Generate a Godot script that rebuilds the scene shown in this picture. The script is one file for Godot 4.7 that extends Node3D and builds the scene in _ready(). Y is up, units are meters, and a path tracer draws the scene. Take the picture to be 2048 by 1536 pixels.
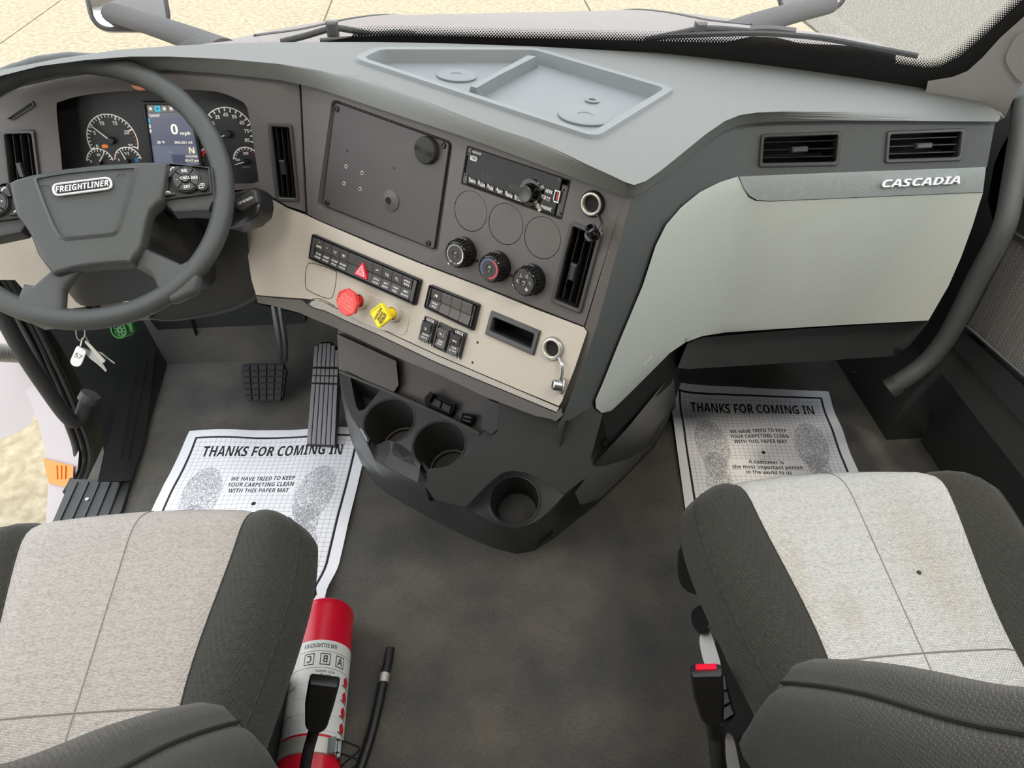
extends Node3D
# The cab of a lorry seen from between its two seats. Units are metres, y is up, the lorry drives towards -z; the cab floor is y = 0.

const FOCAL := 1480.0                       # focal length in pixels of the 2048 x 1536 frame
const EYE := Vector3(0, 1.45, 0)
var look := Basis(Vector3.UP, deg_to_rad(-4.2)) * Basis(Vector3.RIGHT, deg_to_rad(-41.5))
var M := {}                                 # materials
var taken := {}


func _ready():
	lights_and_camera()
	materials()
	frames()
	room()
	outside()
	dashboard()
	controls()
	driver_area()
	consoles()
	seats()
	loose_things()


func lights_and_camera():
	var cam := Camera3D.new()
	cam.name = "camera"
	cam.fov = rad_to_deg(2.0 * atan(768.0 / FOCAL))
	cam.near = 0.02
	cam.far = 200.0
	add_child(cam)
	cam.transform = Transform3D(look, EYE)
	cam.current = true
	var sky_mat := ProceduralSkyMaterial.new()      # a bright, even overcast
	sky_mat.sky_top_color = Color(0.95, 0.97, 1.0)
	sky_mat.sky_horizon_color = Color(1.0, 0.995, 0.98)
	sky_mat.sky_curve = 0.3
	sky_mat.ground_bottom_color = Color(0.7, 0.68, 0.62)
	sky_mat.ground_horizon_color = Color(0.9, 0.89, 0.85)
	sky_mat.sky_energy_multiplier = 1.9
	sky_mat.ground_energy_multiplier = 1.0
	var sky := Sky.new()
	sky.sky_material = sky_mat
	var env := Environment.new()
	env.background_mode = Environment.BG_SKY
	env.sky = sky
	env.tonemap_mode = Environment.TONE_MAPPER_LINEAR
	env.tonemap_exposure = 0.8
	env.sdfgi_enabled = true
	env.ssao_enabled = true
	env.ssil_enabled = true
	var we := WorldEnvironment.new()
	we.name = "sky"
	we.environment = env
	add_child(we)
	var sun := DirectionalLight3D.new()             # the sun through thin cloud, high behind the cab on the passenger's side
	sun.name = "sun"
	sun.light_color = Color(1.0, 0.95, 0.86)
	sun.light_energy = 0.7
	sun.light_angular_distance = 8.0
	sun.shadow_enabled = true
	add_child(sun)
	sun.look_at_from_position(Vector3(3.0, 8.0, 3.5), Vector3.ZERO)
	for s in [-1, 1]:                                 # the two flat lamps in the cab's headlining
		var lamp := AreaLight3D.new()
		lamp.name = "ceiling_lamp_light"
		lamp.area_size = Vector2(0.5, 0.2)
		lamp.light_energy = 0.9 if s < 0 else 1.5
		lamp.light_color = Color(1.0, 0.97, 0.93)
		lamp.area_range = 6.0
		lamp.shadow_enabled = true
		add_child(lamp, true)
		lamp.look_at_from_position(Vector3(0.03 + 0.55 * s, 1.93, -0.3), Vector3(0.03 + 0.5 * s, 0.0, -1.0), Vector3.FORWARD)


# ---------------------------------------------------------------- names and labels
func numbered(called: String) -> String:
	var k: int = taken.get(called, 0)
	taken[called] = k + 1
	return called if k == 0 else "%s_%03d" % [called, k]


func tag(o: Node, label: String, category: String, group := ""):
	o.set_meta("label", label)
	o.set_meta("category", category)
	if group:
		o.set_meta("group", group)
	return o


func thing(called: String, label: String, category: String, at := Vector3.ZERO, group := "") -> Node3D:
	var o := Node3D.new()
	o.name = numbered(called)
	add_child(o)
	o.position = at
	tag(o, label, category, group)
	return o


func structure(o: Node) -> Node:
	o.set_meta("kind", "structure")
	return o


func base(called: String) -> Node3D:                # a top-level node of the setting
	var o := Node3D.new()
	o.name = numbered(called)
	add_child(o)
	return structure(o)


# ---------------------------------------------------------------- sight lines and frames
func ray(x: float, y: float) -> Vector3:
	return look * Vector3((x - 1024.0) / FOCAL, -(y - 768.0) / FOCAL, -1.0)


func on_plane(x: float, y: float, p0: Vector3, n: Vector3) -> Vector3:
	var d := ray(x, y)
	return EYE + d * ((p0 - EYE).dot(n) / d.dot(n))


func at_y(x: float, y: float, h: float) -> Vector3:
	return on_plane(x, y, Vector3(0, h, 0), Vector3.UP)


func at_x(x: float, y: float, w: float) -> Vector3:
	return on_plane(x, y, Vector3(w, 0, 0), Vector3.RIGHT)


func at_z(x: float, y: float, w: float) -> Vector3:
	return on_plane(x, y, Vector3(0, 0, w), Vector3.BACK)


func frame(o: Vector3, xdir: Vector3, n: Vector3) -> Transform3D:
	n = n.normalized()
	var xx := (xdir - n * xdir.dot(n)).normalized()
	return Transform3D(Basis(xx, n.cross(xx), n), o)


func loc(fr: Transform3D, x: float, y: float, w := 0.0) -> Vector2:
	var p := fr.affine_inverse() * on_plane(x, y, fr * Vector3(0, 0, w), fr.basis.z)
	return Vector2(p.x, p.y)


func pts(a: Array) -> PackedVector2Array:            # [x, y, x, y ...] as points
	var r := PackedVector2Array()
	for i in range(0, a.size(), 2):
		r.append(Vector2(a[i], a[i + 1]))
	return r


func locs(fr: Transform3D, a: Array, w := 0.0) -> PackedVector2Array:
	var r := PackedVector2Array()
	for i in range(0, a.size(), 2):
		r.append(loc(fr, a[i], a[i + 1], w))
	return r


func ccw(p: PackedVector2Array) -> PackedVector2Array:
	if Geometry2D.is_polygon_clockwise(p):
		var q := p.duplicate()
		q.reverse()
		return q
	return p


func smooth2(p: PackedVector2Array, n := 4, closed := true) -> PackedVector2Array:   # Catmull-Rom through the points
	var r := PackedVector2Array()
	var m := p.size()
	for i in (m if closed else m - 1):
		var a := p[(i - 1 + m) % m] if closed else p[maxi(i - 1, 0)]
		var d := p[(i + 2) % m] if closed else p[mini(i + 2, m - 1)]
		for k in n:
			r.append(p[i].cubic_interpolate(p[(i + 1) % m], a, d, float(k) / n))
	if not closed:
		r.append(p[m - 1])
	return r


func smooth3(p: Array, n := 4) -> PackedVector3Array:
	var r := PackedVector3Array()
	var m := p.size()
	for i in m - 1:
		for k in n:
			r.append(p[i].cubic_interpolate(p[i + 1], p[maxi(i - 1, 0)], p[mini(i + 2, m - 1)], float(k) / n))
	r.append(p[m - 1])
	return r


func rounded(p: PackedVector2Array, rad: float, n := 4) -> PackedVector2Array:         # rounds the corners of a polygon
	p = ccw(p)
	var r := PackedVector2Array()
	var m := p.size()
	for i in m:
		var a := p[i]
		var u := p[(i - 1 + m) % m] - a
		var v := p[(i + 1) % m] - a
		var t := minf(rad, 0.49 * minf(u.length(), v.length()))
		var s := a + u.normalized() * t
		var e := a + v.normalized() * t
		for k in n + 1:
			var f := float(k) / n
			r.append(s.lerp(a, f).lerp(a.lerp(e, f), f))
	return r


func rect(w: float, h: float, c := Vector2.ZERO) -> PackedVector2Array:
	return PackedVector2Array([c + Vector2(-w, -h) / 2, c + Vector2(w, -h) / 2, c + Vector2(w, h) / 2, c + Vector2(-w, h) / 2])


func disc(r: float, n := 32, c := Vector2.ZERO) -> PackedVector2Array:
	var p := PackedVector2Array()
	for i in n:
		p.append(c + Vector2.from_angle(TAU * i / n) * r)
	return p


func inset(p: PackedVector2Array, d: float) -> PackedVector2Array:                     # moves every vertex inwards by d (counter-clockwise polygon)
	var r := PackedVector2Array()
	var m := p.size()
	for i in m:
		var a := (p[i] - p[(i - 1 + m) % m]).normalized()
		var b := (p[(i + 1) % m] - p[i]).normalized()
		if a == Vector2.ZERO:
			a = b
		if b == Vector2.ZERO:
			b = a
		var na := Vector2(-a.y, a.x)
		var nb := Vector2(-b.y, b.x)
		var mid := (na + nb).normalized()
		r.append(p[i] + mid * d / maxf(0.5, mid.dot(na)))
	return r


# ---------------------------------------------------------------- a bag of triangles that becomes one mesh
class MB:
	var v := PackedVector3Array()
	var uv := PackedVector2Array()
	var xf := Transform3D()

	func tri(a: Vector3, b: Vector3, c: Vector3, ua := Vector2.ZERO, ub := Vector2.ZERO, uc := Vector2.ZERO):
		v.append(xf * a)
		v.append(xf * b)
		v.append(xf * c)
		uv.append(ua)
		uv.append(ub)
		uv.append(uc)

	func quad(a: Vector3, b: Vector3, c: Vector3, d: Vector3, ua := Vector2.ZERO, ub := Vector2.RIGHT, uc := Vector2.ONE, ud := Vector2.DOWN):
		tri(a, b, c, ua, ub, uc)
		tri(a, c, d, ua, uc, ud)

	func face(p: PackedVector2Array, z: float, back := false):
		var t := Geometry2D.triangulate_polygon(p)
		for i in range(0, t.size(), 3):
			var a := p[t[i]]
			var b := p[t[i + 1]]
			var c := p[t[i + 2]]
			if ((b - a).cross(c - a) < 0) != back:
				var s := b
				b = c
				c = s
			tri(Vector3(a.x, a.y, z), Vector3(b.x, b.y, z), Vector3(c.x, c.y, z), a, b, c)

	func wall(p: PackedVector2Array, z0: float, q: PackedVector2Array, z1: float):        # between two polygons of as many points
		var m := p.size()
		for i in m:
			var j := (i + 1) % m
			quad(Vector3(p[i].x, p[i].y, z0), Vector3(p[j].x, p[j].y, z0), Vector3(q[j].x, q[j].y, z1), Vector3(q[i].x, q[i].y, z1), p[i], p[j], q[j], q[i])

	func loft(rows: Array, closed := false, flip := false):
		for i in rows.size() - 1:
			var a: PackedVector3Array = rows[i]
			var b: PackedVector3Array = rows[i + 1]
			var m := a.size()
			for k in (m if closed else m - 1):
				var l := (k + 1) % m
				var fu := float(k) / (m - 1)
				var fv := float(i) / (rows.size() - 1)
				var gu := float(k + 1) / (m - 1)
				var gv := float(i + 1) / (rows.size() - 1)
				if flip:
					quad(a[k], b[k], b[l], a[l], Vector2(fu, fv), Vector2(fu, gv), Vector2(gu, gv), Vector2(gu, fv))
				else:
					quad(a[k], a[l], b[l], b[k], Vector2(fu, fv), Vector2(gu, fv), Vector2(gu, gv), Vector2(fu, gv))

	func lathe(prof: Array, seg := 32):                                                 # profile of (radius, height) going up the outside, round the z axis
		for i in prof.size() - 1:
			var p: Vector2 = prof[i]
			var q: Vector2 = prof[i + 1]
			for k in seg:
				var a := Vector2.from_angle(TAU * k / seg)
				var b := Vector2.from_angle(TAU * (k + 1) / seg)
				var p0 := Vector3(a.x * p.x, a.y * p.x, p.y)
				var p1 := Vector3(b.x * p.x, b.y * p.x, p.y)
				var q0 := Vector3(a.x * q.x, a.y * q.x, q.y)
				var q1 := Vector3(b.x * q.x, b.y * q.x, q.y)
				if p.x > 1e-6:
					tri(p0, p1, q1, a * p.x, b * p.x, b * q.x)
				if q.x > 1e-6:
					tri(p0, q1, q0, a * p.x, b * q.x, a * q.x)

	func tube(path: PackedVector3Array, rad, seg := 12, closed := false, squash := 1.0):
		var m := path.size()
		var rows := []
		var up := Vector3.UP
		for i in m:
			var d := (path[(i + 1) % m] - path[(i - 1 + m) % m]) if closed else (path[mini(i + 1, m - 1)] - path[maxi(i - 1, 0)])
			d = d.normalized()
			if i == 0:
				up = Vector3.UP if absf(d.y) < 0.9 else Vector3.RIGHT
			up = (up - d * up.dot(d)).normalized()
			var side := d.cross(up)
			var r: float = rad[i] if rad is Array or rad is PackedFloat32Array else rad
			var ring := PackedVector3Array()
			for k in seg:
				var a := TAU * k / seg
				ring.append(path[i] + (up * cos(a) * squash + side * sin(a)) * r)
			rows.append(ring)
		if closed:
			rows.append(rows[0])
		loft(rows, true)
		if not closed:
			for e in 2:
				var ring: PackedVector3Array = rows[0] if e == 0 else rows[m - 1]
				var c: Vector3 = path[0] if e == 0 else path[m - 1]
				for k in seg:
					if e == 0:
						tri(c, ring[(k + 1) % seg], ring[k])
					else:
						tri(c, ring[k], ring[(k + 1) % seg])


func commit(mb: MB, called: String, m: Material, parent: Node = self, crease := 40.0, tint = null) -> MeshInstance3D:
	var n := mb.v.size()
	var fn := PackedVector3Array()
	fn.resize(n / 3)
	var near := {}
	for t in n / 3:
		var a := mb.v[t * 3]
		fn[t] = (mb.v[t * 3 + 1] - a).cross(mb.v[t * 3 + 2] - a)
		for k in 3:
			var key := Vector3i((mb.v[t * 3 + k] * 20000.0).round())
			if near.has(key):
				near[key].append(t)
			else:
				near[key] = [t]
	var unit := PackedVector3Array()
	unit.resize(n / 3)
	for t in n / 3:
		unit[t] = fn[t].normalized()
	var lim := cos(deg_to_rad(crease))
	var pos := PackedVector3Array()
	var nor := PackedVector3Array()
	var tex := PackedVector2Array()
	pos.resize(n)
	nor.resize(n)
	tex.resize(n)
	for t in n / 3:
		for k in 3:
			var i := t * 3 + k
			var sum := Vector3.ZERO
			for o in near[Vector3i((mb.v[i] * 20000.0).round())]:
				if unit[o].dot(unit[t]) >= lim:
					sum += fn[o]
			var at := t * 3 + (0 if k == 0 else 3 - k)      # Godot's front faces run clockwise
			pos[at] = mb.v[i]
			nor[at] = sum.normalized() if sum.length_squared() > 0 else unit[t]
			tex[at] = mb.uv[i]
	var arr := []
	arr.resize(Mesh.ARRAY_MAX)
	arr[Mesh.ARRAY_VERTEX] = pos
	arr[Mesh.ARRAY_NORMAL] = nor
	arr[Mesh.ARRAY_TEX_UV] = tex
	if tint != null:
		var col := PackedColorArray()
		for p in pos:
			col.append(tint.call(p))
		arr[Mesh.ARRAY_COLOR] = col
	var mesh := ArrayMesh.new()
	mesh.add_surface_from_arrays(Mesh.PRIMITIVE_TRIANGLES, arr)
	mesh.surface_set_material(0, m)
	var o := MeshInstance3D.new()
	o.mesh = mesh
	if parent == self:
		o.name = numbered(called)
		add_child(o)
	else:
		o.name = called
		parent.add_child(o, true)
		if o.position == Vector3.ZERO and parent is Node3D:
			o.transform = world_of(parent).affine_inverse()   # meshes are given in world space
	return o


func world_of(n: Node) -> Transform3D:
	var t := Transform3D()
	while n is Node3D and n != self:
		t = n.transform * t
		n = n.get_parent()
	return t


func prism(mb: MB, p: PackedVector2Array, z0: float, z1: float, bevel := 0.0, bottom := false):
	p = ccw(p)
	if bevel > 0.0:
		var a := inset(p, bevel * 0.3)
		var b := inset(p, bevel)
		mb.wall(p, z0, p, z1 - bevel)
		mb.wall(p, z1 - bevel, a, z1 - bevel * 0.3)
		mb.wall(a, z1 - bevel * 0.3, b, z1)
		mb.face(b, z1)
	else:
		mb.wall(p, z0, p, z1)
		mb.face(p, z1)
	if bottom:
		mb.face(p, z0, true)


func ring(mb: MB, outer: PackedVector2Array, inner: PackedVector2Array, z0: float, z1: float, bevel := 0.0, zin := 0.0):   # a frame; both polygons have as many points
	outer = ccw(outer)
	inner = ccw(inner)
	var o2 := inset(outer, bevel)
	var i2 := inset(inner, -bevel)
	mb.wall(outer, z0, outer, z1 - bevel)
	mb.wall(outer, z1 - bevel, o2, z1)
	mb.wall(o2, z1, i2, z1)
	mb.wall(i2, z1, inner, z1 - bevel)
	mb.wall(inner, z1 - bevel, inner, z0 + zin)


func box(mb: MB, c: Vector3, s: Vector3, bevel := 0.0):
	var keep := mb.xf
	mb.xf = keep * Transform3D(Basis(), c)
	var p := rect(s.x, s.y)
	if bevel > 0.0:
		var q := inset(p, bevel)
		mb.face(q, -s.z / 2, true)
		mb.wall(q, -s.z / 2, p, -s.z / 2 + bevel)
		mb.wall(p, -s.z / 2 + bevel, p, s.z / 2 - bevel)
		mb.wall(p, s.z / 2 - bevel, q, s.z / 2)
		mb.face(q, s.z / 2)
	else:
		prism(mb, p, -s.z / 2, s.z / 2, 0.0, true)
	mb.xf = keep


func strip(mb: MB, line: PackedVector2Array, w: float, z0: float, z1: float, closed := false):   # a flat ribbon along a line in the frame's plane
	var a := PackedVector3Array()
	var b := PackedVector3Array()
	var c := PackedVector3Array()
	var d := PackedVector3Array()
	var m := line.size()
	for i in m:
		var t := (line[(i + 1) % m] - line[(i - 1 + m) % m]) if closed else (line[mini(i + 1, m - 1)] - line[maxi(i - 1, 0)])
		t = t.normalized()
		var s := Vector2(-t.y, t.x) * w / 2
		a.append(Vector3(line[i].x + s.x, line[i].y + s.y, z0))
		b.append(Vector3(line[i].x + s.x, line[i].y + s.y, z1))
		c.append(Vector3(line[i].x - s.x, line[i].y - s.y, z1))
		d.append(Vector3(line[i].x - s.x, line[i].y - s.y, z0))
	if closed:
		for r in [a, b, c, d]:
			r.append(r[0])
	mb.loft([a, b, c, d], false, true)


# A panel outlined in the photograph's pixels and laid on a surface: «on» turns a pixel and a height above the surface into a point.
func drape(mb: MB, outer: PackedVector2Array, holes: Array, cell: float, on: Callable, skirt := 0.0, lift := 0.0):
	var lo := Vector2(1e9, 1e9)
	var hi := -lo
	for p in outer:
		lo = lo.min(p)
		hi = hi.max(p)
	var y := lo.y
	while y < hi.y:
		var x := lo.x
		while x < hi.x:
			var cellp := PackedVector2Array([Vector2(x, y), Vector2(x + cell, y), Vector2(x + cell, y + cell), Vector2(x, y + cell)])
			var pieces: Array = Geometry2D.intersect_polygons(cellp, outer)
			for h in holes:
				var left := []
				for q in pieces:
					left.append_array(Geometry2D.clip_polygons(q, h))
				pieces = left
			for q in pieces:
				var t := Geometry2D.triangulate_polygon(q)
				for i in range(0, t.size(), 3):
					var a: Vector2 = q[t[i]]
					var b: Vector2 = q[t[i + 1]]
					var c: Vector2 = q[t[i + 2]]
					if (b - a).cross(c - a) > 0:                # pixels run downwards
						var s := b
						b = c
						c = s
					mb.tri(on.call(a, lift), on.call(b, lift), on.call(c, lift), a / 2048.0, b / 2048.0, c / 2048.0)
			x += cell
		y += cell
	if skirt > 0.0:
		edge(mb, outer, cell, on, lift, lift - skirt, false)
		for h in holes:
			edge(mb, h, cell, on, lift, lift - skirt, true)


func edge(mb: MB, p: PackedVector2Array, cell: float, on: Callable, top: float, low: float, hole: bool):
	var q := ccw(p)                                          # counter-clockwise in numbers is clockwise on the screen
	var m := q.size()
	for i in m:
		var a := q[i]
		var b := q[(i + 1) % m]
		var n := maxi(1, int(a.distance_to(b) / cell))
		for k in n:
			var s := a.lerp(b, float(k) / n)
			var e := a.lerp(b, float(k + 1) / n)
			var A: Vector3 = on.call(s, top)
			var B: Vector3 = on.call(e, top)
			var C: Vector3 = on.call(e, low)
			var D: Vector3 = on.call(s, low)
			if hole:
				mb.quad(A, D, C, B)
			else:
				mb.quad(A, B, C, D)


# ---------------------------------------------------------------- print: lettering and marks drawn into pictures
var fonts := {}


func font(bold := false, serif := false) -> Font:
	var key := [bold, serif]
	if not fonts.has(key):
		var f := SystemFont.new()
		f.font_names = ["Droid Serif" if serif else "Droid Sans"]
		f.font_weight = 700 if bold else 400
		fonts[key] = f
	return fonts[key]


func text_tris(s: String, bold := false) -> Array:       # [triangles as points with cap height about 1, width]
	var tm := TextMesh.new()
	tm.text = s
	tm.font = font(bold)
	tm.font_size = 64
	tm.pixel_size = 1.0 / 46.0
	tm.depth = 0.0
	tm.curve_step = 1.5
	var a := tm.get_mesh_arrays()
	var r := PackedVector2Array()
	var lo := 1e9
	var hi := -1e9
	var vs: PackedVector3Array = a[Mesh.ARRAY_VERTEX]
	var ix = a[Mesh.ARRAY_INDEX]
	var n := vs.size() if ix == null or ix.size() == 0 else int(ix.size())
	for i in n:
		var p := vs[i] if ix == null or ix.size() == 0 else vs[ix[i]]
		lo = minf(lo, p.x)
		hi = maxf(hi, p.x)
		r.append(Vector2(p.x, p.y))
	var mid := (lo + hi) / 2
	for i in r.size():
		r[i].x -= mid
	return [r, hi - lo]


func fill_tri(im: Image, a: Vector2, b: Vector2, c: Vector2, col: Color):
	var y0 := int(floor(minf(a.y, minf(b.y, c.y))))
	var y1 := int(ceil(maxf(a.y, maxf(b.y, c.y))))
	for y in range(maxi(y0, 0), mini(y1, im.get_height())):
		var yy := y + 0.5
		var lo := 1e9
		var hi := -1e9
		for e in [[a, b], [b, c], [c, a]]:
			var p: Vector2 = e[0]
			var q: Vector2 = e[1]
			if (p.y <= yy) != (q.y <= yy):
				var x := p.x + (q.x - p.x) * (yy - p.y) / (q.y - p.y)
				lo = minf(lo, x)
				hi = maxf(hi, x)
		var xa := maxi(int(ceil(lo - 0.5)), 0)
		var xb := mini(int(ceil(hi - 0.5)), im.get_width())
		if xb > xa:
			im.fill_rect(Rect2i(xa, y, xb - xa, 1), col)


func fill_poly(im: Image, p: PackedVector2Array, col: Color):
	var t := Geometry2D.triangulate_polygon(p)
	for i in range(0, t.size(), 3):
		fill_tri(im, p[t[i]], p[t[i + 1]], p[t[i + 2]], col)


func line_px(im: Image, p: PackedVector2Array, w: float, col: Color, closed := false):
	var m := p.size()
	for i in (m if closed else m - 1):
		var a := p[i]
		var b := p[(i + 1) % m]
		var d := (b - a).normalized() * w / 2
		var s := Vector2(-d.y, d.x)
		fill_poly(im, PackedVector2Array([a - d + s, b + d + s, b + d - s, a - d - s]), col)


func arc(c: Vector2, r: float, a0: float, a1: float, n := 24) -> PackedVector2Array:   # degrees, clockwise from the top, on a picture
	var p := PackedVector2Array()
	for i in n + 1:
		var a := deg_to_rad(lerpf(a0, a1, float(i) / n))
		p.append(c + Vector2(sin(a), -cos(a)) * r)
	return p


func write(im: Image, s: String, c: Vector2, h: float, col: Color, bold := false, squeeze := 1.0, turn := 0.0, slant := 0.0, align := 0):
	if s == "":
		return
	var t := text_tris(s, bold)
	var p: PackedVector2Array = t[0]
	var shift: float = t[1] / 2.0 * -align
	var r := Transform2D(deg_to_rad(turn), c)
	for i in range(0, p.size(), 3):
		var q := []
		for k in 3:
			var g := p[i + k]
			q.append(r * (Vector2((g.x + shift) * squeeze + g.y * slant, -g.y) * h))
		fill_tri(im, q[0], q[1], q[2], col)


func letters(mb: MB, s: String, c: Vector2, h: float, z0: float, z1: float, bold := true, squeeze := 1.0, slant := 0.0, turn := 0.0):   # raised lettering in the builder's frame
	var tm := TextMesh.new()
	tm.text = s
	tm.font = font(bold)
	tm.font_size = 64
	tm.pixel_size = h / 46.0
	tm.depth = z1 - z0
	tm.curve_step = 4.0
	var a := tm.get_mesh_arrays()
	var vs: PackedVector3Array = a[Mesh.ARRAY_VERTEX]
	if a[Mesh.ARRAY_INDEX] != null and a[Mesh.ARRAY_INDEX].size() > 0:
		var un := PackedVector3Array()
		for k in a[Mesh.ARRAY_INDEX]:
			un.append(vs[k])
		vs = un
	var r := Transform2D(deg_to_rad(turn), c)
	for i in range(0, vs.size(), 3):
		var q := []
		for k in 3:
			var g := vs[i + k]
			var f := r * Vector2(g.x * squeeze + (g.y) * slant, g.y)
			q.append(Vector3(f.x, f.y, g.z + (z0 + z1) / 2))
		mb.tri(q[0], q[2], q[1])


func picture(im: Image, rough := 0.5, metal := 0.0, glow := 0.0) -> StandardMaterial3D:
	var m := StandardMaterial3D.new()
	var t := ImageTexture.create_from_image(im)
	m.albedo_texture = t
	m.roughness = rough
	m.metallic = metal
	m.texture_repeat = false
	if glow > 0.0:
		m.emission_enabled = true
		m.emission_texture = t
		m.emission_energy_multiplier = glow
		m.emission = Color.BLACK
	return m


func flat_uv(mb: MB, lo: Vector2, hi: Vector2):          # uv that holds local x, y becomes a picture's coordinates, y down
	for i in mb.uv.size():
		var p := (mb.uv[i] - lo) / (hi - lo)
		mb.uv[i] = Vector2(p.x, 1.0 - p.y)


func plate(mb: MB, p: PackedVector2Array, z0: float, z1: float, bevel: float, lo: Vector2, hi: Vector2):
	prism(mb, p, z0, z1, bevel)
	flat_uv(mb, lo, hi)


# ---------------------------------------------------------------- materials
func mat(key: String, c: Color, rough := 0.6, metal := 0.0) -> StandardMaterial3D:
	var m := StandardMaterial3D.new()
	m.resource_name = key
	m.albedo_color = c
	m.roughness = rough
	m.metallic = metal
	M[key] = m
	return m


func c8(r: int, g: int, b: int) -> Color:
	return Color8(r, g, b)


func noise_tex(freq: float, oct := 3, kind := FastNoiseLite.TYPE_SIMPLEX_SMOOTH, size := 512, normal := false, strength := 2.0, sd := 1) -> NoiseTexture2D:
	var n := FastNoiseLite.new()
	n.noise_type = kind
	n.frequency = freq
	n.fractal_octaves = oct
	n.seed = sd
	var t := NoiseTexture2D.new()
	t.width = size
	t.height = size
	t.seamless = true
	t.noise = n
	t.as_normal_map = normal
	t.bump_strength = strength
	return t


func ramp(t: NoiseTexture2D, a: Color, b: Color) -> NoiseTexture2D:
	var g := Gradient.new()
	g.set_color(0, a)
	g.set_color(1, b)
	t.color_ramp = g
	return t


func grained(m: StandardMaterial3D, t: Texture2D, per_metre: float, scale := 1.0) -> StandardMaterial3D:
	m.normal_enabled = true
	m.normal_texture = t
	m.normal_scale = scale
	m.uv1_triplanar = true
	m.uv1_world_triplanar = true
	m.uv1_scale = Vector3.ONE * per_metre
	return m


func weave(a: Color, b: Color, c: Color, sd: int, salt := 0.25, rows := 64) -> Array:     # [colour, normal] pictures of a ribbed cloth
	var rng := RandomNumberGenerator.new()
	rng.seed = sd
	var n := 512
	var im := Image.create(n, n, false, Image.FORMAT_RGB8)
	var hm := Image.create(n, n, false, Image.FORMAT_RGB8)
	var step := n / rows
	for j in rows:
		for i in rows / 2:
			var col := a.lerp(b, rng.randf())
			if rng.randf() < salt:
				col = c
			var x := i * step * 2 + (step if j % 2 else 0)
			for dx in step * 2:
				for dy in step:
					var f := sin(PI * (dx + 0.5) / (step * 2)) * sin(PI * (dy + 0.5) / step)
					hm.set_pixel((x + dx) % n, j * step + dy, Color(f, f, f))
					im.set_pixel((x + dx) % n, j * step + dy, col * (0.8 + 0.2 * f))
	hm.bump_map_to_normal_map(6.0)
	return [ImageTexture.create_from_image(im), ImageTexture.create_from_image(hm)]


func cloth(key: String, w: Array, per_metre: float, tint := Color.WHITE, bump := 1.0):
	var m := mat(key, tint, 0.95)
	m.albedo_texture = w[0]
	grained(m, w[1], per_metre, bump)
	m.metallic_specular = 0.2
	m.rim_enabled = true
	m.rim = 0.3
	return m


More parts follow.
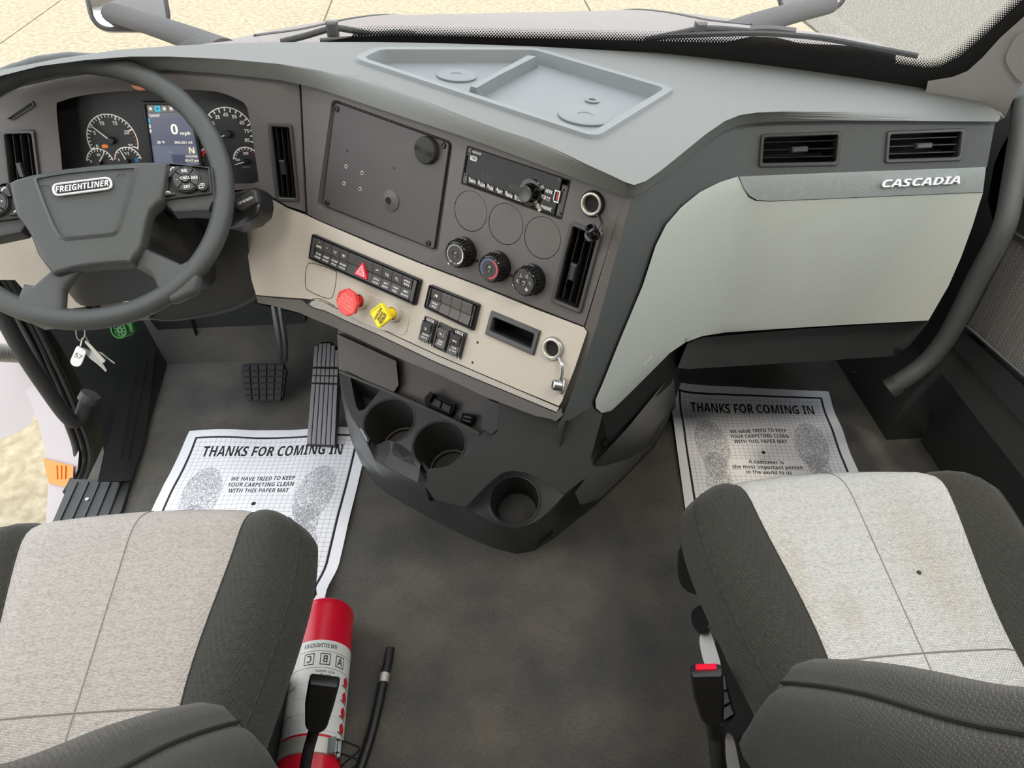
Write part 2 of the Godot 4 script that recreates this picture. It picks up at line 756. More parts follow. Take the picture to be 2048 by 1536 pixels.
func materials():
	var leather := noise_tex(0.09, 2, FastNoiseLite.TYPE_CELLULAR, 512, true, 3.0, 3)
	var fine := noise_tex(0.22, 2, FastNoiseLite.TYPE_SIMPLEX, 512, true, 2.0, 5)
	for d in [["dash_top", c8(97, 100, 97), 0.62], ["dash_dark", c8(92, 89, 88), 0.55], ["dash_side", c8(70, 74, 73), 0.62], ["tower", c8(62, 64, 63), 0.34],
		["beige", c8(184, 177, 165), 0.6], ["glove", c8(172, 178, 171), 0.6], ["trim", c8(86, 82, 80), 0.6], ["tray", c8(100, 106, 107), 0.5],
		["pillar", c8(150, 148, 145), 0.8], ["lining", c8(186, 182, 174), 0.9], ["sill", c8(52, 54, 54), 0.5], ["door", c8(62, 63, 62), 0.65]]:
		grained(mat(d[0], d[1], d[2]), leather if d[0] in ["dash_side", "beige", "glove", "trim"] else fine, 9.0 if d[0] in ["dash_side", "beige", "glove"] else 7.0, 0.55)
	grained(mat("wheel", c8(64, 68, 67), 0.5), fine, 9.0, 0.5)
	mat("black", c8(22, 22, 23), 0.45)
	mat("gloss", c8(14, 14, 16), 0.12)
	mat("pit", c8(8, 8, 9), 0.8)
	mat("rubber", c8(40, 41, 41), 0.7)
	mat("stalk_grey", c8(58, 58, 58), 0.9)
	mat("slat", c8(36, 36, 37), 0.3)
	mat("vent_frame", c8(62, 63, 63), 0.35)
	mat("chrome", c8(225, 226, 228), 0.12, 1.0)
	mat("steel", c8(176, 178, 178), 0.35, 1.0)
	mat("dull_silver", c8(198, 196, 186), 0.45, 0.6)
	mat("screw", c8(50, 50, 50), 0.3, 0.4)
	mat("red", c8(206, 18, 46), 0.28)
	mat("knob_red", c8(226, 74, 70), 0.4)
	mat("knob_red_dark", c8(200, 34, 34), 0.4)
	mat("yellow", c8(246, 218, 26), 0.4)
	mat("amber", c8(232, 120, 28), 0.25)
	mat("white", c8(238, 239, 236), 0.5)
	mat("paper_white", c8(236, 238, 242), 0.75)
	mat("mark", c8(222, 222, 216), 0.5)
	mat("green", c8(38, 120, 44), 0.5)
	mat("switch", c8(58, 57, 58), 0.45)
	mat("seat_plastic", c8(38, 39, 39), 0.4)
	mat("paint", c8(92, 86, 85), 0.42).metallic_specular = 0.3
	var carpet := grained(mat("carpet", c8(255, 255, 255), 0.92), noise_tex(0.5, 2, FastNoiseLite.TYPE_SIMPLEX, 1024, true, 3.0, 8), 8.0, 0.9)
	carpet.albedo_texture = carpet_picture()
	carpet.uv1_scale = Vector3.ONE * 1.1
	carpet.normal_scale = 0.45
	cloth("cloth_dark", weave(c8(58, 58, 54), c8(66, 66, 61), c8(70, 69, 64), 4, 0.08), 7.0, Color.WHITE, 0.6)
	cloth("cloth_light", weave(c8(184, 177, 170), c8(202, 196, 189), c8(176, 169, 162), 6, 0.12), 8.0, Color.WHITE, 0.8)
	cloth("cloth_pale", weave(c8(212, 212, 208), c8(228, 228, 224), c8(204, 204, 200), 7, 0.12), 7.0, Color.WHITE, 0.9)
	M.cloth_pale.vertex_color_use_as_albedo = true
	mat("badge_silver", c8(232, 233, 235), 0.3, 0.35)
	var glass := mat("glass", Color(1, 1, 1, 0.04), 0.02)
	glass.transparency = BaseMaterial3D.TRANSPARENCY_ALPHA
	mat("body_paint", c8(158, 150, 150), 0.4)
	grained(mat("column", c8(36, 37, 37), 0.55), fine, 7.0, 0.5)
	mat("mirror", c8(235, 238, 240), 0.02, 1.0)


func carpet_picture() -> ImageTexture:                    # worn rubber floor: fine streaks across the cab, and scuffed patches
	var n := 1024
	var rng := RandomNumberGenerator.new()
	rng.seed = 12
	var f := FastNoiseLite.new()
	f.seed = 4
	f.frequency = 0.0045
	f.fractal_octaves = 3
	var data := PackedByteArray()
	data.resize(n * n * 3)
	var k := 0
	for y in n:
		var run := 0.0
		for x in n:
			if x % 6 == 0:
				run = rng.randf_range(-1, 1)
			var fx := minf(x, n - x)                           # mirrored, so that the tiles join
			var fy := minf(y, n - y)
			var big := f.get_noise_2d(fx, fy)
			var v := 84.0 + 7.0 * run + 5.0 * rng.randf_range(-1, 1) + 16.0 * big
			data[k] = int(clampf(v + 3.0 * big, 0, 255))
			data[k + 1] = int(clampf(v - 2.0, 0, 255))
			data[k + 2] = int(clampf(v - 7.0 - 5.0 * big, 0, 255))
			k += 3
	return ImageTexture.create_from_image(Image.create_from_data(n, n, false, Image.FORMAT_RGB8, data))


# ---------------------------------------------------------------- the surfaces everything is laid out on
var FB: Transform3D        # upper face of the centre stack, turned towards the driver
var FL: Transform3D        # lower, lighter face of the centre stack
var FK: Transform3D        # lip under the lower face
var FI: Transform3D        # instrument surround
var top_o: Vector3
var top_n: Vector3


func frames():
	FB = frame(Vector3(0.01118, 0.9794, -1.07847), Vector3(0.77332, -0.02298, 0.6336), Vector3(-0.60257, 0.28418, 0.74576))
	var hinge := FB * Vector3(0, -0.195, 0)
	var n := FB.basis.z * cos(deg_to_rad(8)) + FB.basis.y * sin(deg_to_rad(8))
	FL = frame(hinge, FB.basis.x, n)
	var a := on_fl(Vector2(692, 641), 0.0)
	var b := on_fl(Vector2(1112, 824), 0.0)
	FK = frame(a, b - a, FL.basis.z * cos(deg_to_rad(9)) - FL.basis.y * sin(deg_to_rad(9)))
	FI = frame(on_fb(Vector2(604, 300), 0.0), Vector3.RIGHT, Vector3(-0.08, 0.26, 0.96))
	var p1 := at_y(600, 134, 1.034)
	var p2 := at_y(1268, 370, 1.014)
	var p3 := at_y(1700, 222, 0.966)
	top_o = p1
	top_n = (p2 - p1).cross(p3 - p1).normalized()
	if top_n.y < 0:
		top_n = -top_n


func on_frame(fr: Transform3D, p: Vector2, w: float) -> Vector3:
	return on_plane(p.x, p.y, fr * Vector3(0, 0, w), fr.basis.z)


func on_fb(p: Vector2, w: float) -> Vector3:
	return on_frame(FB, p, w)


func on_fl(p: Vector2, w: float) -> Vector3:
	return on_frame(FL, p, w)


func on_fk(p: Vector2, w: float) -> Vector3:
	return on_frame(FK, p, w)


func on_fi(p: Vector2, w: float) -> Vector3:
	return on_frame(FI, p, w)


func on_top(p: Vector2, w: float) -> Vector3:
	return on_plane(p.x, p.y, top_o + top_n * w, top_n)


func z_pass(y: float) -> float:                       # profile of the passenger's side of the dashboard
	var s := 0.95 - y
	if s < 0.094:
		return -1.2 + 0.364 * s
	if s < 0.38:
		return -1.166 + 0.14 * (s - 0.094)
	return -1.126 - 0.27 * (s - 0.38)


func z_dash(x: float, y: float) -> float:             # from the corner of the centre stack round to the passenger's side
	var xb := 0.2205 + (y - 0.974) * 0.232
	var zb := -0.907 - 0.23 * (y - 0.974)
	var u := clampf((x - xb) / (0.50 - xb), 0.0, 1.0)
	return lerpf(z_pass(y), zb, pow(1.0 - u, 1.5))


func z_glass(x: float, y: float) -> float:            # windscreen
	return -1.53 + 0.20 * pow((x - 0.04) / 0.85, 2.0) + 0.62 * (y - 0.98)


func march(p: Vector2, w: float, f: Callable, near := 0.6, far := 3.0) -> Vector3:
	var d := ray(p.x, p.y)
	var a := near
	var b := near
	while b < far:
		var q := EYE + d * b
		if q.z <= f.call(q.x, q.y) + w:
			break
		a = b
		b += 0.04
	for i in 22:
		var m := (a + b) / 2
		var q := EYE + d * m
		if q.z <= f.call(q.x, q.y) + w:
			b = m
		else:
			a = m
	return EYE + d * b


func on_pass(p: Vector2, w: float) -> Vector3:
	return march(p, w, z_dash)


func on_glass(p: Vector2, w: float) -> Vector3:
	return march(p, w, z_glass, 0.8, 4.0)


# ---------------------------------------------------------------- the cab's shell
func slab(called: String, lo: Vector3, hi: Vector3, m: Material, parent: Node = self, bevel := 0.0) -> MeshInstance3D:
	var b := MB.new()
	box(b, (lo + hi) / 2, (hi - lo).abs(), bevel)
	return commit(b, called, m, parent)


func room():
	structure(slab("floor", Vector3(-1.0, -0.06, -2.05), Vector3(1.24, 0.0, 1.3), M.carpet))
	var front := base("wall_front")
	slab("firewall", Vector3(-1.0, 0.0, -2.1), Vector3(1.16, 0.66, -2.02), M.sill, front)
	var b := MB.new()                                       # the carpet runs up the slanted toe board
	b.quad(Vector3(-1.0, 0.0, -1.80), Vector3(1.16, 0.0, -1.80), Vector3(1.16, 0.34, -2.03), Vector3(-1.0, 0.34, -2.03))
	b.quad(Vector3(-1.0, -0.02, -1.82), Vector3(-1.0, 0.32, -2.05), Vector3(1.16, 0.32, -2.05), Vector3(1.16, -0.02, -1.82))
	commit(b, "toe_board", M.carpet, front)
	structure(slab("ceiling", Vector3(-1.2, 1.98, -1.0), Vector3(1.26, 2.04, 1.36), M.lining))
	structure(slab("wall_back", Vector3(-1.2, -0.06, 1.3), Vector3(1.26, 2.0, 1.36), M.lining))
	var wl := base("wall_left")
	slab("side_panel", Vector3(-1.12, 1.05, -0.2), Vector3(-1.06, 2.0, 1.3), M.lining, wl)
	slab("lower_side_panel", Vector3(-1.12, -0.06, -0.2), Vector3(-1.06, 1.04, 1.3), M.sill, wl)
	slab("door_header", Vector3(-1.12, 1.72, -1.15), Vector3(-1.06, 2.0, -0.2), M.lining, wl)
	var wr := base("wall_right")
	slab("side_panel", Vector3(1.18, -0.06, -0.2), Vector3(1.24, 2.0, 1.3), M.lining, wr)
	slab("door_header", Vector3(1.18, 1.72, -1.15), Vector3(1.24, 2.0, -0.2), M.lining, wr)
	for s in [-1, 1]:                                       # the two lamps in the headlining that light the cab
		var t := thing("ceiling_lamp", "flat white lamp let into the headlining above the %s seat" % ["driver's", "", "passenger's"][s + 1], "lamp", Vector3(0.03 + 0.55 * s, 1.975, -0.3), "headlining lamps")
		var d := MB.new()
		box(d, t.position, Vector3(0.56, 0.012, 0.26), 0.003)
		commit(d, "housing", M.white, t)
		var e := MB.new()
		box(e, t.position - Vector3(0, 0.01, 0), Vector3(0.5, 0.012, 0.2), 0.002)
		var gm := mat("lamp_glow", c8(250, 248, 240), 0.5)
		gm.emission_enabled = true
		gm.emission = Color(1, 0.97, 0.92)
		gm.emission_energy_multiplier = 0.8
		commit(e, "diffuser", gm, t)


func glass_rows(lo: float, hi: float, w: float) -> Array:
	var rows := []
	for j in 13:
		var y := lerpf(lo, hi, j / 12.0)
		var row := PackedVector3Array()
		for i in 25:
			var x := 0.05 + lerpf(-1.0, 1.0, i / 24.0) * (1.06 - 0.12 * (y - 0.9))
			row.append(Vector3(x, y, z_glass(x, y) + w))
		rows.append(row)
	return rows


func outside():
	# windscreen
	var wn := base("window_1")
	var g := MB.new()
	g.loft(glass_rows(0.9, 1.86, 0.0))
	commit(g, "windscreen_glass", M.glass, wn)
	var fr := MB.new()
	var band := pts([560, 92, 650, 84, 700, 74, 780, 70, 1000, 75, 1200, 79, 1448, 85, 1600, 97, 1700, 109, 1800, 128, 1850, 135, 1880, 133, 1920, 112, 1965, 74, 2010, 32, 2060, -14, 2110, -14, 2110, 20, 2060, 70, 1990, 130, 1930, 195, 1850, 180, 1650, 150, 1448, 130, 1100, 110, 650, 100])
	drape(fr, band, [], 40, on_glass, 0.0, 0.006)
	commit(fr, "ceramic_band", M.pit, wn)
	var dots := MB.new()                                     # the band ends in rows of printed dots
	var line := smooth2(pts([700, 74, 780, 70, 1000, 75, 1200, 79, 1448, 85, 1600, 97, 1700, 109, 1800, 128, 1850, 135, 1880, 133, 1920, 112, 1965, 74, 2010, 32, 2060, -14]), 12, false)
	var run := 0.0
	for i in line.size() - 1:
		var d := line[i + 1] - line[i]
		var nn := Vector2(d.y, -d.x).normalized()
		run += d.length()
		while run > 6.0:
			run -= 6.0
			for k in 6:
				var c := line[i + 1] - d.normalized() * (run - 3.0 * (k % 2)) + nn * (1.0 + 3.4 * k)
				var r := 2.7 - 0.36 * k
				var q := []
				for a in 6:
					q.append(on_glass(c + Vector2.from_angle(TAU * a / 6) * r, 0.006))
				for a in 4:
					dots.tri(q[0], q[a + 2], q[a + 1])
	commit(dots, "dot_print", M.pit, wn).set_meta("kind", "stuff")
	var head := base("trim_1")
	var hb := MB.new()
	hb.loft(glass_rows(1.8, 2.0, 0.03))
	hb.loft(glass_rows(1.8, 2.0, -0.03))
	commit(hb, "windscreen_header", M.lining, head)
	# passenger's A-pillar
	var pil := MB.new()
	drape(pil, pts([1856, 162, 1880, 158, 1905, 154, 1935, 142, 1965, 115, 2000, 76, 2048, 33, 2100, -12, 2160, 20, 2110, 90, 2055, 150, 2030, 190, 2010, 235, 1985, 250, 1930, 215, 1850, 190]), [], 24, on_glass, 0.03, 0.03)
	var pt := base("trim_2")
	commit(pil, "pillar_trim", M.pillar, pt)
	var pl := MB.new()
	drape(pl, smooth2(pts([2048, 62, 2022, 90, 2012, 120, 2028, 150, 2048, 165, 2080, 140, 2090, 90]), 4), [], 24, on_glass, 0.004, 0.035)
	commit(pl, "pillar_panel", M.pillar, pt)
	# ground
	var gr := base("ground")
	var con := mat("concrete", Color.WHITE, 0.9)
	con.albedo_texture = ramp(noise_tex(0.02, 5, FastNoiseLite.TYPE_SIMPLEX_SMOOTH, 512, false, 1.0, 21), c8(126, 115, 90), c8(164, 154, 131))
	grained(con, noise_tex(0.2, 3, FastNoiseLite.TYPE_SIMPLEX, 512, true, 3.0, 23), 1.1, 0.6)
	var asp := mat("asphalt", Color.WHITE, 0.95)
	asp.albedo_texture = ramp(noise_tex(0.3, 3, FastNoiseLite.TYPE_SIMPLEX, 512, false, 1.0, 25), c8(58, 56, 52), c8(190, 184, 168))
	grained(asp, noise_tex(0.2, 3, FastNoiseLite.TYPE_SIMPLEX, 512, true, 8.0, 27), 0.33, 1.0)
	var xs := [-26.0, -9.0, -5.2, -1.6, 1.75, 4.3]
	var zs := [8.0, -3.4, -7.6, -11.8, -16.0, -30.0]
	for i in 5:
		for j in 5:
			if i < 2 and j == 0:
				pass
			slab("slab", Vector3(xs[i] + 0.012, -1.45, zs[j + 1] + 0.012), Vector3(xs[i + 1] - 0.012, -1.25, zs[j] - 0.012), con, gr, 0.008)
	slab("bed", Vector3(-60, -1.6, -60), Vector3(60, -1.27, 30), mat("joint", c8(120, 112, 96), 0.95), gr)
	var a := MB.new()
	var edge_line := PackedVector2Array()
	var rng := RandomNumberGenerator.new()
	rng.seed = 11
	for k in 30:
		edge_line.append(Vector2(4.25 + rng.randf_range(-0.14, 0.14) + (0.25 if k > 14 else 0.0), 8.0 - k * 1.3))
	var poly := edge_line.duplicate()
	poly.append(Vector2(40, -30))
	poly.append(Vector2(40, 8))
	a.xf = Transform3D(Basis(Vector3.RIGHT, Vector3.FORWARD, Vector3.UP), Vector3.ZERO)
	var flipped := PackedVector2Array()
	for q in poly:
		flipped.append(Vector2(q.x, -q.y))
	prism(a, flipped, -1.3, -1.235, 0.01)
	commit(a, "asphalt", asp, gr)
	bonnet()
	wipers()
	mirrors()


func bonnet():
	var t := thing("bonnet", "silvery taupe lorry bonnet seen through the windscreen, falling away to the front", "bonnet", Vector3(0.06, 0.93, -1.75))
	var prof := [[1.62, 0.95], [1.75, 0.935], [2.2, 0.826], [2.8, 0.692], [3.4, 0.546], [3.8, 0.425], [4.05, 0.27], [4.12, 0.0], [4.12, -0.7]]
	var line := []
	for p in prof:
		line.append(Vector3(0, p[1], -p[0]))
	var mid := smooth3(line, 5)
	var rows := []
	for c in mid:
		var k := clampf((-c.z - 1.6) / 2.5, 0.0, 1.0)
		var half := lerpf(0.90, 0.76, k * k)
		var row := PackedVector3Array()
		for i in 41:
			var s := lerpf(-1.0, 1.0, i / 40.0)
			var x := sin(s * PI / 2 * 0.98)
			var fall := 0.07 * s * s * s * s + (0.6 * pow(maxf(0.0, absf(s) - 0.80) / 0.20, 1.8))
			var ridge := 0.018 * exp(-pow((absf(s) - 0.42) / 0.05, 2.0))
			row.append(Vector3(-0.01 - 0.0734 * c.z + half * x, c.y - fall + ridge * (1.0 - k), c.z))
		rows.append(row)
	var b := MB.new()
	b.loft(rows)
	commit(b, "panel", M.paint, t)
	var e := MB.new()
	for s in [-1, 1]:
		var seam := PackedVector3Array()
		for r in rows.slice(6, 30):
			seam.append(r[20 + 9 * s] + Vector3(0, 0.001, 0))
		e.tube(seam, 0.004, 5)
	commit(e, "seam", M.rubber, t)
	var cow := MB.new()                                        # black cowl under the wipers
	var cr := []
	for j in 4:
		var row := PackedVector3Array()
		for i in 25:
			var x := 0.12 + lerpf(-0.62, 0.66, i / 24.0)
			row.append(Vector3(x, [0.93, 0.938, 0.925, 0.88][j] - 0.04 * pow(x, 2.0), z_glass(x, 0.93) - [0.0, 0.05, 0.11, 0.13][j]))
		cr.append(row)
	cow.loft(cr)
	commit(cow, "cowl", M.slat, t)


func wipers():
	for k in 2:
		var t := thing("wiper", ["wiper on the driver's half of the windscreen, its blade just above the dashboard", "wiper on the passenger's half of the windscreen, its blade reaching the corner"][k], "wiper", at_z(670 + 730 * k, 60, -1.62), "windscreen wipers")
		var o := Vector2(0, 0) if k == 0 else Vector2(733, -2)
		var arm := []
		for p in ([[562, 84], [610, 72], [665, 57], [700, 60], [750, 70], [790, 73]] if k == 0 else [[1290, 80], [1350, 68], [1400, 58], [1440, 58], [1500, 63], [1530, 66]]):
			arm.append(on_glass(Vector2(p[0], p[1]), -0.05))
		var m := MB.new()
		m.tube(smooth3(arm, 5), 0.006, 8)
		commit(m, "arm", M.rubber, t)
		var h := MB.new()
		h.xf = Transform3D(Basis(), arm[2])
		box(h, Vector3.ZERO, Vector3(0.022, 0.028, 0.02), 0.004)
		commit(h, "arm_clip", M.switch, t)
		var bl := []
		for p in ([[640, 82], [720, 76], [790, 72], [860, 75], [960, 78]] if k == 0 else [[1330, 72], [1448, 68], [1530, 67], [1640, 76], [1740, 94], [1835, 112]]):
			bl.append(on_glass(Vector2(p[0], p[1]), -0.02))
		var q := MB.new()
		q.tube(smooth3(bl, 5), 0.005, 6)
		commit(q, "blade", M.rubber, t)
		var br := MB.new()
		var bp := []
		for p in ([[745, 73], [800, 69], [830, 72]] if k == 0 else [[1500, 62], [1540, 60], [1590, 66]]):
			bp.append(on_glass(Vector2(p[0], p[1]), -0.035))
		br.tube(smooth3(bp, 4), 0.009, 6)
		commit(br, "yoke", M.switch, t)


func mirrors():
	for k in 2:
		var c := at_z(254, -4, -3.0) if k == 0 else at_z(1626, -22, -3.0)
		var t := thing("bonnet_mirror", ["rounded bonnet mirror on the driver's side, its grey stalk leaning to the bonnet", "rounded bonnet mirror on the passenger's side, in front of the dark asphalt"][k], "mirror", c, "bonnet mirrors")
		var fr := frame(c, Vector3.RIGHT, (EYE - c).normalized() + Vector3(0, 0.12, 0))
		var o := MB.new()
		o.xf = fr
		var p := rounded(rect(0.27, 0.22) if k == 0 else rect(0.25, 0.16), 0.07, 8)
		ring(o, p, inset(ccw(p), 0.016), -0.05, 0.008, 0.006)
		o.face(inset(ccw(p), 0.016), -0.05, true)
		commit(o, "housing", M.slat, t)
		var g := MB.new()
		g.xf = fr
		g.face(inset(ccw(p), 0.015), 0.001)
		commit(g, "mirror_glass", M.mirror, t)
		var a := MB.new()
		var q := []
		for e in ([[225, 26], [285, 44], [345, 64], [400, 84], [450, 104]] if k == 0 else [[1655, 10], [1600, 23], [1545, 38], [1490, 56], [1440, 76]]):
			q.append(at_z(e[0], e[1], -2.96 + 0.24 * q.size()))
		a.tube(smooth3(q, 5), 0.040, 14, false, 0.8)
		commit(a, "stalk", M.stalk_grey, t, 60.0)


# ---------------------------------------------------------------- dashboard
var dash: Node3D
var crease_px := [[-40, 172], [0, 152], [80, 132], [170, 120], [260, 113], [340, 113], [450, 118], [560, 128], [640, 141], [703, 155], [780, 178], [850, 202], [930, 233], [1000, 259], [1060, 278], [1110, 298], [1170, 327], [1225, 352], [1250, 364], [1268, 370], [1292, 362], [1322, 341], [1358, 312], [1412, 268], [1450, 242], [1480, 230], [1515, 225], [1565, 223], [1702, 222], [1850, 222], [1958, 222], [2001, 223]]
var lip_px := [[-40, 200], [0, 178], [80, 160], [170, 148], [260, 140], [340, 140], [450, 148], [560, 160], [632, 176], [690, 195], [765, 220], [835, 243], [915, 269], [985, 294], [1045, 316], [1095, 335], [1160, 360], [1225, 384], [1250, 392], [1268, 392], [1288, 383], [1316, 363], [1352, 336], [1406, 291], [1446, 264], [1476, 251], [1510, 246], [1565, 243], [1702, 241], [1850, 242], [1958, 243], [1996, 243]]


func on_lip(p: Vector2) -> Vector3:
	if p.x < 598.0:
		return on_fi(p, 0.014)
	if p.x < 1252.0:
		return on_fb(p, 0.014)
	return on_pass(p, 0.014)


func panel(called: String, poly: PackedVector2Array, holes: Array, on: Callable, m: Material, parent: Node, cell := 30.0, skirt := 0.012, lift := 0.0) -> MeshInstance3D:
	var b := MB.new()
	drape(b, poly, holes, cell, on, skirt, lift)
	return commit(b, called, m, parent)


func seam(called: String, px: PackedVector2Array, on: Callable, parent: Node, r := 0.0012, lift := 0.0, closed := false):
	var line := PackedVector3Array()
	for p in px:
		line.append(on.call(p, lift))
	var b := MB.new()
	b.tube(line, r, 5, closed)
	return commit(b, called, M.pit, parent)


func screen(p: PackedVector2Array) -> PackedVector2Array:
	return p


const TRAY := [700, 121, 748, 98, 1072, 99, 1356, 182, 1193, 284]


func dashboard():
	dash = thing("dashboard", "wide grey lorry dashboard wrapping from the instruments past the centre stack to the passenger's side", "dashboard", Vector3(0.03, 0.95, -1.3))
	# upper pad: a flat top with a hole for the tray, and a rolled front lip
	var back := pts([2010, 238, 1990, 219, 1930, 186, 1850, 158, 1650, 132, 1448, 113, 1300, 105, 1072, 93, 900, 87, 750, 84, 600, 84, 480, 86, 352, 91, 234, 100, 117, 117, 0, 140, -40, 152])
	var outer := PackedVector2Array()
	for c in crease_px:
		outer.append(Vector2(c[0], c[1]))
	outer.append_array(back)
	var fr := frame(on_top(Vector2(1030, 185), 0.0), Vector3.RIGHT, top_n)
	var tray_px := PackedVector2Array()
	for q in rounded(inset(ccw(locs(fr, TRAY)), 0.006), 0.02, 6):
		tray_px.append(px_of(fr * Vector3(q.x, q.y, 0)))
	var b := MB.new()
	drape(b, outer, [tray_px], 64, on_top)
	var rows := [PackedVector3Array(), PackedVector3Array(), PackedVector3Array(), PackedVector3Array(), PackedVector3Array(), PackedVector3Array()]
	for i in crease_px.size():
		var c := on_top(Vector2(crease_px[i][0], crease_px[i][1]), 0.0)
		var l := on_lip(Vector2(lip_px[i][0], lip_px[i][1]))
		var out := (l - on_top(back[back.size() / 2], 0.0))
		out.y = 0
		out = Vector3(EYE.x - c.x * 0.3, 0, 1.0).normalized() if out.length() < 0.01 else out.normalized()
		var ctl := (c + l) / 2 + out * 0.004 + Vector3(0, (c.y - l.y) * 0.35, 0)
		for k in 5:
			var f := k / 4.0
			rows[k].append(c.lerp(ctl, f).lerp(ctl.lerp(l, f), f))
		rows[5].append(l - out * 0.03)
	b.loft(rows, false, true)
	commit(b, "top_pad", M.dash_top, dash, 38.0)
	tray(fr)
	# instrument surround, turned to the driver
	var cluster := smooth2(cluster_px(), 4)
	var lip_a := PackedVector2Array()
	for q in lip_px.slice(0, 8):
		lip_a.append(Vector2(q[0], q[1] - 4))
	var surround := lip_a.duplicate()
	surround.append_array(pts([598, 163, 612, 424, 575, 412, 548, 396, 520, 378, 470, 380, 380, 420, 250, 460, 100, 480, 20, 470, -40, 460]))
	panel("instrument_surround", surround, [cluster, vent_hole(0), vent_hole(1), vent_hole(5)], on_fi, M.dash_dark, dash, 26.0, 0.03)
	var hood := MB.new()                                       # walls of the recess round the instruments
	edge(hood, cluster, 20, on_fi, 0.0, -0.05, true)
	commit(hood, "instrument_recess", M.trim, dash)
	# centre stack, upper face
	var lip_b := PackedVector2Array()
	for q in lip_px.slice(8, 18):
		lip_b.append(Vector2(q[0], q[1] - 4))
	var face := PackedVector2Array([Vector2(602, 164)])
	face.append_array(lip_b)
	face.append_array(pts([1250, 388, 1168, 652, 960, 570, 840, 524, 640, 441, 615, 428]))
	panel("centre_panel", face, [plate_px(), rounded(pts(RADIO), 3.0, 2), vent_hole(2), blank_px(0), blank_px(1), blank_px(2)], on_fb, M.dash_dark, dash, 40.0, 0.03)
	seam("panel_seam", pts([600, 166, 606, 300, 613, 427]), on_fb, dash, 0.0014, 0.0)
	# lower, light face
	var light := smooth_part([[487, 440], [500, 412], [522, 384], [548, 400], [575, 416], [613, 430], [640, 443], [740, 486], [840, 527], [960, 573], [1060, 614], [1150, 648], [1168, 655], [1174, 664], [1150, 735], [1124, 802], [1118, 812], [1040, 780], [876, 710], [762, 657], [698, 628], [660, 609], [640, 601], [606, 597], [560, 594], [512, 590], [503, 560], [494, 500]])
	panel("lower_panel", light, [pocket_px()], on_fl, M.beige, dash, 40.0, 0.025, 0.004)
	var trim := pts([616, 608, 624, 602, 634, 600, 648, 605, 698, 630, 762, 659, 876, 712, 1040, 782, 1118, 815, 1113, 824, 1036, 792, 870, 723, 757, 669, 692, 641, 650, 621, 630, 616])
	var ribs := mat("ribbed_trim", c8(176, 172, 164), 0.5)
	var rim := Image.create(64, 64, false, Image.FORMAT_RGB8)
	for y in 64:
		for x in 64:
			var f := 0.5 + 0.5 * sin(TAU * (x + y) / 16.0)
			rim.set_pixel(x, y, Color(f, f, f))
	rim.bump_map_to_normal_map(5.0)
	grained(ribs, ImageTexture.create_from_image(rim), 100.0, 1.0)
	panel("ribbed_trim", trim, [], on_fl, ribs, dash, 30.0, 0.01, 0.003)
	panel("lower_lip", pts([512, 592, 560, 597, 604, 600, 614, 609, 630, 618, 650, 623, 692, 643, 757, 671, 870, 725, 1036, 794, 1112, 826, 1122, 816, 1126, 830, 1112, 842, 1098, 837, 1071, 832, 969, 793, 880, 750, 811, 722, 791, 713, 674, 657, 620, 635, 600, 626, 540, 610, 516, 606]), [], on_fk, M.dash_dark, dash, 30.0, 0.03)
	panel("edge_trim", pts([1249, 391, 1264, 393, 1240, 480, 1197, 640, 1176, 705, 1126, 832, 1118, 818, 1150, 735, 1175, 664, 1170, 654, 1210, 520]), [], on_fb, M.trim, dash, 40.0, 0.03, 0.002)
	# passenger's side
	var up := PackedVector2Array()
	for q in lip_px.slice(18):
		up.append(Vector2(q[0], q[1] - 3))
	up[0] = Vector2(1262, 388)
	up.append_array(pts([1990, 246, 1974, 334, 1700, 344, 1476, 353]))
	up.append_array(GLOVE_EDGE_pts())
	up.append_array(pts([1200, 838, 1160, 925, 1120, 940, 1118, 846, 1126, 832, 1176, 705, 1197, 640, 1240, 480]))
	panel("side_panel", up, [vent_hole(3), vent_hole(4)], on_pass, M.dash_side, dash, 24.0, 0.03)
	var glove := pts([1476, 353, 1497, 394, 1512, 402, 1540, 403, 1966, 385, 1958, 410, 1945, 452, 1922, 515, 1897, 572, 1857, 641, 1700, 649, 1600, 655, 1450, 665, 1405, 672, 1372, 684, 1340, 706, 1300, 746, 1250, 796, 1222, 822])
	var ge := GLOVE_EDGE_pts()
	ge.reverse()
	glove.append_array(ge)
	panel("glovebox_door", glove, [], on_pass, M.glove, dash, 16.0, 0.02, 0.008)
	var knurl := mat("knurled_trim", c8(142, 150, 148), 0.4)
	var kim := Image.create(64, 64, false, Image.FORMAT_RGB8)
	for y in 64:
		for x in 64:
			var f := 0.5 + 0.25 * sin(TAU * (x + y) / 32.0) + 0.25 * sin(TAU * (x - y) / 32.0)
			kim.set_pixel(x, y, Color(f, f, f))
	kim.bump_map_to_normal_map(8.0)
	grained(knurl, ImageTexture.create_from_image(kim), 170.0, 0.8)
	panel("trim_strip", pts([1478, 353, 1700, 344, 1972, 334, 1966, 384, 1540, 402, 1514, 400, 1499, 392, 1488, 376]), [], on_pass, knurl, dash, 24.0, 0.012, 0.010)
	badge()
	panel("lower_dash", pts([1374, 688, 1405, 675, 1600, 658, 1858, 643, 1820, 690, 1790, 712, 1700, 718, 1380, 738, 1355, 736]), [], on_pass, M.dash_side, dash, 24.0, 0.05, -0.012)
	# under the passenger's dashboard: the dark housing that closes the footwell
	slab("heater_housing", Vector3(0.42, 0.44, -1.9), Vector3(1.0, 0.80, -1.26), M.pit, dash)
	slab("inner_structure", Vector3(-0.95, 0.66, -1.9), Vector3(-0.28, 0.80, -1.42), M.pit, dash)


const GLOVE_EDGE := [1440, 364, 1400, 384, 1362, 415, 1332, 450, 1311, 492, 1286, 570, 1240, 680, 1206, 765, 1191, 800, 1192, 816, 1204, 826]


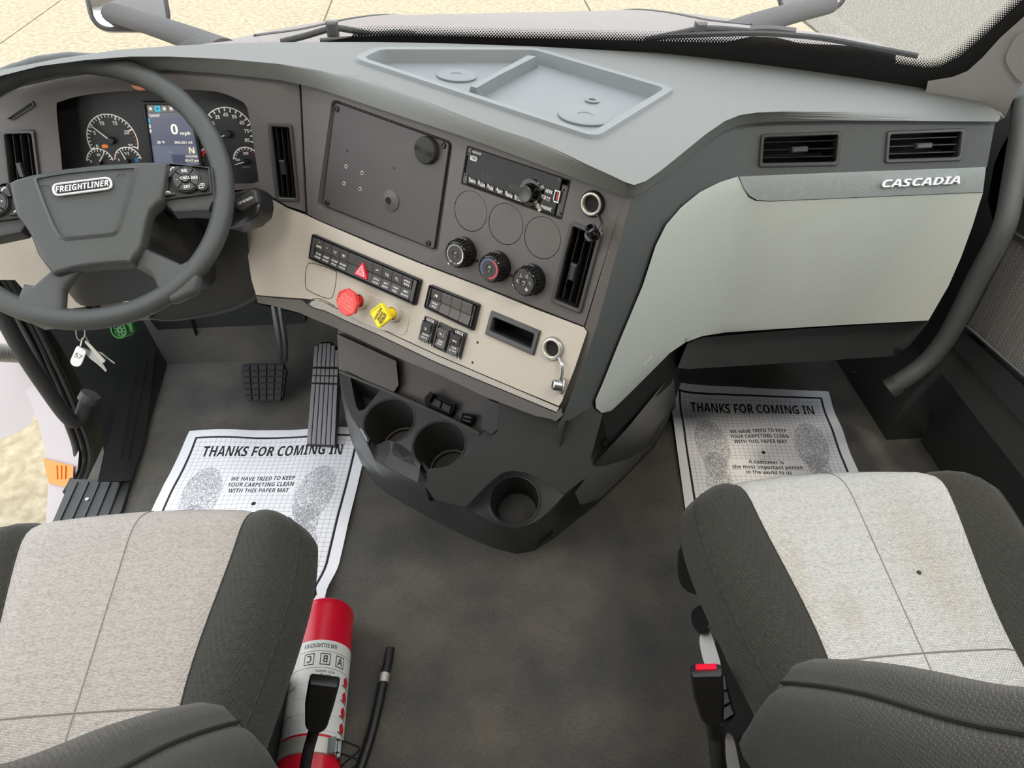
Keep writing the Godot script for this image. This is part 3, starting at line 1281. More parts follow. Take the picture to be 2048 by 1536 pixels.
func GLOVE_EDGE_pts() -> PackedVector2Array:
	return pts(GLOVE_EDGE)


func smooth_part(a: Array) -> PackedVector2Array:
	var r := PackedVector2Array()
	for p in a:
		r.append(Vector2(p[0], p[1]))
	return r


func badge():
	var fr := pass_frame(Vector2(1842, 357), 0.0115)
	var w := loc(fr, 1921, 352).x - loc(fr, 1763, 360).x
	var b := MB.new()
	b.xf = fr
	var t := text_tris("CASCADIA", true)
	letters(b, "CASCADIA", Vector2(0, -0.0055), 0.0125, 0.0, 0.004, true, w / (t[1] * 0.0125), 0.3)
	commit(b, "name_badge", M.badge_silver, dash)


func tray(fr: Transform3D):
	var to := func(a: Array) -> PackedVector2Array: return locs(fr, a)
	var corner := ccw(locs(fr, TRAY))
	var lvl := func(d: float, r: float) -> PackedVector2Array: return rounded(inset(corner, d), r, 6)
	var b := MB.new()
	b.xf = fr
	var o: PackedVector2Array = lvl.call(0.0, 0.026)
	var r1: PackedVector2Array = lvl.call(0.004, 0.024)
	var r2: PackedVector2Array = lvl.call(0.018, 0.016)
	var r3: PackedVector2Array = lvl.call(0.026, 0.012)
	b.wall(o, -0.002, r1, 0.005)
	b.wall(r1, 0.005, r2, 0.0045)
	b.wall(r2, 0.0045, r3, -0.016)
	b.face(r3, -0.016)
	commit(b, "tray", M.tray, dash, 50.0)
	var d := MB.new()
	d.xf = fr
	var bar := ccw(to.call([1053, 112, 1078, 116, 1000, 156, 955, 182, 935, 176, 980, 152]))
	var bar2 := inset(bar, 0.004)
	d.wall(bar, -0.016, bar2, 0.003)
	d.face(bar2, 0.003)
	commit(d, "tray_divider", M.tray, dash, 50.0)
	for k in 2:
		var c := loc(fr, 913, 153, -0.016) if k == 0 else loc(fr, 1170, 234, -0.016)
		var r := 0.035 if k == 0 else 0.0435
		var e := MB.new()
		e.xf = fr * Transform3D(Basis(), Vector3(c.x, c.y, -0.0165))
		e.lathe([Vector2(r, 0.0), Vector2(r, 0.003), Vector2(r - 0.002, 0.0042), Vector2(r * 0.3, 0.0042), Vector2(r * 0.28, 0.0032), Vector2(0, 0.0032)], 40)
		commit(e, "recess_cover", M.tray, dash)
		if k == 1:
			var s := MB.new()
			s.xf = fr * Transform3D(Basis(), Vector3(loc(fr, 1184, 203, -0.016).x, loc(fr, 1184, 203, -0.016).y, -0.0165))
			s.lathe([Vector2(0.012, 0), Vector2(0.012, 0.003), Vector2(0.007, 0.004), Vector2(0.006, 0.001), Vector2(0, 0.001)], 20)
			commit(s, "cover_tab", M.tray, dash)


# ---------------------------------------------------------------- things let into the dashboard
const RADIO := [934.2, 290.4, 1142.6, 359.9, 1123.5, 440.5, 921.5, 367.3]


func cluster_px() -> PackedVector2Array:
	return pts([113, 215, 122, 203, 160, 192, 210, 185, 264, 181, 330, 178, 395, 180, 440, 185, 478, 200, 492, 212, 499, 240, 516, 350, 512, 364, 490, 367, 380, 367, 240, 367, 140, 367, 127, 355, 121, 300])


func plate_px() -> PackedVector2Array:
	return rounded(pts([664, 197, 906, 284, 875, 508, 633, 415]), 12, 4)


func pocket_px() -> PackedVector2Array:
	return pts([984, 620.7, 1082.7, 661.7, 1069, 711, 971.4, 667.6])


func vent_px(k: int) -> PackedVector2Array:
	return pts([[4, 261, 70, 259, 88, 400, 20, 402], [536, 245, 585, 248, 600, 403, 553, 401], [1143, 441, 1206, 467, 1163, 628, 1103, 603], [1521, 268, 1682, 262, 1676, 331, 1516, 334], [1773, 262, 1929, 256, 1921, 321, 1768, 326], [14, 237, 66, 201, 71, 213, 26, 241]][k])


func vent_hole(k: int) -> PackedVector2Array:
	return inset_px(vent_px(k), 4.0 if k < 5 else 1.0)


func inset_px(p: PackedVector2Array, d: float) -> PackedVector2Array:
	return inset(ccw(p), d)


func blank_px(k: int) -> PackedVector2Array:
	var c: Array = [[941, 422.6], [1011.4, 448.3], [1084.6, 476]][k]
	var l := loc(FB, c[0], c[1])
	var r := PackedVector2Array()
	for q in disc(0.0316, 40, l):
		r.append(px_of(FB * Vector3(q.x, q.y, 0)))
	return r


func px_of(p: Vector3) -> Vector2:
	var c := look.transposed() * (p - EYE)
	return Vector2(1024.0 + FOCAL * c.x / -c.z, 768.0 - FOCAL * c.y / -c.z)


func pass_frame(px: Vector2, lift := 0.0) -> Transform3D:
	var o := on_pass(px, lift)
	var x := on_pass(px + Vector2(20, -1), lift) - o
	var y := on_pass(px + Vector2(0, -14), lift) - o
	return frame(o, x, x.cross(y))


func controls():
	vents()
	radio()
	mounting_plate()
	for k in 3:
		var b := MB.new()
		b.xf = FB
		var c: Array = [[941, 422.6], [1011.4, 448.3], [1084.6, 476]][k]
		prism(b, disc(0.0308, 40, loc(FB, c[0], c[1])), -0.012, 0.0, 0.0006)
		commit(b, "gauge_blank", M.dash_dark, dash)
	climate()
	switches()
	valves()
	sockets()
	pocket()
	cluster()


func vents():
	var names := ["tall black air vent beside the instruments, half behind the steering wheel hub", "tall narrow air vent between the instruments and the blank mounting plate", "tall air vent on the centre stack with a socket cap hanging over it", "wide air vent on the passenger's side, the one nearer the centre stack", "wide air vent on the passenger's side above the chrome lettering", "small slanted air slot under the rim of the steering wheel by the door"]
	for k in 6:
		var px := vent_px(k)
		var c := (px[0] + px[1] + px[2] + px[3]) / 4
		var fr := FB if k == 2 else FI
		if k in [3, 4]:
			fr = pass_frame(c)
		var q := PackedVector2Array()
		for p in px:
			q.append(loc(fr, p.x, p.y))
		q = ccw(q)
		var t := thing("air_vent", names[k], "vent", fr * Vector3(loc(fr, c.x, c.y).x, loc(fr, c.x, c.y).y, 0), "dashboard air vents")
		var rad := 0.006 if k < 5 else 0.002
		var w := 0.006 if k < 5 else 0.0025
		var o := rounded(q, rad, 4)
		var i := rounded(inset(q, w), rad * 0.6, 4)
		var b := MB.new()
		b.xf = fr
		ring(b, o, i, -0.012, 0.0045, 0.0015)
		commit(b, "frame", M.vent_frame, t)
		var d := MB.new()
		d.xf = fr
		d.wall(ccw(i), -0.05, ccw(i), -0.001)
		for z in range(d.v.size() / 3):                     # the duct is seen from inside
			var s := d.v[z * 3 + 1]
			d.v[z * 3 + 1] = d.v[z * 3 + 2]
			d.v[z * 3 + 2] = s
		d.face(i, -0.05)
		commit(d, "duct", M.pit, t)
		if k == 5:
			for f in [0.35, 0.7]:
				var s := MB.new()
				s.xf = fr
				var a: Vector2 = q[0].lerp(q[3], f)
				var e: Vector2 = q[1].lerp(q[2], f)
				strip(s, PackedVector2Array([a, e]), 0.0015, -0.01, 0.0, false)
				commit(s, "slat", M.vent_frame, t)
			continue
		# corners: tl, tr, br, bl in the order of the pixels
		var tl := loc(fr, px[0].x, px[0].y)
		var tr := loc(fr, px[1].x, px[1].y)
		var br := loc(fr, px[2].x, px[2].y)
		var bl := loc(fr, px[3].x, px[3].y)
		var upright: bool = k < 3
		for j in 3:
			var f: float = 0.27 + 0.23 * j
			var a := (tl.lerp(tr, f) if upright else tl.lerp(bl, f))
			var e := (bl.lerp(br, f) if upright else tr.lerp(br, f))
			var dir := (e - a).normalized()
			a += dir * (w + 0.002)
			e -= dir * (w + 0.002)
			var s := MB.new()
			var n := Vector2(-dir.y, dir.x)
			s.xf = fr * Transform3D(Basis(Vector3(dir.x, dir.y, 0), Vector3(n.x, n.y, 0), Vector3(0, 0, 1)), Vector3((a.x + e.x) / 2, (a.y + e.y) / 2, -0.012))
			box(s, Vector3.ZERO, Vector3(a.distance_to(e), 0.0016, 0.018), 0.0006)
			commit(s, "slat", M.slat if k != 4 else M.vent_frame, t)
		var g := MB.new()                                     # the tab that swings the slats
		var m := (tl + tr + br + bl) / 4
		if upright:
			m = tl.lerp(tr, 0.42).lerp(bl.lerp(br, 0.42), 0.56)
		g.xf = fr * Transform3D(Basis(), Vector3(m.x, m.y, -0.004))
		box(g, Vector3.ZERO, Vector3(0.011, 0.026, 0.014) if upright else Vector3(0.028, 0.009, 0.016), 0.002)
		commit(g, "tab", M.slat if k < 3 else M.vent_frame, t)


func radio():
	var q := locs(FB, RADIO)
	var o := FB * Transform3D(Basis(), Vector3(0, 0, -0.009))
	var t := thing("car_radio", "black single-height car radio with a round knob, let into the centre stack", "radio", FB * Vector3(0.09, -0.03, -0.01))
	var W := q[0].distance_to(q[1])
	var H := q[0].distance_to(q[3])
	var fr := frame(FB * Vector3(q[3].x, q[3].y, -0.008), FB.basis * Vector3(q[2].x - q[3].x, q[2].y - q[3].y, 0), FB.basis.z)
	var s := MB.new()
	s.xf = FB
	ring(s, rounded(q, 0.003, 3), rounded(inset(ccw(q), 0.0025), 0.002, 3), -0.03, 0.0004, 0.0004)
	s.face(inset(ccw(q), 0.002), -0.012)
	commit(s, "sleeve", M.pit, t)
	# face, with its print
	var im := Image.create(1024, 324, false, Image.FORMAT_RGB8)
	im.fill(c8(16, 16, 18))
	var k := 1024.0 / W
	im.fill_rect(Rect2i(18, 14, 900, 296), c8(22, 22, 25))
	line_px(im, PackedVector2Array([Vector2(40, 16), Vector2(905, 16), Vector2(928, 40)]), 4, c8(120, 118, 118))
	write(im, "Bluetooth", Vector2(98, 36), 20, c8(220, 220, 218), true, 0.8)
	write(im, "1:12", Vector2(240, 205), 44, c8(66, 64, 64), false, 0.9)
	write(im, "WED", Vector2(520, 205), 40, c8(66, 64, 64), false, 0.9)
	var p := rounded(PackedVector2Array([Vector2(0.002, 0.002), Vector2(W - 0.014, 0.002), Vector2(W - 0.014, H - 0.002), Vector2(0.002, H - 0.002)]), 0.004, 3)
	var f := MB.new()
	f.xf = fr
	plate(f, p, -0.004, 0.006, 0.001, Vector2.ZERO, Vector2(W, H))
	var fm := picture(im, 0.07)
	fm.metallic_specular = 0.32
	commit(f, "faceplate", fm, t, 30.0)
	var e := MB.new()
	e.xf = fr
	box(e, Vector3(W - 0.0085, H * 0.42, 0.002), Vector3(0.011, H * 0.8, 0.004), 0.001)
	box(e, Vector3(0.006, H - 0.008, 0.0065), Vector3(0.009, 0.013, 0.002), 0.0008)
	box(e, Vector3(0.006, 0.010, 0.0065), Vector3(0.009, 0.016, 0.002), 0.0008)
	commit(e, "end_trim", M.vent_frame, t)
	var hole := MB.new()
	for h in [[0.006, H - 0.011, 0.0076], [0.006, 0.015, 0.0076], [W - 0.009, H * 0.70, 0.0044], [W - 0.006, H * 0.13, 0.0044]]:
		hole.xf = fr * Transform3D(Basis(), Vector3(h[0], h[1], h[2]))
		hole.lathe([Vector2(0.0016, 0), Vector2(0.0014, 0.0003), Vector2(0, 0.0001)], 12)
	commit(hole, "fixing_hole", M.pit, t).set_meta("kind", "stuff")
	for i in 6:                                             # preset keys
		var c := loc(fr, 944.5 + 18.4 * i, 359.8 + 7.2 * i, 0.006)
		var b := MB.new()
		b.xf = fr
		prism(b, rounded(rect(0.0135, 0.0068, c), 0.001, 2), 0.005, 0.0078, 0.0006)
		var key := commit(b, "preset_key", M.switch, t)
		var l := MB.new()
		l.xf = fr
		letters(l, str(i + 1), c + Vector2(-0.004, 0.0012), 0.0024, 0.0076, 0.0081)
		letters(l, ["INFO", "FLDR", "TRK", "RPT", "RDM", "SCAN"][i], c + Vector2(0.0022, -0.0014), 0.0016, 0.0076, 0.0081, true, 0.8)
		commit(l, "key_lettering", M.mark, key)
	var pb := MB.new()
	pb.xf = fr
	prism(pb, rounded(rect(0.0125, 0.0068, loc(fr, 948.5, 317, 0.006)), 0.0012, 2), 0.005, 0.0082, 0.0008)
	var power := commit(pb, "source_key", M.white, t)
	var pl := MB.new()
	pl.xf = fr
	letters(pl, "SRC", loc(fr, 948.5, 317, 0.008), 0.0028, 0.008, 0.0085)
	commit(pl, "key_lettering", M.black, power)
	# rotary knob
	var kc := loc(fr, 1048, 387, 0.022)
	var kb := MB.new()
	kb.xf = fr * Transform3D(Basis(), Vector3(kc.x + 0.002, kc.y, 0.0))
	kb.lathe([Vector2(0.0205, 0.004), Vector2(0.0205, 0.0075), Vector2(0.019, 0.0085), Vector2(0.0145, 0.0085), Vector2(0.0135, 0.012), Vector2(0.0125, 0.022), Vector2(0.0115, 0.0232)], 40)
	commit(kb, "volume_knob", M.gloss, t)
	var kr := MB.new()
	kr.xf = fr * Transform3D(Basis(), Vector3(kc.x + 0.002, kc.y, 0.0))
	kr.lathe([Vector2(0.0116, 0.0228), Vector2(0.0122, 0.0238), Vector2(0.0108, 0.0246), Vector2(0.0098, 0.0238), Vector2(0, 0.0226)], 40)
	commit(kr, "knob_cap", M.vent_frame, t)
	# fan of silver keys beside the knob
	for g in [[1079, 378, 40, 0], [1092, 396, -4, 1], [1076, 412, -48, 2]]:
		var b := MB.new()
		var c := loc(fr, g[0], g[1], 0.007)
		b.xf = fr * Transform3D(Basis(Vector3(0, 0, 1), deg_to_rad(g[2])), Vector3(c.x, c.y, 0))
		prism(b, rounded(rect(0.017, 0.0058), 0.001, 2), 0.005, 0.0085, 0.0008)
		var key := commit(b, "silver_key", M.dull_silver, t)
		var l := MB.new()
		l.xf = b.xf
		letters(l, ["MENU", "DISP BACK", "AUD"][g[3]], Vector2.ZERO, 0.0024, 0.0084, 0.0088, true, 0.85)
		commit(l, "key_lettering", M.black, key)
	for g in [[1099, 383, 0], [1093, 416, 0]]:
		var b := MB.new()
		var c := loc(fr, g[0], g[1], 0.007)
		b.xf = fr
		prism(b, rounded(rect(0.011, 0.007, c), 0.001, 2), 0.005, 0.008, 0.0006)
		var key := commit(b, "search_key", M.vent_frame, t)
		var l := MB.new()
		l.xf = fr
		letters(l, "SEEK" if g[1] < 400 else "PHONE", c, 0.0022, 0.0079, 0.0083, true, 0.85)
		commit(l, "key_lettering", M.mark, key)
	var u := MB.new()
	var uc := loc(fr, 1113.5, 393, 0.007)
	u.xf = fr * Transform3D(Basis(), Vector3(uc.x, uc.y, 0))
	var uo := rect(0.0105, 0.0185)
	ring(u, rounded(uo, 0.001, 2), rounded(inset(ccw(uo), 0.0026), 0.0008, 2), 0.005, 0.0078, 0.0005)
	commit(u, "usb_port", M.steel, t)
	var ut := MB.new()
	ut.xf = u.xf
	box(ut, Vector3(0.0008, 0, 0.006), Vector3(0.002, 0.011, 0.002))
	commit(ut, "usb_tongue", M.knob_red_dark, t)
	var a := MB.new()
	var ac := loc(fr, 1103, 419, 0.006)
	a.xf = fr * Transform3D(Basis(), Vector3(ac.x, ac.y, 0.0))
	a.lathe([Vector2(0.0042, 0.004), Vector2(0.0042, 0.007), Vector2(0.0032, 0.0076), Vector2(0.0018, 0.0076), Vector2(0.0017, 0.004), Vector2(0, 0.004)], 24)
	commit(a, "aux_socket", M.vent_frame, t)


func mounting_plate():
	var t := thing("mounting_plate", "flat dark plate with drilled holes, corner screws and a round cap on the centre stack", "plate", on_fb(Vector2(775, 350), 0))
	var q := locs(FB, [671, 205, 899, 287, 868, 498, 647, 409], -0.006)
	var inner := rounded(q, 0.005, 4)
	var d := 0.0
	var b := MB.new()
	b.xf = FB
	prism(b, inner, -0.014, -0.005, 0.0008)
	var pm := mat("plate_black", c8(70, 68, 69), 0.42)
	commit(b, "sheet", pm, t)
	var wall := MB.new()
	var outer := PackedVector2Array()
	for p in plate_px():
		outer.append(loc(FB, p.x, p.y))
	outer = ccw(outer)
	wall.xf = FB
	wall.wall(outer, 0.0, inset(outer, 0.0045), -0.011)
	for z in range(wall.v.size() / 3):
		var s := wall.v[z * 3 + 1]
		wall.v[z * 3 + 1] = wall.v[z * 3 + 2]
		wall.v[z * 3 + 2] = s
	wall.face(inset(outer, 0.004), -0.011)
	commit(wall, "recess", M.trim, t)
	for c in [[674, 218], [887, 291], [655, 405], [857, 486]]:
		var l := loc(FB, c[0], c[1], -0.005)
		var s := MB.new()
		s.xf = FB * Transform3D(Basis(), Vector3(l.x, l.y, -0.005))
		s.lathe([Vector2(0.0052, 0), Vector2(0.005, 0.0018), Vector2(0.0038, 0.0028), Vector2(0.0021, 0.0028), Vector2(0.0019, 0.001), Vector2(0, 0.001)], 20)
		commit(s, "screw", M.screw, t)
	for c in [[695, 302], [692, 333], [724, 346], [688, 367], [720, 378], [788, 337]]:
		var l := loc(FB, c[0], c[1], -0.005)
		var s := MB.new()
		s.xf = FB * Transform3D(Basis(), Vector3(l.x, l.y, -0.005))
		var ringed: bool = c[0] in [692, 724, 688, 720]
		s.lathe([Vector2(0.0036 if ringed else 0.0022, 0), Vector2(0.003 if ringed else 0.0019, 0.0006), Vector2(0.0017, 0.0004), Vector2(0.0015, 0.0002), Vector2(0, 0.0002)], 14)
		commit(s, "drilled_hole", M.slat if not ringed else M.dull_silver, t)
		if ringed:
			var h := MB.new()
			h.xf = s.xf
			h.lathe([Vector2(0.002, 0.0007), Vector2(0, 0.0009)], 12)
			commit(h, "hole", M.pit, t)
	var c := loc(FB, 849, 301, 0.004)
	var cap := MB.new()
	cap.xf = FB * Transform3D(Basis(), Vector3(c.x, c.y, -0.005))
	cap.lathe([Vector2(0.0215, 0), Vector2(0.0215, 0.007), Vector2(0.0205, 0.0095), Vector2(0.0185, 0.011), Vector2(0, 0.0125)], 40)
	var capo := commit(cap, "round_cap", M.rubber, t)
	var cl := MB.new()
	cl.xf = FB * Transform3D(Basis(), Vector3(c.x, c.y, 0.006))
	letters(cl, "PAYMENT", Vector2(0, -0.001), 0.0075, 0.0, 0.0015, false, 0.8, 0.0, -6)
	commit(cl, "cap_lettering", M.rubber, capo)
	var g := loc(FB, 778, 402, 0.0)
	var gm := MB.new()
	gm.xf = FB * Transform3D(Basis(), Vector3(g.x, g.y, -0.005))
	gm.lathe([Vector2(0.0185, 0), Vector2(0.0178, 0.002), Vector2(0.008, 0.0065), Vector2(0.0065, 0.0065), Vector2(0.006, 0.003)], 40)
	commit(gm, "grommet", M.trim, t)
	var gh := MB.new()
	gh.xf = gm.xf
	gh.lathe([Vector2(0.0068, 0.0055), Vector2(0, 0.005)], 24)
	commit(gh, "grommet_hole", M.pit, t)


func icon_fan(im: Image, c: Vector2, r: float, col: Color):
	for k in 4:
		var a := TAU * k / 4.0 + 0.4
		fill_poly(im, PackedVector2Array([c, c + Vector2.from_angle(a) * r, c + Vector2.from_angle(a + 0.7) * r]), col)


func icon_seat(im: Image, c: Vector2, s: float, col: Color, kind: int):
	line_px(im, PackedVector2Array([c + Vector2(-2, -9) * s, c + Vector2(3, 6) * s, c + Vector2(12, 7) * s]), 3.4 * s, col)
	fill_poly(im, disc(3.0 * s, 12, c + Vector2(-2, -15) * s), col)
	var at := c + Vector2(-13, -4 if kind % 2 == 0 else 8) * s
	line_px(im, PackedVector2Array([at, at + Vector2(7, 0) * s]), 2.6 * s, col)
	if kind == 2:
		line_px(im, PackedVector2Array([c + Vector2(-14, 9) * s, c + Vector2(-6, 11) * s]), 2.6 * s, col)


func climate():
	var names := ["fan speed knob, its face ringed by a white arc, nearest the blank mounting plate", "temperature knob with a blue and red arc, the middle one of the three heater knobs", "air direction knob with small seat signs, nearest the tall vent"]
	for k in 3:
		var fp: Array = [[910, 509], [978, 538], [1047, 565]][k]
		var c := loc(FB, fp[0], fp[1], 0.0245)
		var fr := FB * Transform3D(Basis(), Vector3(c.x, c.y, 0))
		var t := thing("climate_knob", names[k], "knob", fr.origin, "heater knobs")
		var b := MB.new()
		b.xf = fr
		b.lathe([Vector2(0.0245, 0.0), Vector2(0.0242, 0.006), Vector2(0.0225, 0.0075), Vector2(0.021, 0.0215), Vector2(0.0198, 0.0236), Vector2(0.0185, 0.0242), Vector2(0.018, 0.0238), Vector2(0, 0.0238)], 48)
		commit(b, "body", M.gloss, t)
		for i in 24:
			var a := TAU * i / 24
			var r := MB.new()
			r.xf = fr * Transform3D(Basis(Vector3(0, 0, 1), a), Vector3.ZERO)
			r.xf = r.xf * Transform3D(Basis(Vector3(0, 1, 0), -0.08), Vector3(0.0222, 0, 0.0145))
			box(r, Vector3.ZERO, Vector3(0.0014, 0.0022, 0.013), 0.0004)
			commit(r, "grip_rib", M.black, t)
		var im := Image.create(256, 256, false, Image.FORMAT_RGB8)
		im.fill(c8(46, 46, 47))
		var m := Vector2(128, 128)
		var wcol := c8(226, 228, 222)
		if k == 0:
			line_px(im, arc(m, 108, -150, 120, 60), 5, wcol)
			line_px(im, arc(m, 106, 60, 150, 30), 13, wcol)
			line_px(im, arc(Vector2(84, 222), 10, 0, 360, 20), 4, wcol, true)
			icon_fan(im, Vector2(140, 232), 12, wcol)
			line_px(im, arc(Vector2(120, 100), 16, -60, 190, 20), 5, wcol)
		elif k == 1:
			line_px(im, arc(m, 104, -140, 10, 50), 9, c8(84, 116, 190))
			line_px(im, arc(m, 104, 14, 165, 50), 15, c8(226, 60, 66))
			for i in 6:
				line_px(im, PackedVector2Array([Vector2(128, 100) + Vector2.from_angle(TAU * i / 6) * 4, Vector2(128, 100) + Vector2.from_angle(TAU * i / 6) * 17]), 4, wcol)
		else:
			for i in 5:
				icon_seat(im, m + Vector2(sin(deg_to_rad(-100 + 60 * i)), -cos(deg_to_rad(-100 + 60 * i))) * 78, 1.35, wcol, i % 3)
			line_px(im, arc(m + Vector2(52, 66), 15, 0, 360, 20), 4, wcol, true)
			line_px(im, PackedVector2Array([m + Vector2(40, 66), m + Vector2(66, 66)]), 4, wcol)
			line_px(im, PackedVector2Array([m + Vector2(-16, -8), m + Vector2(4, -14), m + Vector2(18, 0)]), 6, wcol)
		fill_poly(im, disc(7, 16, Vector2(128, 156)), c8(150, 150, 148))
		var f := MB.new()
		f.xf = fr
		plate(f, disc(0.0178, 40), 0.0232, 0.0244, 0.0004, Vector2(-0.0178, -0.0178), Vector2(0.0178, 0.0178))
		commit(f, "face", picture(im, 0.4), t)
		var d := MB.new()
		d.xf = fr
		d.lathe([Vector2(0.0066, 0.0243), Vector2(0.0062, 0.0249), Vector2(0.0052, 0.0246), Vector2(0.0051, 0.0246)], 24)
		commit(d, "push_button_rim", M.black, t)
		var pip: Array = [[897, 527.5], [985.5, 564], [1026, 570]][k]
		var pp := loc(FB, pip[0], pip[1])
		var s := MB.new()
		s.xf = FB * Transform3D(Basis(), Vector3(pp.x, pp.y, 0))
		s.lathe([Vector2(0.0016, 0), Vector2(0.0013, 0.0004), Vector2(0, 0.0006)], 10)
		commit(s, "pointer_dot", M.white, dash)
	for k in 2:
		var s := MB.new()
		s.xf = FB
		var a := loc(FB, [950, 1018][k], [519, 548][k])
		box(s, Vector3(a.x, a.y, 0.001), Vector3(0.014, 0.0035, 0.003), 0.0008)
		commit(s, "link_bar", M.black, dash)


func lerp_quad(q: PackedVector2Array, u: float, v: float) -> Vector2:     # corners tl, tr, br, bl
	return q[0].lerp(q[1], u).lerp(q[3].lerp(q[2], u), v)


func rocker(t: Node3D, fr: Transform3D, q: PackedVector2Array, u0: float, u1: float, m: Material, marks: Array, tall := 0.009, press := 0.0):
	# a rocker key: two facets that meet in a step across the middle
	var rows := []
	var prof := [[0.0, 0.0], [0.02, tall * 0.8], [0.06, tall], [0.46, tall * (0.72 - press)], [0.54, tall * (0.46 - press)], [0.94, tall * 0.86], [0.985, tall * 0.7], [1.0, 0.0]]
	for p in prof:
		var a := lerp_quad(q, u0, lerpf(0.035, 0.965, p[0]))
		var e := lerp_quad(q, u1, lerpf(0.035, 0.965, p[0]))
		var g := (e - a).normalized() * 0.0005
		rows.append(PackedVector3Array([Vector3(a.x + g.x, a.y + g.y, 0), Vector3(a.x + g.x, a.y + g.y, p[1]), Vector3(e.x - g.x, e.y - g.y, p[1]), Vector3(e.x - g.x, e.y - g.y, 0)]))
	var b := MB.new()
	b.xf = fr
	b.loft(rows, false, true)
	commit(b, "key", m, t, 20.0)
	var l := MB.new()
	for k in marks.size():
		var mk: Array = marks[k]                            # [text, v, height]
		var c := lerp_quad(q, (u0 + u1) / 2, mk[1])
		var v: float = mk[1]
		var z := lerpf(tall, tall * 0.72, clampf((v - 0.06) / 0.4, 0, 1)) if v < 0.5 else lerpf(tall * 0.46, tall * 0.86, clampf((v - 0.54) / 0.4, 0, 1))
		l.xf = fr * Transform3D(Basis(), Vector3(c.x, c.y, z))
		glyph(l, mk[0], mk[2])
	if l.v.size() > 0:
		commit(l, "key_marking", M.mark, t)


func glyph(l: MB, s: String, h: float):
	match s:
		"lamp":
			l.face(disc(h * 0.35, 12, Vector2(0, -h * 0.1)), 0.0003)
			for i in 7:
				var a := PI + PI * i / 6.0
				strip(l, PackedVector2Array([Vector2.from_angle(a) * h * 0.5, Vector2.from_angle(a) * h * 0.95]), h * 0.13, 0, 0.0003)
			strip(l, PackedVector2Array([Vector2(-h * 0.7, h * 0.3), Vector2(h * 0.7, h * 0.3)]), h * 0.16, 0, 0.0003)
		"bulb":
			strip(l, disc(h * 0.4, 14), h * 0.16, 0, 0.0003, true)
			for i in 9:
				var a := TAU * i / 9.0 + PI / 2
				strip(l, PackedVector2Array([Vector2.from_angle(a) * h * 0.6, Vector2.from_angle(a) * h]), h * 0.12, 0, 0.0003)
		"spot":
			strip(l, disc(h * 0.5, 16, Vector2(h * 0.2, h * 0.1)), h * 0.2, 0, 0.0003, true)
			strip(l, PackedVector2Array([Vector2(-h, -h * 0.6), Vector2(-h * 0.2, -h * 0.2)]), h * 0.3, 0, 0.0003)
		"spin":
			strip(l, disc(h * 0.75, 20), h * 0.16, 0, 0.0003, true)
			strip(l, PackedVector2Array([Vector2(0, h * 0.4), Vector2(h * 0.3, -h * 0.3), Vector2(-h * 0.3, -h * 0.3), Vector2(0, h * 0.4)]), h * 0.13, 0, 0.0003)
			strip(l, PackedVector2Array([Vector2(h * 0.2, -h * 0.75), Vector2(h * 0.9, -h * 0.85)]), h * 0.16, 0, 0.0003)
		"lane":
			strip(l, PackedVector2Array([Vector2(-h * 0.7, h), Vector2(h * 0.6, -h)]), h * 0.2, 0, 0.0003)
			strip(l, PackedVector2Array([Vector2(h * 0.6, h * 0.8), Vector2(h * 0.2, h * 0.1)]), h * 0.16, 0, 0.0003)
			strip(l, PackedVector2Array([Vector2(-h * 0.6, h * 0.2), Vector2(-h * 0.6, -h * 0.7)]), h * 0.16, 0, 0.0003)
		"dome":
			l.face(disc(h * 0.4, 12, Vector2(0, h * 0.2)), 0.0003)
			strip(l, PackedVector2Array([Vector2(-h * 0.5, h * 0.6), Vector2(h * 0.5, h * 0.6)]), h * 0.25, 0, 0.0003)
		"axle":
			strip(l, PackedVector2Array([Vector2(0, h * 0.9), Vector2(0, -h * 0.9)]), h * 0.18, 0, 0.0003)
			for e in [0.75, 0.0, -0.75]:
				strip(l, PackedVector2Array([Vector2(-h * 0.5, h * e), Vector2(h * 0.5, h * e)]), h * 0.22, 0, 0.0003)
		"susp":
			strip(l, PackedVector2Array([Vector2(-h * 0.9, h * 0.4), Vector2(-h * 0.3, -h * 0.3)]), h * 0.3, 0, 0.0003)
			strip(l, PackedVector2Array([Vector2(h * 0.1, -h * 0.7), Vector2(h * 0.1, h * 0.7), Vector2(h * 0.8, h * 0.7), Vector2(h * 0.8, -h * 0.8)]), h * 0.14, 0, 0.0003)
		"truck":
			strip(l, PackedVector2Array([Vector2(-h * 0.9, 0), Vector2(-h * 0.1, 0)]), h * 0.6, 0, 0.0003)
			strip(l, PackedVector2Array([Vector2(-h * 0.1, -h * 0.1), Vector2(h * 0.9, -h * 0.3)]), h * 0.2, 0, 0.0003)
			strip(l, PackedVector2Array([Vector2(h * 0.1, h * 0.2), Vector2(h * 0.9, h * 0.1)]), h * 0.16, 0, 0.0003)
		_:
			letters(l, s, Vector2.ZERO, h, 0.0, 0.0003, true, 0.85)


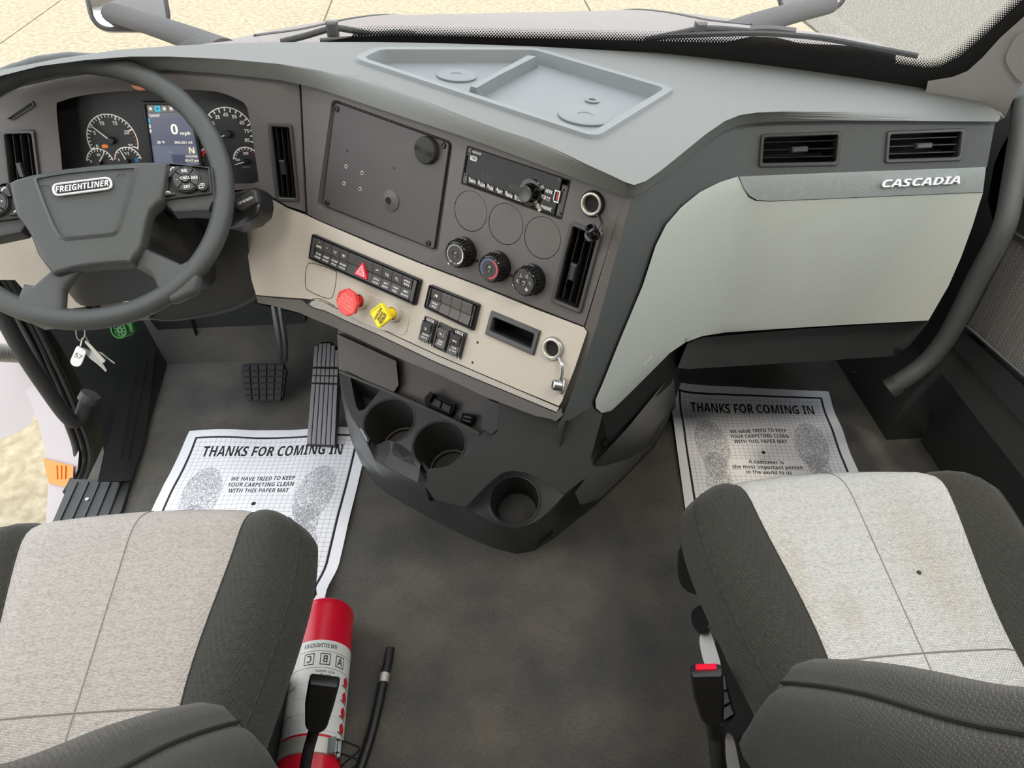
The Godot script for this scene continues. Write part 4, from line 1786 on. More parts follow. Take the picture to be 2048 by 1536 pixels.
func bank_frame(called: String, label: String, fr: Transform3D, q: PackedVector2Array):
	var t := thing(called, label, "switch panel", fr * Vector3(q[0].x, q[0].y, 0))
	var big := ccw(PackedVector2Array([q[0] + Vector2(-0.004, 0.002), q[1] + Vector2(0.004, 0.002), q[2] + Vector2(0.004, -0.002), q[3] + Vector2(-0.004, -0.002)]))
	var b := MB.new()
	b.xf = fr
	ring(b, rounded(big, 0.003, 3), rounded(inset(big, 0.0022), 0.0015, 3), -0.004, 0.0075, 0.0012)
	b.face(inset(big, 0.002), 0.0005)
	commit(b, "surround", M.black, t)
	for s in 2:
		var e := MB.new()
		e.xf = fr
		prism(e, PackedVector2Array([lerp_quad(q, 0.0 if s == 0 else 0.962, 0.05), lerp_quad(q, 0.03 if s == 0 else 0.992, 0.05), lerp_quad(q, 0.03 if s == 0 else 0.992, 0.95), lerp_quad(q, 0.0 if s == 0 else 0.962, 0.95)]), 0.0, 0.0075, 0.001)
		commit(e, "end_cheek", M.switch, t)
	return t


func switches():
	var q := locs(FL, [632, 471, 842, 560, 831, 607, 625, 516], 0.004)
	var fr := FL * Transform3D(Basis(), Vector3(0, 0, 0.004))
	bank_frame("switch_bank", "long black frame of the upper row of rocker switches with the hazard key", fr, q)
	var cut := [0.035, 0.113, 0.196, 0.28, 0.362, 0.60, 0.69, 0.778, 0.868, 0.958]
	var what := [
		["rocker switch lettered Bunk, the end one of the upper row nearest the steering wheel", [["dome", 0.17, 0.0026], ["Bunk", 0.34, 0.0034], ["SLPR", 0.70, 0.0028], ["DOME", 0.84, 0.0028]]],
		["rocker switch for ambient light, second from the steering wheel in the upper row", [["dome", 0.27, 0.0032], ["AMBT", 0.70, 0.0028], ["LIGHT", 0.84, 0.0028]]],
		["rocker switch with a shining bulb sign, third from the steering wheel", [["bulb", 0.26, 0.0042], ["LIGHT", 0.70, 0.0028], ["DIM", 0.84, 0.0028]]],
		["rocker switch with a downward shining lamp, just before the red hazard triangle", [["lamp", 0.26, 0.0044], ["DOME", 0.70, 0.0028], ["LIGHT", 0.84, 0.0028]]],
		["", []],
		["rocker switch with a spotlight sign, just past the red hazard triangle", [["spot", 0.26, 0.004], ["UTLY", 0.70, 0.0028], ["LIGHT", 0.84, 0.0028]]],
		["rocker switch with a round arrow sign for wheel spin in the upper row", [["spin", 0.26, 0.0044], ["ATC", 0.70, 0.0028], ["SPIN", 0.84, 0.0028]]],
		["rocker switch with a crossed lane sign in the upper row", [["lane", 0.26, 0.0044], ["LDW", 0.70, 0.0028], ["OFF", 0.84, 0.0028]]],
		["rocker switch with lettering only, end one of the upper row towards the heater knobs", [["OVER", 0.20, 0.003], ["RIDE", 0.34, 0.003], ["PRK", 0.68, 0.003], ["MODE", 0.83, 0.003]]]]
	for k in 9:
		if k == 4:
			var h := thing("hazard_switch", "wide black switch with a raised red hazard warning triangle", "switch", fr * Vector3(lerp_quad(q, 0.48, 0.5).x, lerp_quad(q, 0.48, 0.5).y, 0))
			rocker(h, fr, q, cut[4], cut[5], M.switch, [])
			var c := loc(fr, 724.5, 541, 0.0075)
			var b := MB.new()
			b.xf = fr * Transform3D(Basis(), Vector3(c.x, c.y, 0.0))
			var tri := PackedVector2Array([Vector2(-0.0165, -0.012), Vector2(0.0165, -0.012), Vector2(0, 0.0165)])
			prism(b, rounded(tri, 0.004, 4), 0.003, 0.0105, 0.0015)
			var red := commit(b, "triangle", mat("hazard_red", c8(214, 40, 62), 0.35), h)
			var w := MB.new()
			w.xf = b.xf
			strip(w, PackedVector2Array([Vector2(-0.009, -0.0075), Vector2(0.009, -0.0075), Vector2(0, 0.0085)]), 0.0022, 0.0103, 0.0109, true)
			strip(w, PackedVector2Array([Vector2(-0.004, -0.0045), Vector2(0.004, -0.0045), Vector2(0, 0.0025)]), 0.0012, 0.0103, 0.0109, true)
			commit(w, "triangle_marking", M.paper_white, red)
			continue
		var t := thing("rocker_switch", what[k][0], "switch", fr * Vector3(lerp_quad(q, (cut[k] + cut[k + 1]) / 2, 0.5).x, lerp_quad(q, (cut[k] + cut[k + 1]) / 2, 0.5).y, 0), "rocker switches on the light panel")
		rocker(t, fr, q, cut[k], cut[k + 1], M.switch, what[k][1])
	var r := locs(FL, [866, 572, 958, 609, 946.5, 657, 856, 614], 0.004)
	bank_frame("switch_bank", "short black frame holding one lettered switch and three blank covers", fr, r)
	var cut2 := [0.055, 0.278, 0.497, 0.713, 0.935]
	var blank := ["blank grey switch cover next to the traction switch", "blank grey switch cover, middle one of the three blanks", "blank grey switch cover at the end towards the small pocket"]
	for k in 4:
		var c := lerp_quad(r, (cut2[k] + cut2[k + 1]) / 2, 0.5)
		var t := thing("rocker_switch" if k == 0 else "blank_cover", "rocker switch with a slanted N sign in the short bank" if k == 0 else blank[k - 1], "switch" if k == 0 else "switch cover", fr * Vector3(c.x, c.y, 0), "rocker switches on the light panel" if k == 0 else "blank switch covers")
		rocker(t, fr, r, cut2[k], cut2[k + 1], M.trim if k > 0 else M.switch, [["N", 0.26, 0.0075], ["TRAC", 0.69, 0.003], ["OFF", 0.83, 0.003]] if k == 0 else [])
	# three tall rocker switches in frames of their own
	var tall := [[[850, 631.5, 876, 642.5, 864, 692, 838, 681.5], "tall rocker switch lettered AXLE, the nearest of the three to the yellow knob", [["axle", 0.27, 0.0042], ["INTR", 0.66, 0.003], ["AXLE", 0.80, 0.003]], "LOCK"],
		[[879, 643.5, 905, 656, 892, 706, 866.5, 694], "tall rocker switch with its upper half pressed in, middle of the three framed ones", [["susp", 0.27, 0.005], ["AIR", 0.67, 0.003], ["SUS", 0.80, 0.003]], ""],
		[[907.5, 656, 934, 667.5, 921, 719, 894, 708.5], "tall rocker switch lettered SLIDE, the nearest of the three to the two small screw holes", [["truck", 0.27, 0.0046], ["AIR", 0.66, 0.003], ["SLIDE", 0.80, 0.003]], "LOCK"]]
	for k in 3:
		var z := locs(FL, tall[k][0], 0.006)
		var c := (z[0] + z[2]) / 2
		var t := thing("framed_switch", tall[k][1], "switch", FL * Vector3(c.x, c.y, 0), "framed rocker switches")
		var g := ccw(z)
		var b := MB.new()
		b.xf = FL
		ring(b, rounded(g, 0.001, 2), rounded(inset(g, 0.002), 0.0006, 2), 0.003, 0.0075, 0.0008)
		b.face(inset(g, 0.0015), 0.0055)
		commit(b, "bezel", M.switch, t)
		var cheek := MB.new()                              # raised cheeks at both sides
		cheek.xf = FL
		for s in [0.10, 0.90]:
			strip(cheek, PackedVector2Array([lerp_quad(z, s, 0.14), lerp_quad(z, s, 0.9)]), 0.0018, 0.004, 0.0125)
		commit(cheek, "cheek", M.vent_frame, t).set_meta("kind", "stuff")
		var inner := PackedVector2Array([lerp_quad(z, 0.15, 0.14), lerp_quad(z, 0.85, 0.14), lerp_quad(z, 0.85, 0.92), lerp_quad(z, 0.15, 0.92)])
		rocker(t, FL * Transform3D(Basis(), Vector3(0, 0, 0.005)), inner, 0.0, 1.0, M.trim if k == 1 else M.switch, tall[k][2], 0.0125 if k != 1 else 0.008)
		if tall[k][3] != "":
			var l := MB.new()
			l.xf = FL
			letters(l, tall[k][3], lerp_quad(z, 0.5, 0.075), 0.0024, 0.0073, 0.0079)
			letters(l, "UNLOCK", lerp_quad(z, 0.5, 0.955), 0.002, 0.0073, 0.0079)
			commit(l, "bezel_lettering", M.mark, t)


func valves():
	# shallow tray behind the two knobs
	var rec := MB.new()
	rec.xf = FL
	var rq := ccw(locs(FL, [684, 562, 822, 625, 812, 672, 745, 655, 672, 617], 0.004))
	prism(rec, rounded(rq, 0.012, 5), 0.0038, 0.0052, 0.001)
	commit(rec, "valve_plate", M.beige, dash)
	for k in 2:
		var c := loc(FL, 719, 601.5, 0.012) if k == 0 else loc(FL, 784.5, 627, 0.012)
		var fr := FL * Transform3D(Basis(), Vector3(c.x, c.y, 0))
		var t := thing("brake_valve_knob", ["red octagonal air brake knob lettered TRAILER AIR SUPPLY", "yellow diamond-shaped air brake knob lettered PARKING BRAKE"][k], "knob", fr.origin, "air brake knobs")
		var b := MB.new()
		b.xf = fr
		b.lathe([Vector2(0.0165, 0.004), Vector2(0.0158, 0.0125), Vector2(0.0145, 0.014), Vector2(0.0112, 0.014), Vector2(0.0105, 0.012), Vector2(0.0105, 0.005)], 40)
		commit(b, "boss", M.beige, t)
		var s := MB.new()
		s.xf = fr
		s.lathe([Vector2(0.0096, 0.005), Vector2(0.0092, 0.030), Vector2(0.0105, 0.037)], 32)
		commit(s, "stem", M.knob_red_dark if k == 0 else M.yellow, t)
		var g := MB.new()
		g.xf = fr
		g.lathe([Vector2(0.0108, 0.0055), Vector2(0.0, 0.0055)], 32)
		commit(g, "stem_gap", M.pit, t)
		var h := MB.new()
		h.xf = fr * Transform3D(Basis(Vector3(0, 0, 1), deg_to_rad(-8 if k == 0 else 0)), Vector3.ZERO)
		var p := PackedVector2Array()
		if k == 0:
			for i in 8:
				p.append(Vector2.from_angle(TAU * (i + 0.5) / 8) * 0.0245)
			p = rounded(p, 0.002, 2)
		else:
			p = rounded(rect(0.0325, 0.0325), 0.005, 4)
			h.xf = fr * Transform3D(Basis(Vector3(0, 0, 1), deg_to_rad(50)), Vector3.ZERO)
		h.wall(ccw(p), 0.038, ccw(p), 0.0445)
		h.face(p, 0.038, true)
		h.wall(ccw(p), 0.0445, inset(ccw(p), 0.0022), 0.0455)
		h.wall(inset(ccw(p), 0.0022), 0.0455, inset(ccw(p), 0.0032), 0.0442)
		h.face(inset(ccw(p), 0.0032), 0.0442)
		var head := commit(h, "knob_head", M.knob_red if k == 0 else M.yellow, t)
		var l := MB.new()
		l.xf = h.xf * Transform3D(Basis(Vector3(0, 0, 1), deg_to_rad(0 if k == 0 else 20)), Vector3.ZERO)
		if k == 0:
			letters(l, "TRAILER", Vector2(0, 0.010), 0.0042, 0.044, 0.0449, true, 0.9)
			letters(l, "AIR SUPPLY", Vector2(0, 0.003), 0.0042, 0.044, 0.0449, true, 0.85)
			letters(l, "PUSH TO SUPPLY", Vector2(0, -0.004), 0.0034, 0.044, 0.0449, true, 0.8)
			letters(l, "PULL TO EVACUATE", Vector2(0, -0.010), 0.003, 0.044, 0.0449, true, 0.75)
			commit(l, "knob_lettering", mat("pale_red", c8(246, 150, 140), 0.5), head)
		else:
			letters(l, "PARKING", Vector2(0, 0.0045), 0.004, 0.044, 0.0446, true, 0.95)
			letters(l, "BRAKE", Vector2(0, -0.0015), 0.004, 0.044, 0.0446, true, 0.95)
			letters(l, "PUSH TO", Vector2(0, -0.0068), 0.0024, 0.044, 0.0446, true, 0.85)
			letters(l, "RELEASE", Vector2(0, -0.0098), 0.0024, 0.044, 0.0446, true, 0.85)
			commit(l, "knob_lettering", M.black, head)


func sockets():
	for k in 2:
		var fr0 := FB if k == 0 else FL
		var e := loc(fr0, 1183, 408, 0.004) if k == 0 else loc(fr0, 1105, 697, 0.006)
		var fr := fr0 * Transform3D(Basis(), Vector3(e.x, e.y, 0.0 if k == 0 else 0.004))
		var t := thing("power_socket", ["chrome-ringed power socket high on the dark centre stack above the tall vent", "chrome-ringed power socket on the light lower panel beside the small pocket"][k], "socket", fr.origin, "power sockets")
		var b := MB.new()
		b.xf = fr
		b.lathe([Vector2(0.0185, 0), Vector2(0.0182, 0.0035), Vector2(0.0168, 0.005), Vector2(0.0158, 0.005)], 40)
		commit(b, "collar", M.black if k == 0 else M.steel, t)
		var r := MB.new()
		r.xf = fr
		r.lathe([Vector2(0.0160, 0.004), Vector2(0.0156, 0.0066), Vector2(0.0138, 0.0072), Vector2(0.0122, 0.006), Vector2(0.0118, 0.0)], 40)
		commit(r, "ring", M.dull_silver, t)
		var w := MB.new()
		w.xf = fr
		w.lathe([Vector2(0.012, 0.0008), Vector2(0, 0.0004)], 32)
		commit(w, "well", M.pit, t)
		# cap on its strap
		var path: PackedVector3Array
		var cap_o: Vector3
		var dir: Vector3
		if k == 0:
			path = smooth3([on_fb(Vector2(1192, 424), 0.004), on_fb(Vector2(1200, 437), 0.010), on_fb(Vector2(1203, 450), 0.014), on_fb(Vector2(1197, 462), 0.020)], 6)
			cap_o = on_fb(Vector2(1184, 463), 0.026)
			dir = (on_fb(Vector2(1176, 452), 0.038) - on_fb(Vector2(1190, 474), 0.016)).normalized()
		else:
			path = smooth3([on_fl(Vector2(1117, 712), 0.006), on_fl(Vector2(1124, 728), 0.011), on_fl(Vector2(1124, 748), 0.012), on_fl(Vector2(1121, 760), 0.012)], 6)
			cap_o = on_fl(Vector2(1117, 771), 0.013)
			dir = (on_fl(Vector2(1102, 769), 0.020) - on_fl(Vector2(1122, 772), 0.010)).normalized()
		var s := MB.new()
		s.tube(path, 0.0026, 8, false, 0.5)
		commit(s, "cap_strap", M.black if k == 0 else M.steel, t)
		var c := MB.new()
		var side := dir.cross(Vector3.UP).normalized()
		c.xf = Transform3D(Basis(side, dir.cross(side), dir), cap_o)
		c.lathe([Vector2(0, -0.007), Vector2(0.0125, -0.007), Vector2(0.0135, -0.0055), Vector2(0.0125, -0.004), Vector2(0.0088, -0.004), Vector2(0.0084, 0.008), Vector2(0.007, 0.0095), Vector2(0.006, 0.0095), Vector2(0.0056, 0.004), Vector2(0, 0.004)], 28)
		commit(c, "cap", M.gloss if k == 0 else M.steel, t)


func pocket():
	var q := locs(FL, [984, 620.7, 1082.7, 661.7, 1069, 711, 971.4, 667.6], 0.004)
	var t := thing("pocket_frame", "small oblong pocket in a grey frame, empty and dark inside, on the light lower panel", "pocket", FL * Vector3(q[0].x, q[0].y, 0))
	var g := ccw(q)
	var b := MB.new()
	b.xf = FL
	ring(b, rounded(g, 0.002, 3), rounded(inset(g, 0.0085), 0.003, 3), -0.002, 0.0085, 0.0018)
	commit(b, "frame", M.vent_frame, t)
	var d := MB.new()
	d.xf = FL
	var i := rounded(inset(g, 0.008), 0.003, 3)
	d.wall(i, 0.006, i, -0.04)
	d.face(i, -0.04)
	commit(d, "cavity", M.pit, t)
	for c in [[955, 685], [945, 725]]:
		var l := loc(FL, c[0], c[1], 0.004)
		var s := MB.new()
		s.xf = FL * Transform3D(Basis(), Vector3(l.x, l.y, 0.004))
		s.lathe([Vector2(0.0021, 0), Vector2(0.0018, 0.0004), Vector2(0, 0.0002)], 12)
		commit(s, "screw_hole", M.pit, dash)
	for e in [[612, 541, 622, 526, 668, 541, 673, 550, 667, 588, 655, 597, 617, 581, 611, 568], [618, 610, 622, 600, 640, 598, 670, 612]]:
		var line := PackedVector3Array()
		for p in smooth2(pts(e), 4, e.size() > 10):
			line.append(on_fl(p, 0.004))
		var m := MB.new()
		m.tube(line, 0.0007, 5, e.size() > 10)
		commit(m, "cover_joint", M.slat, dash)


func cluster():
	var back := -0.045
	var t := thing("instrument_cluster", "black instrument cluster with round dials and a lit colour screen behind the steering wheel", "gauges", on_fi(Vector2(320, 280), back))
	var fr := FI * Transform3D(Basis(), Vector3(0, 0, back))
	var S := 2600.0                                        # picture pixels per metre
	var lo := loc(fr, 105, 372)
	lo.y = minf(lo.y, loc(fr, 520, 372).y)
	var hi := loc(fr, 525, 172)
	hi.y = maxf(hi.y, loc(fr, 105, 172).y)
	var im := Image.create(int((hi.x - lo.x) * S), int((hi.y - lo.y) * S), false, Image.FORMAT_RGB8)
	im.fill(c8(36, 36, 38))
	var at := func(x: float, y: float) -> Vector2:
		var l := loc(fr, x, y)
		return Vector2((l.x - lo.x) * S, (hi.y - l.y) * S)
	var wcol := c8(240, 240, 236)
	var red := c8(190, 40, 50)
	# engine speed
	var c: Vector2 = at.call(225, 281)
	var r := 0.0455 * S
	line_px(im, arc(c, r, -110, 110, 80), 5, wcol)
	for k in 26:
		var a := -108.0 + 216.0 * k / 25
		line_px(im, PackedVector2Array([arc(c, r - 3, a, a, 1)[0], arc(c, r - (13 if k % 5 else 17), a, a, 1)[0]]), 7 if k % 5 == 0 else 4, red if k > 20 and k < 25 else wcol)
	for k in 6:
		var a := -108.0 + 216.0 * k / 5
		write(im, str(k * 5), arc(c, r - 34, a, a, 1)[0], 17, wcol, true)
	fill_poly(im, disc(9, 12, at.call(209, 292)), c8(255, 140, 20))
	fill_poly(im, PackedVector2Array([at.call(203, 290), at.call(215, 289), at.call(216, 296), at.call(204, 296)]), c8(255, 140, 20))
	# speed
	var s: Vector2 = at.call(458, 268)
	line_px(im, arc(s, r, -130, 80, 80), 5, wcol)
	for k in 18:
		var a := -125.0 + 235.0 * k / 17
		line_px(im, PackedVector2Array([arc(s, r - 3, a, a, 1)[0], arc(s, r - (13 if k % 2 else 17), a, a, 1)[0]]), 6, wcol)
	for k in 9:
		var a := -110.0 + 220.0 * k / 8
		write(im, str(5 + k * 10), arc(s, r - 32, a, a, 1)[0], 16, wcol, true)
	# four small dials
	for d in [[201, 325, 0], [257, 322, 1], [424, 322, 2], [494, 322, 3]]:
		var m: Vector2 = at.call(d[0], d[1])
		var rr := 0.0245 * S
		line_px(im, arc(m, rr, -80, 80, 40), 5, wcol)
		for k in 11:
			var a := -75.0 + 15.0 * k
			line_px(im, PackedVector2Array([arc(m, rr - 3, a, a, 1)[0], arc(m, rr - 11, a, a, 1)[0]]), 4, red if (d[2] == 1 and k < 2) or (d[2] == 3 and k > 7) else wcol)
		if d[2] == 2:
			line_px(im, arc(m, rr - 12, -80, -30, 20), 16, red)
		write(im, ["60", "1/2", "80", "200"][d[2]], m + Vector2(0, -rr + 28), 12, wcol, true)
		write(im, ["0", "E", "0", "100"][d[2]], m + Vector2(-rr + 20, -6), 11, wcol, true)
		if d[2] == 1:
			fill_poly(im, rect(18, 18, m + Vector2(rr - 22, -4)), c8(40, 110, 170))
	write(im, "WATER", at.call(492, 334), 9, c8(170, 170, 168))
	var f := MB.new()
	f.xf = fr
	var face := ccw(locs(fr, [105, 372, 525, 372, 525, 172, 105, 172]))
	f.face(PackedVector2Array([lo, Vector2(hi.x, lo.y), hi, Vector2(lo.x, hi.y)]), 0.0)
	flat_uv(f, lo, hi)
	commit(f, "dial_face", picture(im, 0.5), t)
	# screen
	var q := locs(fr, [292, 210, 378, 210, 400, 330, 309, 330], 0.004)
	var sim := Image.create(360, 500, false, Image.FORMAT_RGB8)
	sim.fill(c8(88, 92, 112))
	sim.fill_rect(Rect2i(0, 0, 360, 60), c8(60, 60, 62))
	for k in 6:
		sim.fill_rect(Rect2i(8 + k * 58, 6, 50, 48), c8(40, 190, 222) if k == 1 else c8(120, 116, 108))
		fill_poly(sim, disc(13, 8, Vector2(33 + k * 58, 30)), c8(20, 110, 140) if k == 1 else c8(236, 234, 226))
	sim.fill_rect(Rect2i(0, 60, 360, 44), c8(96, 98, 110))
	write(sim, "Speed", Vector2(56, 84), 22, wcol, true)
	sim.fill_rect(Rect2i(0, 110, 14, 36), c8(60, 190, 225))
	sim.fill_rect(Rect2i(0, 158, 14, 30), wcol)
	sim.fill_rect(Rect2i(0, 198, 14, 30), wcol)
	write(sim, "0", Vector2(210, 200), 82, c8(250, 248, 235), true)
	write(sim, "mph", Vector2(290, 232), 28, c8(250, 248, 235), true)
	write(sim, "39 °F", Vector2(82, 308), 21, c8(250, 248, 235), true)
	write(sim, "364,551 mi", Vector2(262, 308), 20, c8(250, 248, 235), true)
	sim.fill_rect(Rect2i(0, 336, 360, 164), c8(104, 108, 126))
	write(sim, "mph", Vector2(140, 388), 18, c8(140, 142, 154))
	sim.fill_rect(Rect2i(150, 410, 110, 80), c8(74, 78, 104))
	write(sim, "N", Vector2(316, 376), 50, c8(246, 240, 200), true)
	write(sim, "economy", Vector2(306, 424), 16, c8(246, 240, 200), true)
	write(sim, "02:47 pm", Vector2(304, 462), 19, c8(246, 240, 200), true)
	var sm := MB.new()
	sm.xf = fr
	sm.tri(Vector3(q[3].x, q[3].y, 0.004), Vector3(q[2].x, q[2].y, 0.004), Vector3(q[1].x, q[1].y, 0.004), Vector2(0, 1), Vector2(1, 1), Vector2(1, 0))
	sm.tri(Vector3(q[3].x, q[3].y, 0.004), Vector3(q[1].x, q[1].y, 0.004), Vector3(q[0].x, q[0].y, 0.004), Vector2(0, 1), Vector2(1, 0), Vector2(0, 0))
	commit(sm, "screen", picture(sim, 0.3, 0.0, 0.55), t)
	var bz := MB.new()
	bz.xf = fr
	var g := ccw(q)
	ring(bz, rounded(inset(g, -0.006), 0.002, 2), rounded(inset(g, -0.0005), 0.0015, 2), 0.0, 0.008, 0.001)
	commit(bz, "screen_bezel", M.black, t)
	for n in [[225, 281, -47, 0.042], [458, 268, -105, 0.02], [201, 325, 40, 0.024], [257, 322, -20, 0.021], [494, 322, -104, 0.022]]:
		var l := loc(fr, n[0], n[1])
		var nd := MB.new()
		nd.xf = fr * Transform3D(Basis(Vector3(0, 0, 1), deg_to_rad(-n[2])), Vector3(l.x, l.y, 0.006))
		nd.face(PackedVector2Array([Vector2(-0.0011, -0.004), Vector2(0.0011, -0.004), Vector2(0.0005, n[3]), Vector2(-0.0005, n[3])]), 0.001)
		nd.wall(PackedVector2Array([Vector2(-0.0011, -0.004), Vector2(0.0011, -0.004), Vector2(0.0005, n[3]), Vector2(-0.0005, n[3])]), 0.0, PackedVector2Array([Vector2(-0.0011, -0.004), Vector2(0.0011, -0.004), Vector2(0.0005, n[3]), Vector2(-0.0005, n[3])]), 0.001)
		commit(nd, "needle", M.white, t)
		var hub := MB.new()
		hub.xf = fr * Transform3D(Basis(), Vector3(l.x, l.y, 0.0))
		var hr: float = 0.0065 if n[3] > 0.03 or n[0] == 458 else 0.004
		hub.lathe([Vector2(hr, 0), Vector2(hr, 0.007), Vector2(hr * 0.8, 0.0085), Vector2(0, 0.0088)], 20)
		commit(hub, "needle_hub", M.black, t)
	var am := MB.new()                                      # amber lamp at the top of the hood
	am.xf = FI
	prism(am, ccw(locs(FI, [262, 168, 296, 177, 292, 181, 278, 181, 268, 176])), 0.0, 0.003, 0.0008)
	commit(am, "amber_lamp", M.amber, dash)


# ---------------------------------------------------------------- the driver's place
func on_knee(p: Vector2, w: float) -> Vector3:
	return at_z(p.x, p.y, -1.275 + w)


func driver_area():
	wheel()
	column()
	pedals()
	door_side()
	passenger_door()


func wheel():
	var c := Vector3(-0.604, 0.8985, -1.142)
	var n := Vector3(sin(0.21366) * cos(0.825), sin(0.825), cos(0.21366) * cos(0.825))
	var fr := frame(c, Vector3(cos(0.21366), 0, -sin(0.21366)), n)
	var t := thing("steering_wheel", "large grey four-spoke steering wheel with a chrome oval badge on its hub", "steering wheel", c)
	var b := MB.new()
	var path := PackedVector3Array()
	var rad := []
	for i in 96:
		var a := TAU * i / 96
		path.append(fr * Vector3(cos(a) * 0.213, sin(a) * 0.213, 0))
		rad.append(0.0168 + (0.0007 * sin(a * 30.0) if sin(a) > 0.2 else 0.0))
	b.tube(path, rad, 18, true, 1.0)
	commit(b, "rim", M.wheel, t, 70.0)
	# airbag cover
	var hub := MB.new()
	hub.xf = fr
	var px := [16, 364, 30, 357, 60, 348, 130, 335, 200, 327, 280, 322, 330, 322, 336, 327, 333, 352, 325, 398, 312, 410, 301, 420, 294, 440, 284, 490, 275, 510, 262, 526, 250, 528, 200, 530, 150, 536, 112, 547, 102, 546, 88, 528, 72, 506, 58, 467, 42, 443, 31, 431, 22, 401]
	var o := ccw(locs(fr, px, 0.03))
	hub.wall(inset(o, 0.012), -0.03, o, 0.0)
	hub.wall(o, 0.0, o, 0.022)
	hub.wall(o, 0.022, inset(o, 0.002), 0.028)
	hub.wall(inset(o, 0.002), 0.028, inset(o, 0.006), 0.031)
	hub.face(inset(o, 0.006), 0.031)
	commit(hub, "airbag_cover", M.wheel, t, 55.0)
	var ip := rounded(locs(fr, [58, 350, 130, 338, 200, 331, 282, 326, 264, 392, 244, 458, 232, 474, 130, 484, 112, 478, 98, 455, 76, 400], 0.034), 0.012, 3)
	var pad := MB.new()
	pad.xf = fr
	pad.wall(ip, 0.0295, inset(ip, 0.004), 0.0325)
	pad.wall(inset(ip, 0.004), 0.0325, inset(ip, 0.0075), 0.0345)
	pad.face(inset(ip, 0.0075), 0.0345)
	commit(pad, "cover_panel", M.wheel, t, 60.0)
	# badge
	var bc := loc(fr, 165, 373, 0.036)
	var bt := fr * Transform3D(Basis(Vector3(0, 0, 1), deg_to_rad(0.5)), Vector3(bc.x, bc.y, 0.034))
	var ov := rounded(rect(0.086, 0.021), 0.0104, 8)
	var rg := MB.new()
	rg.xf = bt
	ring(rg, ov, inset(ccw(ov), 0.0032), 0.0, 0.004, 0.001)
	commit(rg, "badge_ring", M.badge_silver, t)
	var bp := MB.new()
	bp.xf = bt
	bp.face(inset(ccw(ov), 0.003), 0.002)
	commit(bp, "badge_plate", M.slat, t)
	var bl := MB.new()
	bl.xf = bt
	letters(bl, "FREIGHTLINER", Vector2(0, -0.0002), 0.0092, 0.0015, 0.0042, true, 0.86, 0.22)
	commit(bl, "badge_lettering", M.badge_silver, t)
	for s in [[88, 374, -1], [241, 351, 1]]:
		var l := loc(fr, s[0], s[1], 0.0345)
		var h := MB.new()
		h.xf = fr * Transform3D(Basis(), Vector3(l.x, l.y, 0.0343))
		strip(h, PackedVector2Array([Vector2(-0.007, -0.002 * s[2]), Vector2(-0.002, 0.002), Vector2(0.006, 0.002), Vector2(0.008, -0.002)]), 0.0009, 0.0, 0.0005)
		commit(h, "horn_mark", M.slat, t)
	# upper spokes with their key pads
	var mid := 0.0165
	for s in [1, -1]:
		var flip := func(p: PackedVector2Array) -> PackedVector2Array:
			if s == 1:
				return ccw(p)
			var r := PackedVector2Array()
			for q in p:
				r.append(Vector2(2 * mid - q.x, q.y))
			return ccw(r)
		var body: PackedVector2Array = flip.call(locs(fr, [330, 324, 420, 333, 436, 340, 440, 392, 424, 405, 418, 420, 346, 424, 325, 405], 0.012))
		var sp := MB.new()
		sp.xf = fr
		prism(sp, body, -0.02, 0.010, 0.006, true)
		commit(sp, "spoke", M.sill, t)
		var plq: PackedVector2Array = flip.call(locs(fr, [337, 325, 419, 334, 424, 387, 324, 400], 0.016))
		var pl := MB.new()
		pl.xf = fr
		prism(pl, rounded(plq, 0.002, 3), 0.006, 0.017, 0.002)
		commit(pl, "key_pad", M.switch, t)
		var dc := loc(fr, 371.5, 358, 0.02)
		if s == -1:
			dc.x = 2 * mid - dc.x
		for k in 4:
			var a0 := deg_to_rad(45 + 90 * k) + 0.05
			var seg := PackedVector2Array()
			for i in 9:
				seg.append(dc + Vector2.from_angle(lerpf(a0, a0 + PI / 2 - 0.10, i / 8.0)) * 0.0195)
			for i in 9:
				seg.append(dc + Vector2.from_angle(lerpf(a0 + PI / 2 - 0.10, a0, i / 8.0)) * 0.0078)
			var d := MB.new()
			d.xf = fr
			prism(d, seg, 0.016, 0.0215, 0.0007)
			var key := commit(d, "pad_key", M.switch, t)
			var lc := dc + Vector2.from_angle(deg_to_rad(90 + 90 * k)) * 0.0135
			var l := MB.new()
			l.xf = fr * Transform3D(Basis(), Vector3(lc.x, lc.y, 0.0214))
			letters(l, [["RQ", "~", "SET", "RES"], ["+", "<", "-", ">"]][0 if s == 1 else 1][k], Vector2.ZERO, 0.0045, 0, 0.0004)
			commit(l, "key_marking", M.mark, key)
		var oring := MB.new()
		oring.xf = fr * Transform3D(Basis(), Vector3(dc.x, dc.y, 0))
		oring.lathe([Vector2(0.0218, 0.016), Vector2(0.0216, 0.0205), Vector2(0.0205, 0.0212), Vector2(0.0200, 0.0195), Vector2(0.0200, 0.016)], 40)
		commit(oring, "pad_ring", M.vent_frame, t)
		var cb := MB.new()
		cb.xf = fr * Transform3D(Basis(), Vector3(dc.x, dc.y, 0))
		cb.lathe([Vector2(0.0070, 0.016), Vector2(0.0068, 0.0225), Vector2(0.0055, 0.0242), Vector2(0, 0.0250)], 28)
		var ck := commit(cb, "centre_key", M.vent_frame, t)
		var ct := MB.new()
		ct.xf = fr * Transform3D(Basis(), Vector3(dc.x, dc.y, 0.0248))
		letters(ct, "CNCL" if s == 1 else "OK", Vector2.ZERO, 0.0034, 0, 0.0004, true, 0.9)
		commit(ct, "key_marking", M.mark, ck)
